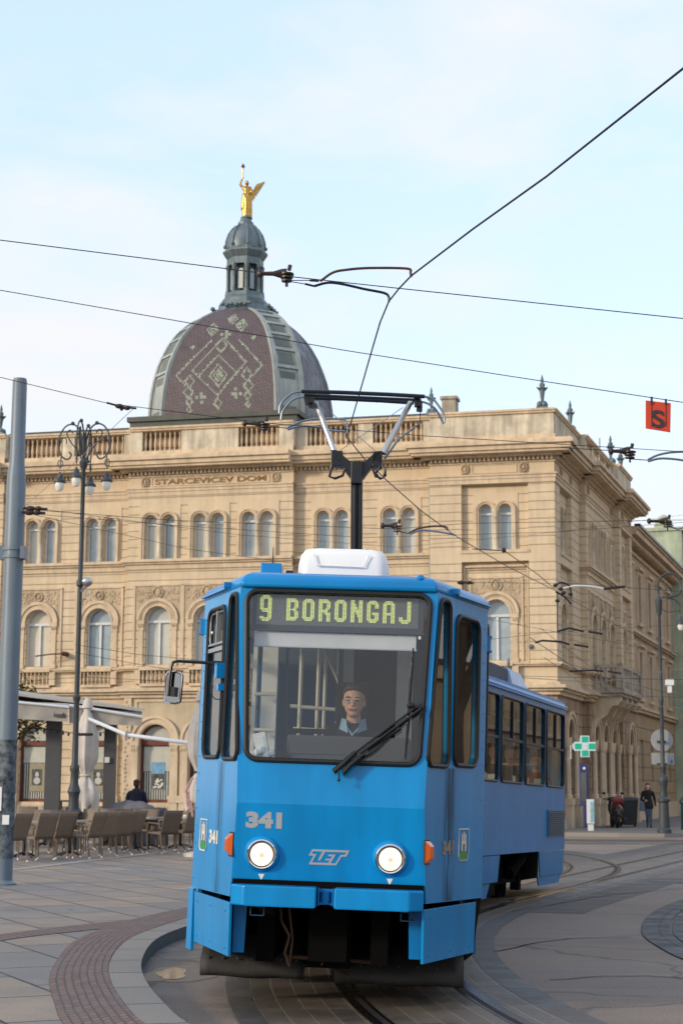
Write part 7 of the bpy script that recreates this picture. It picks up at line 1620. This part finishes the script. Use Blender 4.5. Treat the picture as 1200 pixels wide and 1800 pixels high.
# ================================================================ PEOPLE AND THE STATUE
def figure(name,parts,voxel,mats,label=None,cat='person',loc=(0,0,0),M=None,parent=None,group=None,sm=6):
    """one continuous skin grown from tapered limbs: parts = ('c',p0,p1,r0,r1,mat) | ('e',centre,(rx,ry,rz),mat)"""
    M=M or Matrix(); mb=MB(M); tags=[]
    for p in parts:
        if p[0]=='c':
            a,b=Vector(p[1]),Vector(p[2]); d=(b-a); L_=d.length; d=d/max(L_,1e-6); r0,r1=p[3],p[4]
            pts=[];rr=[]
            for k in (-1,-.85,-.5): pts.append(a+d*r0*k); rr.append(r0*math.sqrt(max(.02,1-k*k)))
            pts.append(a);rr.append(r0);pts.append(b);rr.append(r1)
            for k in (.5,.85,1): pts.append(b+d*r1*k); rr.append(r1*math.sqrt(max(.02,1-k*k)))
            mb.tube(pts,rr,10); tags.append(('c',a,b,r0,r1,p[5]))
        else: mb.ell(p[1],p[2],14,10); tags.append(('e',Vector(p[1]),p[2],p[3]))
    me=bpy.data.meshes.new('t'); me.from_pydata([v for v in mb.v],[],mb.f); o=bpy.data.objects.new('t',me); COL.objects.link(o)
    rm=o.modifiers.new('r','REMESH'); rm.mode='VOXEL'; rm.voxel_size=voxel; s_=o.modifiers.new('s','SMOOTH'); s_.factor=.5; s_.iterations=sm
    bpy.context.view_layer.update(); ev=o.evaluated_get(bpy.context.evaluated_depsgraph_get()); nm=bpy.data.meshes.new_from_object(ev); bpy.data.objects.remove(o)
    Mi=M.inverted()
    for m in mats: nm.materials.append(m)
    for pl in nm.polygons:
        c=Mi@pl.center; best=1e9;bi=0
        for t in tags:
            if t[0]=='c':
                a,b=t[1],t[2]; ab=b-a; k=max(0,min(1,(c-a).dot(ab)/max(1e-9,ab.length_squared))); dd=(c-(a+ab*k)).length-(t[3]+(t[4]-t[3])*k)
            else:
                v=c-t[1]; q=math.sqrt((v.x/t[2][0])**2+(v.y/t[2][1])**2+(v.z/t[2][2])**2); dd=(q-1)*min(t[2])
            if dd<best: best=dd;bi=t[-1]
        pl.material_index=bi
    off=Vector(loc) if parent is None else Vector(parent['_o'])
    for v in nm.vertices: v.co-=off
    nm.shade_smooth(); ob=bpy.data.objects.new(name,nm); COL.objects.link(ob); ob['_o']=tuple(off)
    if parent is None: ob.location=loc
    else: ob.parent=parent
    if label: tag(ob,label,cat,group)
    return ob
def hand(p,d,side,curl=.4,m=0,s=1.):
    """palm and five fingers from wrist p along unit d; side = thumb direction"""
    d=Vector(d).normalized(); side=(Vector(side)-d*Vector(side).dot(d)).normalized(); n=d.cross(side).normalized(); p=Vector(p); o=[('c',p,p+d*.045*s,.022*s,.030*s,m),('c',p+d*.05*s+side*.018*s,p+d*.075*s+side*.02*s,.02*s,.016*s,m),('c',p+d*.05*s-side*.018*s,p+d*.072*s-side*.02*s,.02*s,.016*s,m)]
    for k,(off,l) in enumerate(((.027,.068),(.009,.078),(-.009,.073),(-.027,.056))):
        a=p+d*.08*s+side*off*s; b=a+(d*math.cos(curl)+n*math.sin(curl))*l*.5*s; c=b+(d*math.cos(curl*2.2)+n*math.sin(curl*2.2))*l*.5*s; o+=[('c',a,b,.0095*s,.0088*s,m),('c',b,c,.0088*s,.0075*s,m)]
    a=p+d*.02*s+side*.024*s; b=a+(d*.6+side*.75).normalized()*.035*s; c=b+(d*.9+side*.2+n*.3).normalized()*.03*s; o+=[('c',a,b,.013*s,.011*s,m),('c',b,c,.011*s,.009*s,m)]
    return o
def head(c,f,skin=0,hair=1,s=1.,long=False,up=(0,0,1),brow=1):
    """head centred at c looking along f"""
    f=Vector(f).normalized(); u=Vector(up); r=f.cross(u).normalized(); u=r.cross(f); c=Vector(c)
    P=lambda x,y,z:c+(r*x+f*y+u*z)*s
    ax=abs(f.y)>abs(f.x); er=lambda a,b,d:((a*s,b*s,d*s) if ax else (b*s,a*s,d*s))
    o=[('e',P(0,0,.035),er(.080,.093,.084),skin),('e',P(0,.020,-.028),er(.072,.070,.072),skin),('e',P(0,.042,-.080),er(.046,.038,.032),skin),('c',P(0,.086,.02),P(0,.108,-.018),.010*s,.015*s,skin),('e',P(-.033,.068,.0),er(.022,.018,.018),skin),('e',P(.033,.068,.0),er(.022,.018,.018),skin),
       ('c',P(-.05,.078,.036),P(.05,.078,.036),.012*s,.012*s,skin),('c',P(-.022,.087,-.052),P(.022,.087,-.052),.0085*s,.0085*s,3),
       ('e',P(-.079,-.005,-.005),er(.012,.02,.032),skin),('e',P(.079,-.005,-.005),er(.012,.02,.032),skin),
       ('e',P(0,-.024,.074),er(.089,.096,.074),hair),('e',P(0,.03,.105),er(.07,.05,.032),hair),('e',P(0,-.045,.015),er(.089,.08,.09),hair)]
    if long: o+=[('c',P(-.07,-.02,.02),P(-.085,.0,-.17),.03*s,.03*s,hair),('c',P(.07,-.02,.02),P(.085,.0,-.17),.03*s,.03*s,hair),('e',P(0,-.06,-.06),er(.08,.05,.13),hair)]
    return o,P
# tram driver
hc=lpx(622,1234,.92); F_=Vector((-.06,-1,-.06))
hd,PP=head((hc.x,hc.y,hc.z-.002),F_,0,1,1.0)
x,y,z=hc
sh=z-.245
parts=hd+[('c',(x,y+.02,z-.08),(x,y+.04,z-.20),.052,.062,0),('c',(x-.15,y+.05,sh-.03),(x+.15,y+.05,sh-.03),.075,.075,2),('c',(x,y+.05,sh-.05),(x,y+.04,sh-.45),.155,.16,2),('c',(x-.08,y+.06,sh-.1),(x-.06,y+.06,sh-.45),.11,.12,2),('c',(x+.08,y+.06,sh-.1),(x+.06,y+.06,sh-.45),.11,.12,2),
 ('c',(x-.20,y+.05,sh-.06),(x-.25,y-.02,sh-.33),.062,.05,2),('c',(x-.25,y-.02,sh-.33),(x-.17,y-.25,sh-.40),.048,.034,2),('c',(x+.20,y+.05,sh-.06),(x+.25,y-.02,sh-.33),.062,.05,2),('c',(x+.25,y-.02,sh-.33),(x+.17,y-.25,sh-.40),.048,.034,2),
 ('c',(x-.09,y,sh-.52),(x-.12,y-.42,sh-.52),.09,.07,2),('c',(x+.09,y,sh-.52),(x+.12,y-.42,sh-.52),.09,.07,2),('c',(x-.12,y-.42,sh-.52),(x-.12,y-.40,sh-.95),.06,.05,2),('c',(x+.12,y-.42,sh-.52),(x+.12,y-.40,sh-.95),.06,.05,2)]
parts+=hand((x-.17,y-.25,sh-.40),(.3,-1,0),(0.8,0,.3),.5)+hand((x+.17,y-.25,sh-.40),(-.3,-1,0),(-.8,0,.3),.5)
DW=T1@Vector((x,y,.94))
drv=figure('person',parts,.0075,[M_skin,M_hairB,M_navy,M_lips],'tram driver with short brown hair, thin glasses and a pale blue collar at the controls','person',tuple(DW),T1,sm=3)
mb=MB(T1)
for s_ in (-1,1): mb.ell(PP(s_*.032,.083,.012),(.011,.006,.006),8,6)
for s_ in (-1,1): mb.tube([PP(s_*.052,.086,.036),PP(s_*.034,.095,.041),PP(s_*.017,.094,.036)],.004,5)
mb.build('eye',M_eye,drv)
mb=MB(T1)
for s_ in (-1,1): mb.tube([PP(s_*.034+a*.026,.105,.012+b*.016) for a,b in ((-1,.8),(0,1),(1,.8),(1,-.6),(0,-1),(-1,-.6))],.0022,5,closed=True); mb.tube([PP(s_*.06,.103,.02),PP(s_*.08,.0,.02)],.0025,5)
mb.tube([PP(-.01,.107,.018),PP(.01,.107,.018)],.002,5); mb.build('glasses',M_alu,drv)
mb=MB(T1)
for s_ in (-1,1): mb.hexa([(x+s_*.055,y-.03,z-.135),(x+s_*.085,y+.03,z-.125),(x+s_*.10,y+.0,z-.205),(x+s_*.04,y-.085,z-.235)],[(x+s_*.052,y-.05,z-.135),(x+s_*.09,y+.02,z-.12),(x+s_*.105,y-.02,z-.205),(x+s_*.035,y-.10,z-.235)])
mb.tube([(x-.075,y+.0,z-.15),(x-.045,y-.06,z-.20),(x,y-.09,z-.25),(x+.045,y-.06,z-.20),(x+.075,y+.0,z-.15)],.012,6); mb.build('shirt_collar',M_shirt,drv)
mb=MB(T1); mb.tube([(x+.19*math.cos(t),y-.33,sh-.42+.0+.05*math.sin(t)) if False else (x+.19*math.cos(t),y-.34+.1*math.sin(t),sh-.40+.10*math.sin(t)) for t in [2*PI*i/20 for i in range(20)]],.012,6,closed=True); mb.build('steering_handle',M_blk,TR)
# passengers in the rear car (seated, seen through the side windows)
def sitting(M,x,y,fz,top,hair,label,skin=0,s=1.,fy=-1,mats=None,long=False):
    c=Vector((x,y,fz+1.22)); hd,_=head(c,(0.25,fy,-.1),0,1,1.0,long); sh=c.z-.25
    P=hd+[('c',(x,y,c.z-.08),(x,y+.02,sh+.02),.05,.06,0),('c',(x-.15,y+.03,sh-.03),(x+.15,y+.03,sh-.03),.078,.078,2),('c',(x,y+.03,sh-.05),(x,y+.02,sh-.48),.16,.16,2),('c',(x-.19,y+.03,sh-.06),(x-.22,y-.04,sh-.32),.06,.048,2),('c',(x-.22,y-.04,sh-.32),(x-.1,y-.25,sh-.42),.045,.034,2),('c',(x+.19,y+.03,sh-.06),(x+.22,y-.04,sh-.32),.06,.048,2),('c',(x+.22,y-.04,sh-.32),(x+.1,y-.25,sh-.42),.045,.034,2),
      ('c',(x-.1,y,sh-.55),(x-.12,y-.40,sh-.53),.085,.065,4),('c',(x+.1,y,sh-.55),(x+.12,y-.40,sh-.53),.085,.065,4),('c',(x-.12,y-.40,sh-.53),(x-.12,y-.40,fz+.06),.06,.045,4),('c',(x+.12,y-.40,sh-.53),(x+.12,y-.40,fz+.06),.06,.045,4)]
    P+=hand((x-.1,y-.25,sh-.42),(.4,-1,0),(.8,0,.3),.5)+hand((x+.1,y-.25,sh-.42),(-.4,-1,0),(-.8,0,.3),.5)
    return figure('person',P,.013,[M_skin,hair,top,M_lips,M_blackc],label,'person',tuple(M@Vector((x,y,fz))),M,sm=3)
sitting(T2,.74,3.5,.94,M_blackc,M_hairK,'passenger in dark clothes seated behind the first side window of the rear car')
sitting(T2,.74,4.5,.94,M_navy,M_hairK,'passenger in a dark coat seated behind the second side window')
sitting(T2,.66,5.35,.97,M_orangec,M_hairB,'passenger in rust orange seated behind the second side window, farther back')
sitting(T2,.76,6.25,.90,M_red,M_hairK,'passenger in a red checked top behind the third side window of the tram')
# woman walking on the right
g_=gz(1139,1455,.12); MW=frame(g_,Vector((1,0,0)),Vector((0,1,0)),ZZ)
hd,_=head((0,0,1.52),(-.1,-1,-.05),0,1,1.0,long=True)
P=hd+[('c',(0,.0,1.44),(0,.02,1.34),.05,.055,0),('c',(-.15,.02,1.32),(.15,.02,1.32),.07,.07,2),('c',(0,.02,1.28),(0,.02,1.02),.15,.13,2),('c',(-.03,.02,1.02),(-.06,.02,.80),.14,.16,2),('c',(.03,.02,1.02),(.06,.02,.80),.14,.16,2),
 ('c',(-.19,.02,1.30),(-.25,.03,1.04),.062,.052,2),('c',(-.25,.03,1.04),(-.14,-.14,.98),.048,.036,2),('c',(.19,.02,1.30),(.27,.06,1.04),.062,.052,2),('c',(.27,.06,1.04),(.27,-.02,.82),.048,.036,2),
 ('c',(-.07,.0,.84),(-.05,-.08,.46),.095,.062,4),('c',(-.05,-.08,.46),(-.03,.05,.08),.06,.040,4),('c',(.08,.02,.84),(.07,-.10,.46),.095,.062,4),('c',(.07,-.10,.46),(.06,-.14,.09),.06,.040,4),
 ('c',(-.03,.07,.06),(-.04,-.08,.04),.042,.032,5),('c',(.06,-.12,.05),(.07,-.27,.045),.042,.032,5)]
P+=hand((-.14,-.14,.98),(.5,-.4,.3),(0,-.3,1),.6)+hand((.27,-.02,.82),(0,-.15,-1),(-.3,-1,0),.35)
wm=figure('person',P,.011,[M_skin,M_hairK,M_blackc,M_lips,M_jean,M_blk],'dark haired woman in a black jacket and jeans walking on the pavement','person',tuple(g_),MW,sm=3)
mb=MB(MW); mb.hexa([(-.36,-.1,.62),(-.14,-.18,.62),(-.12,.0,.62),(-.34,.08,.62)],[(-.30,-.06,.98),(-.16,-.14,.98),(-.14,-.02,.98),(-.28,.06,.98)]); bgm=mb.build('shoulder_bag',mat('grey_bag',(.10,.12,.16),.7),loc=tuple(g_),bevel=.02); tag(bgm,'grey shoulder bag hanging at the side of the walking woman','bag')
mb=MB(MW); mb.tube([(-.20,-.05,.97),(-.05,-.10,1.2),(.12,.0,1.38),(.02,.1,1.2),(-.2,.05,.97)],.012,5); mb.build('strap',M_blackc,bgm)
# man in a navy coat, seen from behind near the shop front
p=atY(240,1400,50); MMn=frame(Vector((p.x,50,.12)),Vector((1,0,0)),Vector((0,1,0)),ZZ)
hd,_=head((0,0,1.50),(.15,1,-.1),0,1,1.0)
P=hd+[('c',(0,.0,1.42),(0,.0,1.30),.055,.06,2),('c',(-.17,.0,1.24),(.17,.0,1.24),.095,.095,2),('c',(0,.0,1.22),(0,.0,.85),.19,.20,2),('c',(-.22,.0,1.20),(-.27,.05,.92),.08,.065,2),('c',(-.27,.05,.92),(-.2,.2,.78),.06,.045,2),('c',(.22,.0,1.20),(.27,.05,.92),.08,.065,2),('c',(.27,.05,.92),(.2,.2,.78),.06,.045,2),('c',(-.09,0,.85),(-.09,.02,.46),.1,.07,3),('c',(.09,0,.85),(.09,.02,.46),.1,.07,3),('c',(-.09,.02,.46),(-.09,0,.1),.065,.045,3),('c',(.09,.02,.46),(.09,0,.1),.065,.045,3),('c',(-.09,-.04,.05),(-.09,.14,.04),.045,.035,3),('c',(.09,-.04,.05),(.09,.14,.04),.045,.035,3)]
P+=hand((-.2,.2,.78),(.3,1,-.2),(1,0,.3),.5)+hand((.2,.2,.78),(-.3,1,-.2),(-1,0,.3),.5)
mn=figure('person',P,.012,[M_skin,M_hairB,M_navy,M_blackc],'man in a dark navy coat and brown cap seen from behind at the shop window','person',tuple(MMn.translation),MMn,sm=3)
mb=MB(MMn); mb.ell((0,-.01,1.57),(.098,.11,.085),14,8); mb.build('knitted_cap',mat('cap_brown',(.07,.025,.015),.9,noise=.3),mn,smooth=True)
# gilded winged statue on top of the lantern
base=FM@Vector((U0,DC,26.08)); MG=frame(base,Vector((1,0,0)),Vector((0,1,0)),ZZ)
G=lambda x,z,y=0:(x,y,z)
P=[('e',(.03,-.02,1.60),(.09,.10,.12),0),('c',(.03,0,1.52),(.03,.02,1.40),.05,.07,0),('c',(-.10,0,1.36),(.15,0,1.36),.10,.10,0),('c',(.02,0,1.30),(.04,0,1.0),.17,.13,0),('c',(-.03,0,1.0),(-.08,0,.45),.17,.16,0),('c',(.10,0,1.0),(.12,0,.10),.17,.16,0),('c',(-.05,0,.5),(-.03,-.02,.05),.15,.13,0),('c',(.0,-.1,.9),(.02,-.12,.1),.08,.08,0),
 ('c',(-.14,0,1.38),(-.27,-.02,1.55),.07,.055,0),('c',(-.27,-.02,1.55),(-.17,-.05,1.80),.05,.035,0),('c',(.18,0,1.36),(.25,-.08,1.12),.065,.05,0),('c',(.25,-.08,1.12),(.12,-.18,1.05),.045,.035,0)]
P+=hand((-.17,-.05,1.80),(.1,0,1),(1,0,0),.9)
ST=figure('gilded_statue',P,.014,[M_gold],'gilded winged figure raising a torch on top of the dome lantern','statue',tuple(base),MG,sm=2)
for s_,o in ((1,[(.12,1.30),(.20,1.02),(.30,.85),(.36,1.05),(.50,1.25),(.60,1.42),(.72,1.62),(.80,1.82),(.62,1.72),(.45,1.66),(.36,1.52),(.30,1.38)]),(-1,[(.10,1.35),(.14,1.1),(.10,.9),(.04,1.0),(.0,1.2)])):
    mb=MB(MG); mb.slab(o,lambda a,b,t:(a,.14+.25*(a if s_>0 else -a)+t,b),-.03,.03)
    if s_>0:
        for k in range(7): t=k/6; mb.tube([(.25+.1*t,.2,1.05+.3*t),(.40+.38*t,.24+.12*t,1.02+.72*t)],.022,5)
    mb.build('wing',M_gold,ST,bevel=.015)
mb=MB(MG); mb.tube([(-.17,-.08,1.78),(-.16,-.08,1.95),(-.15,-.08,2.28)],[.02,.026,.04],8); tc_=mb.build('torch',M_gold,ST,smooth=True)
mb=MB(MG); mb.lathe((-.15,-.08,2.26),[(.04,0),(.08,.05),(.075,.1),(.03,.18),(.01,.22)],10); mb.build('torch_flame',M_rust2,tc_,smooth=True)
mb=MB(MG); mb.lathe((.03,0,0),[(.26,-.02),(.26,.03),(.2,.06),(.17,.1)],12); mb.build('plinth',M_zinc,ST)
for o in list(bpy.data.objects):
    if '_o' in o: del o['_o']
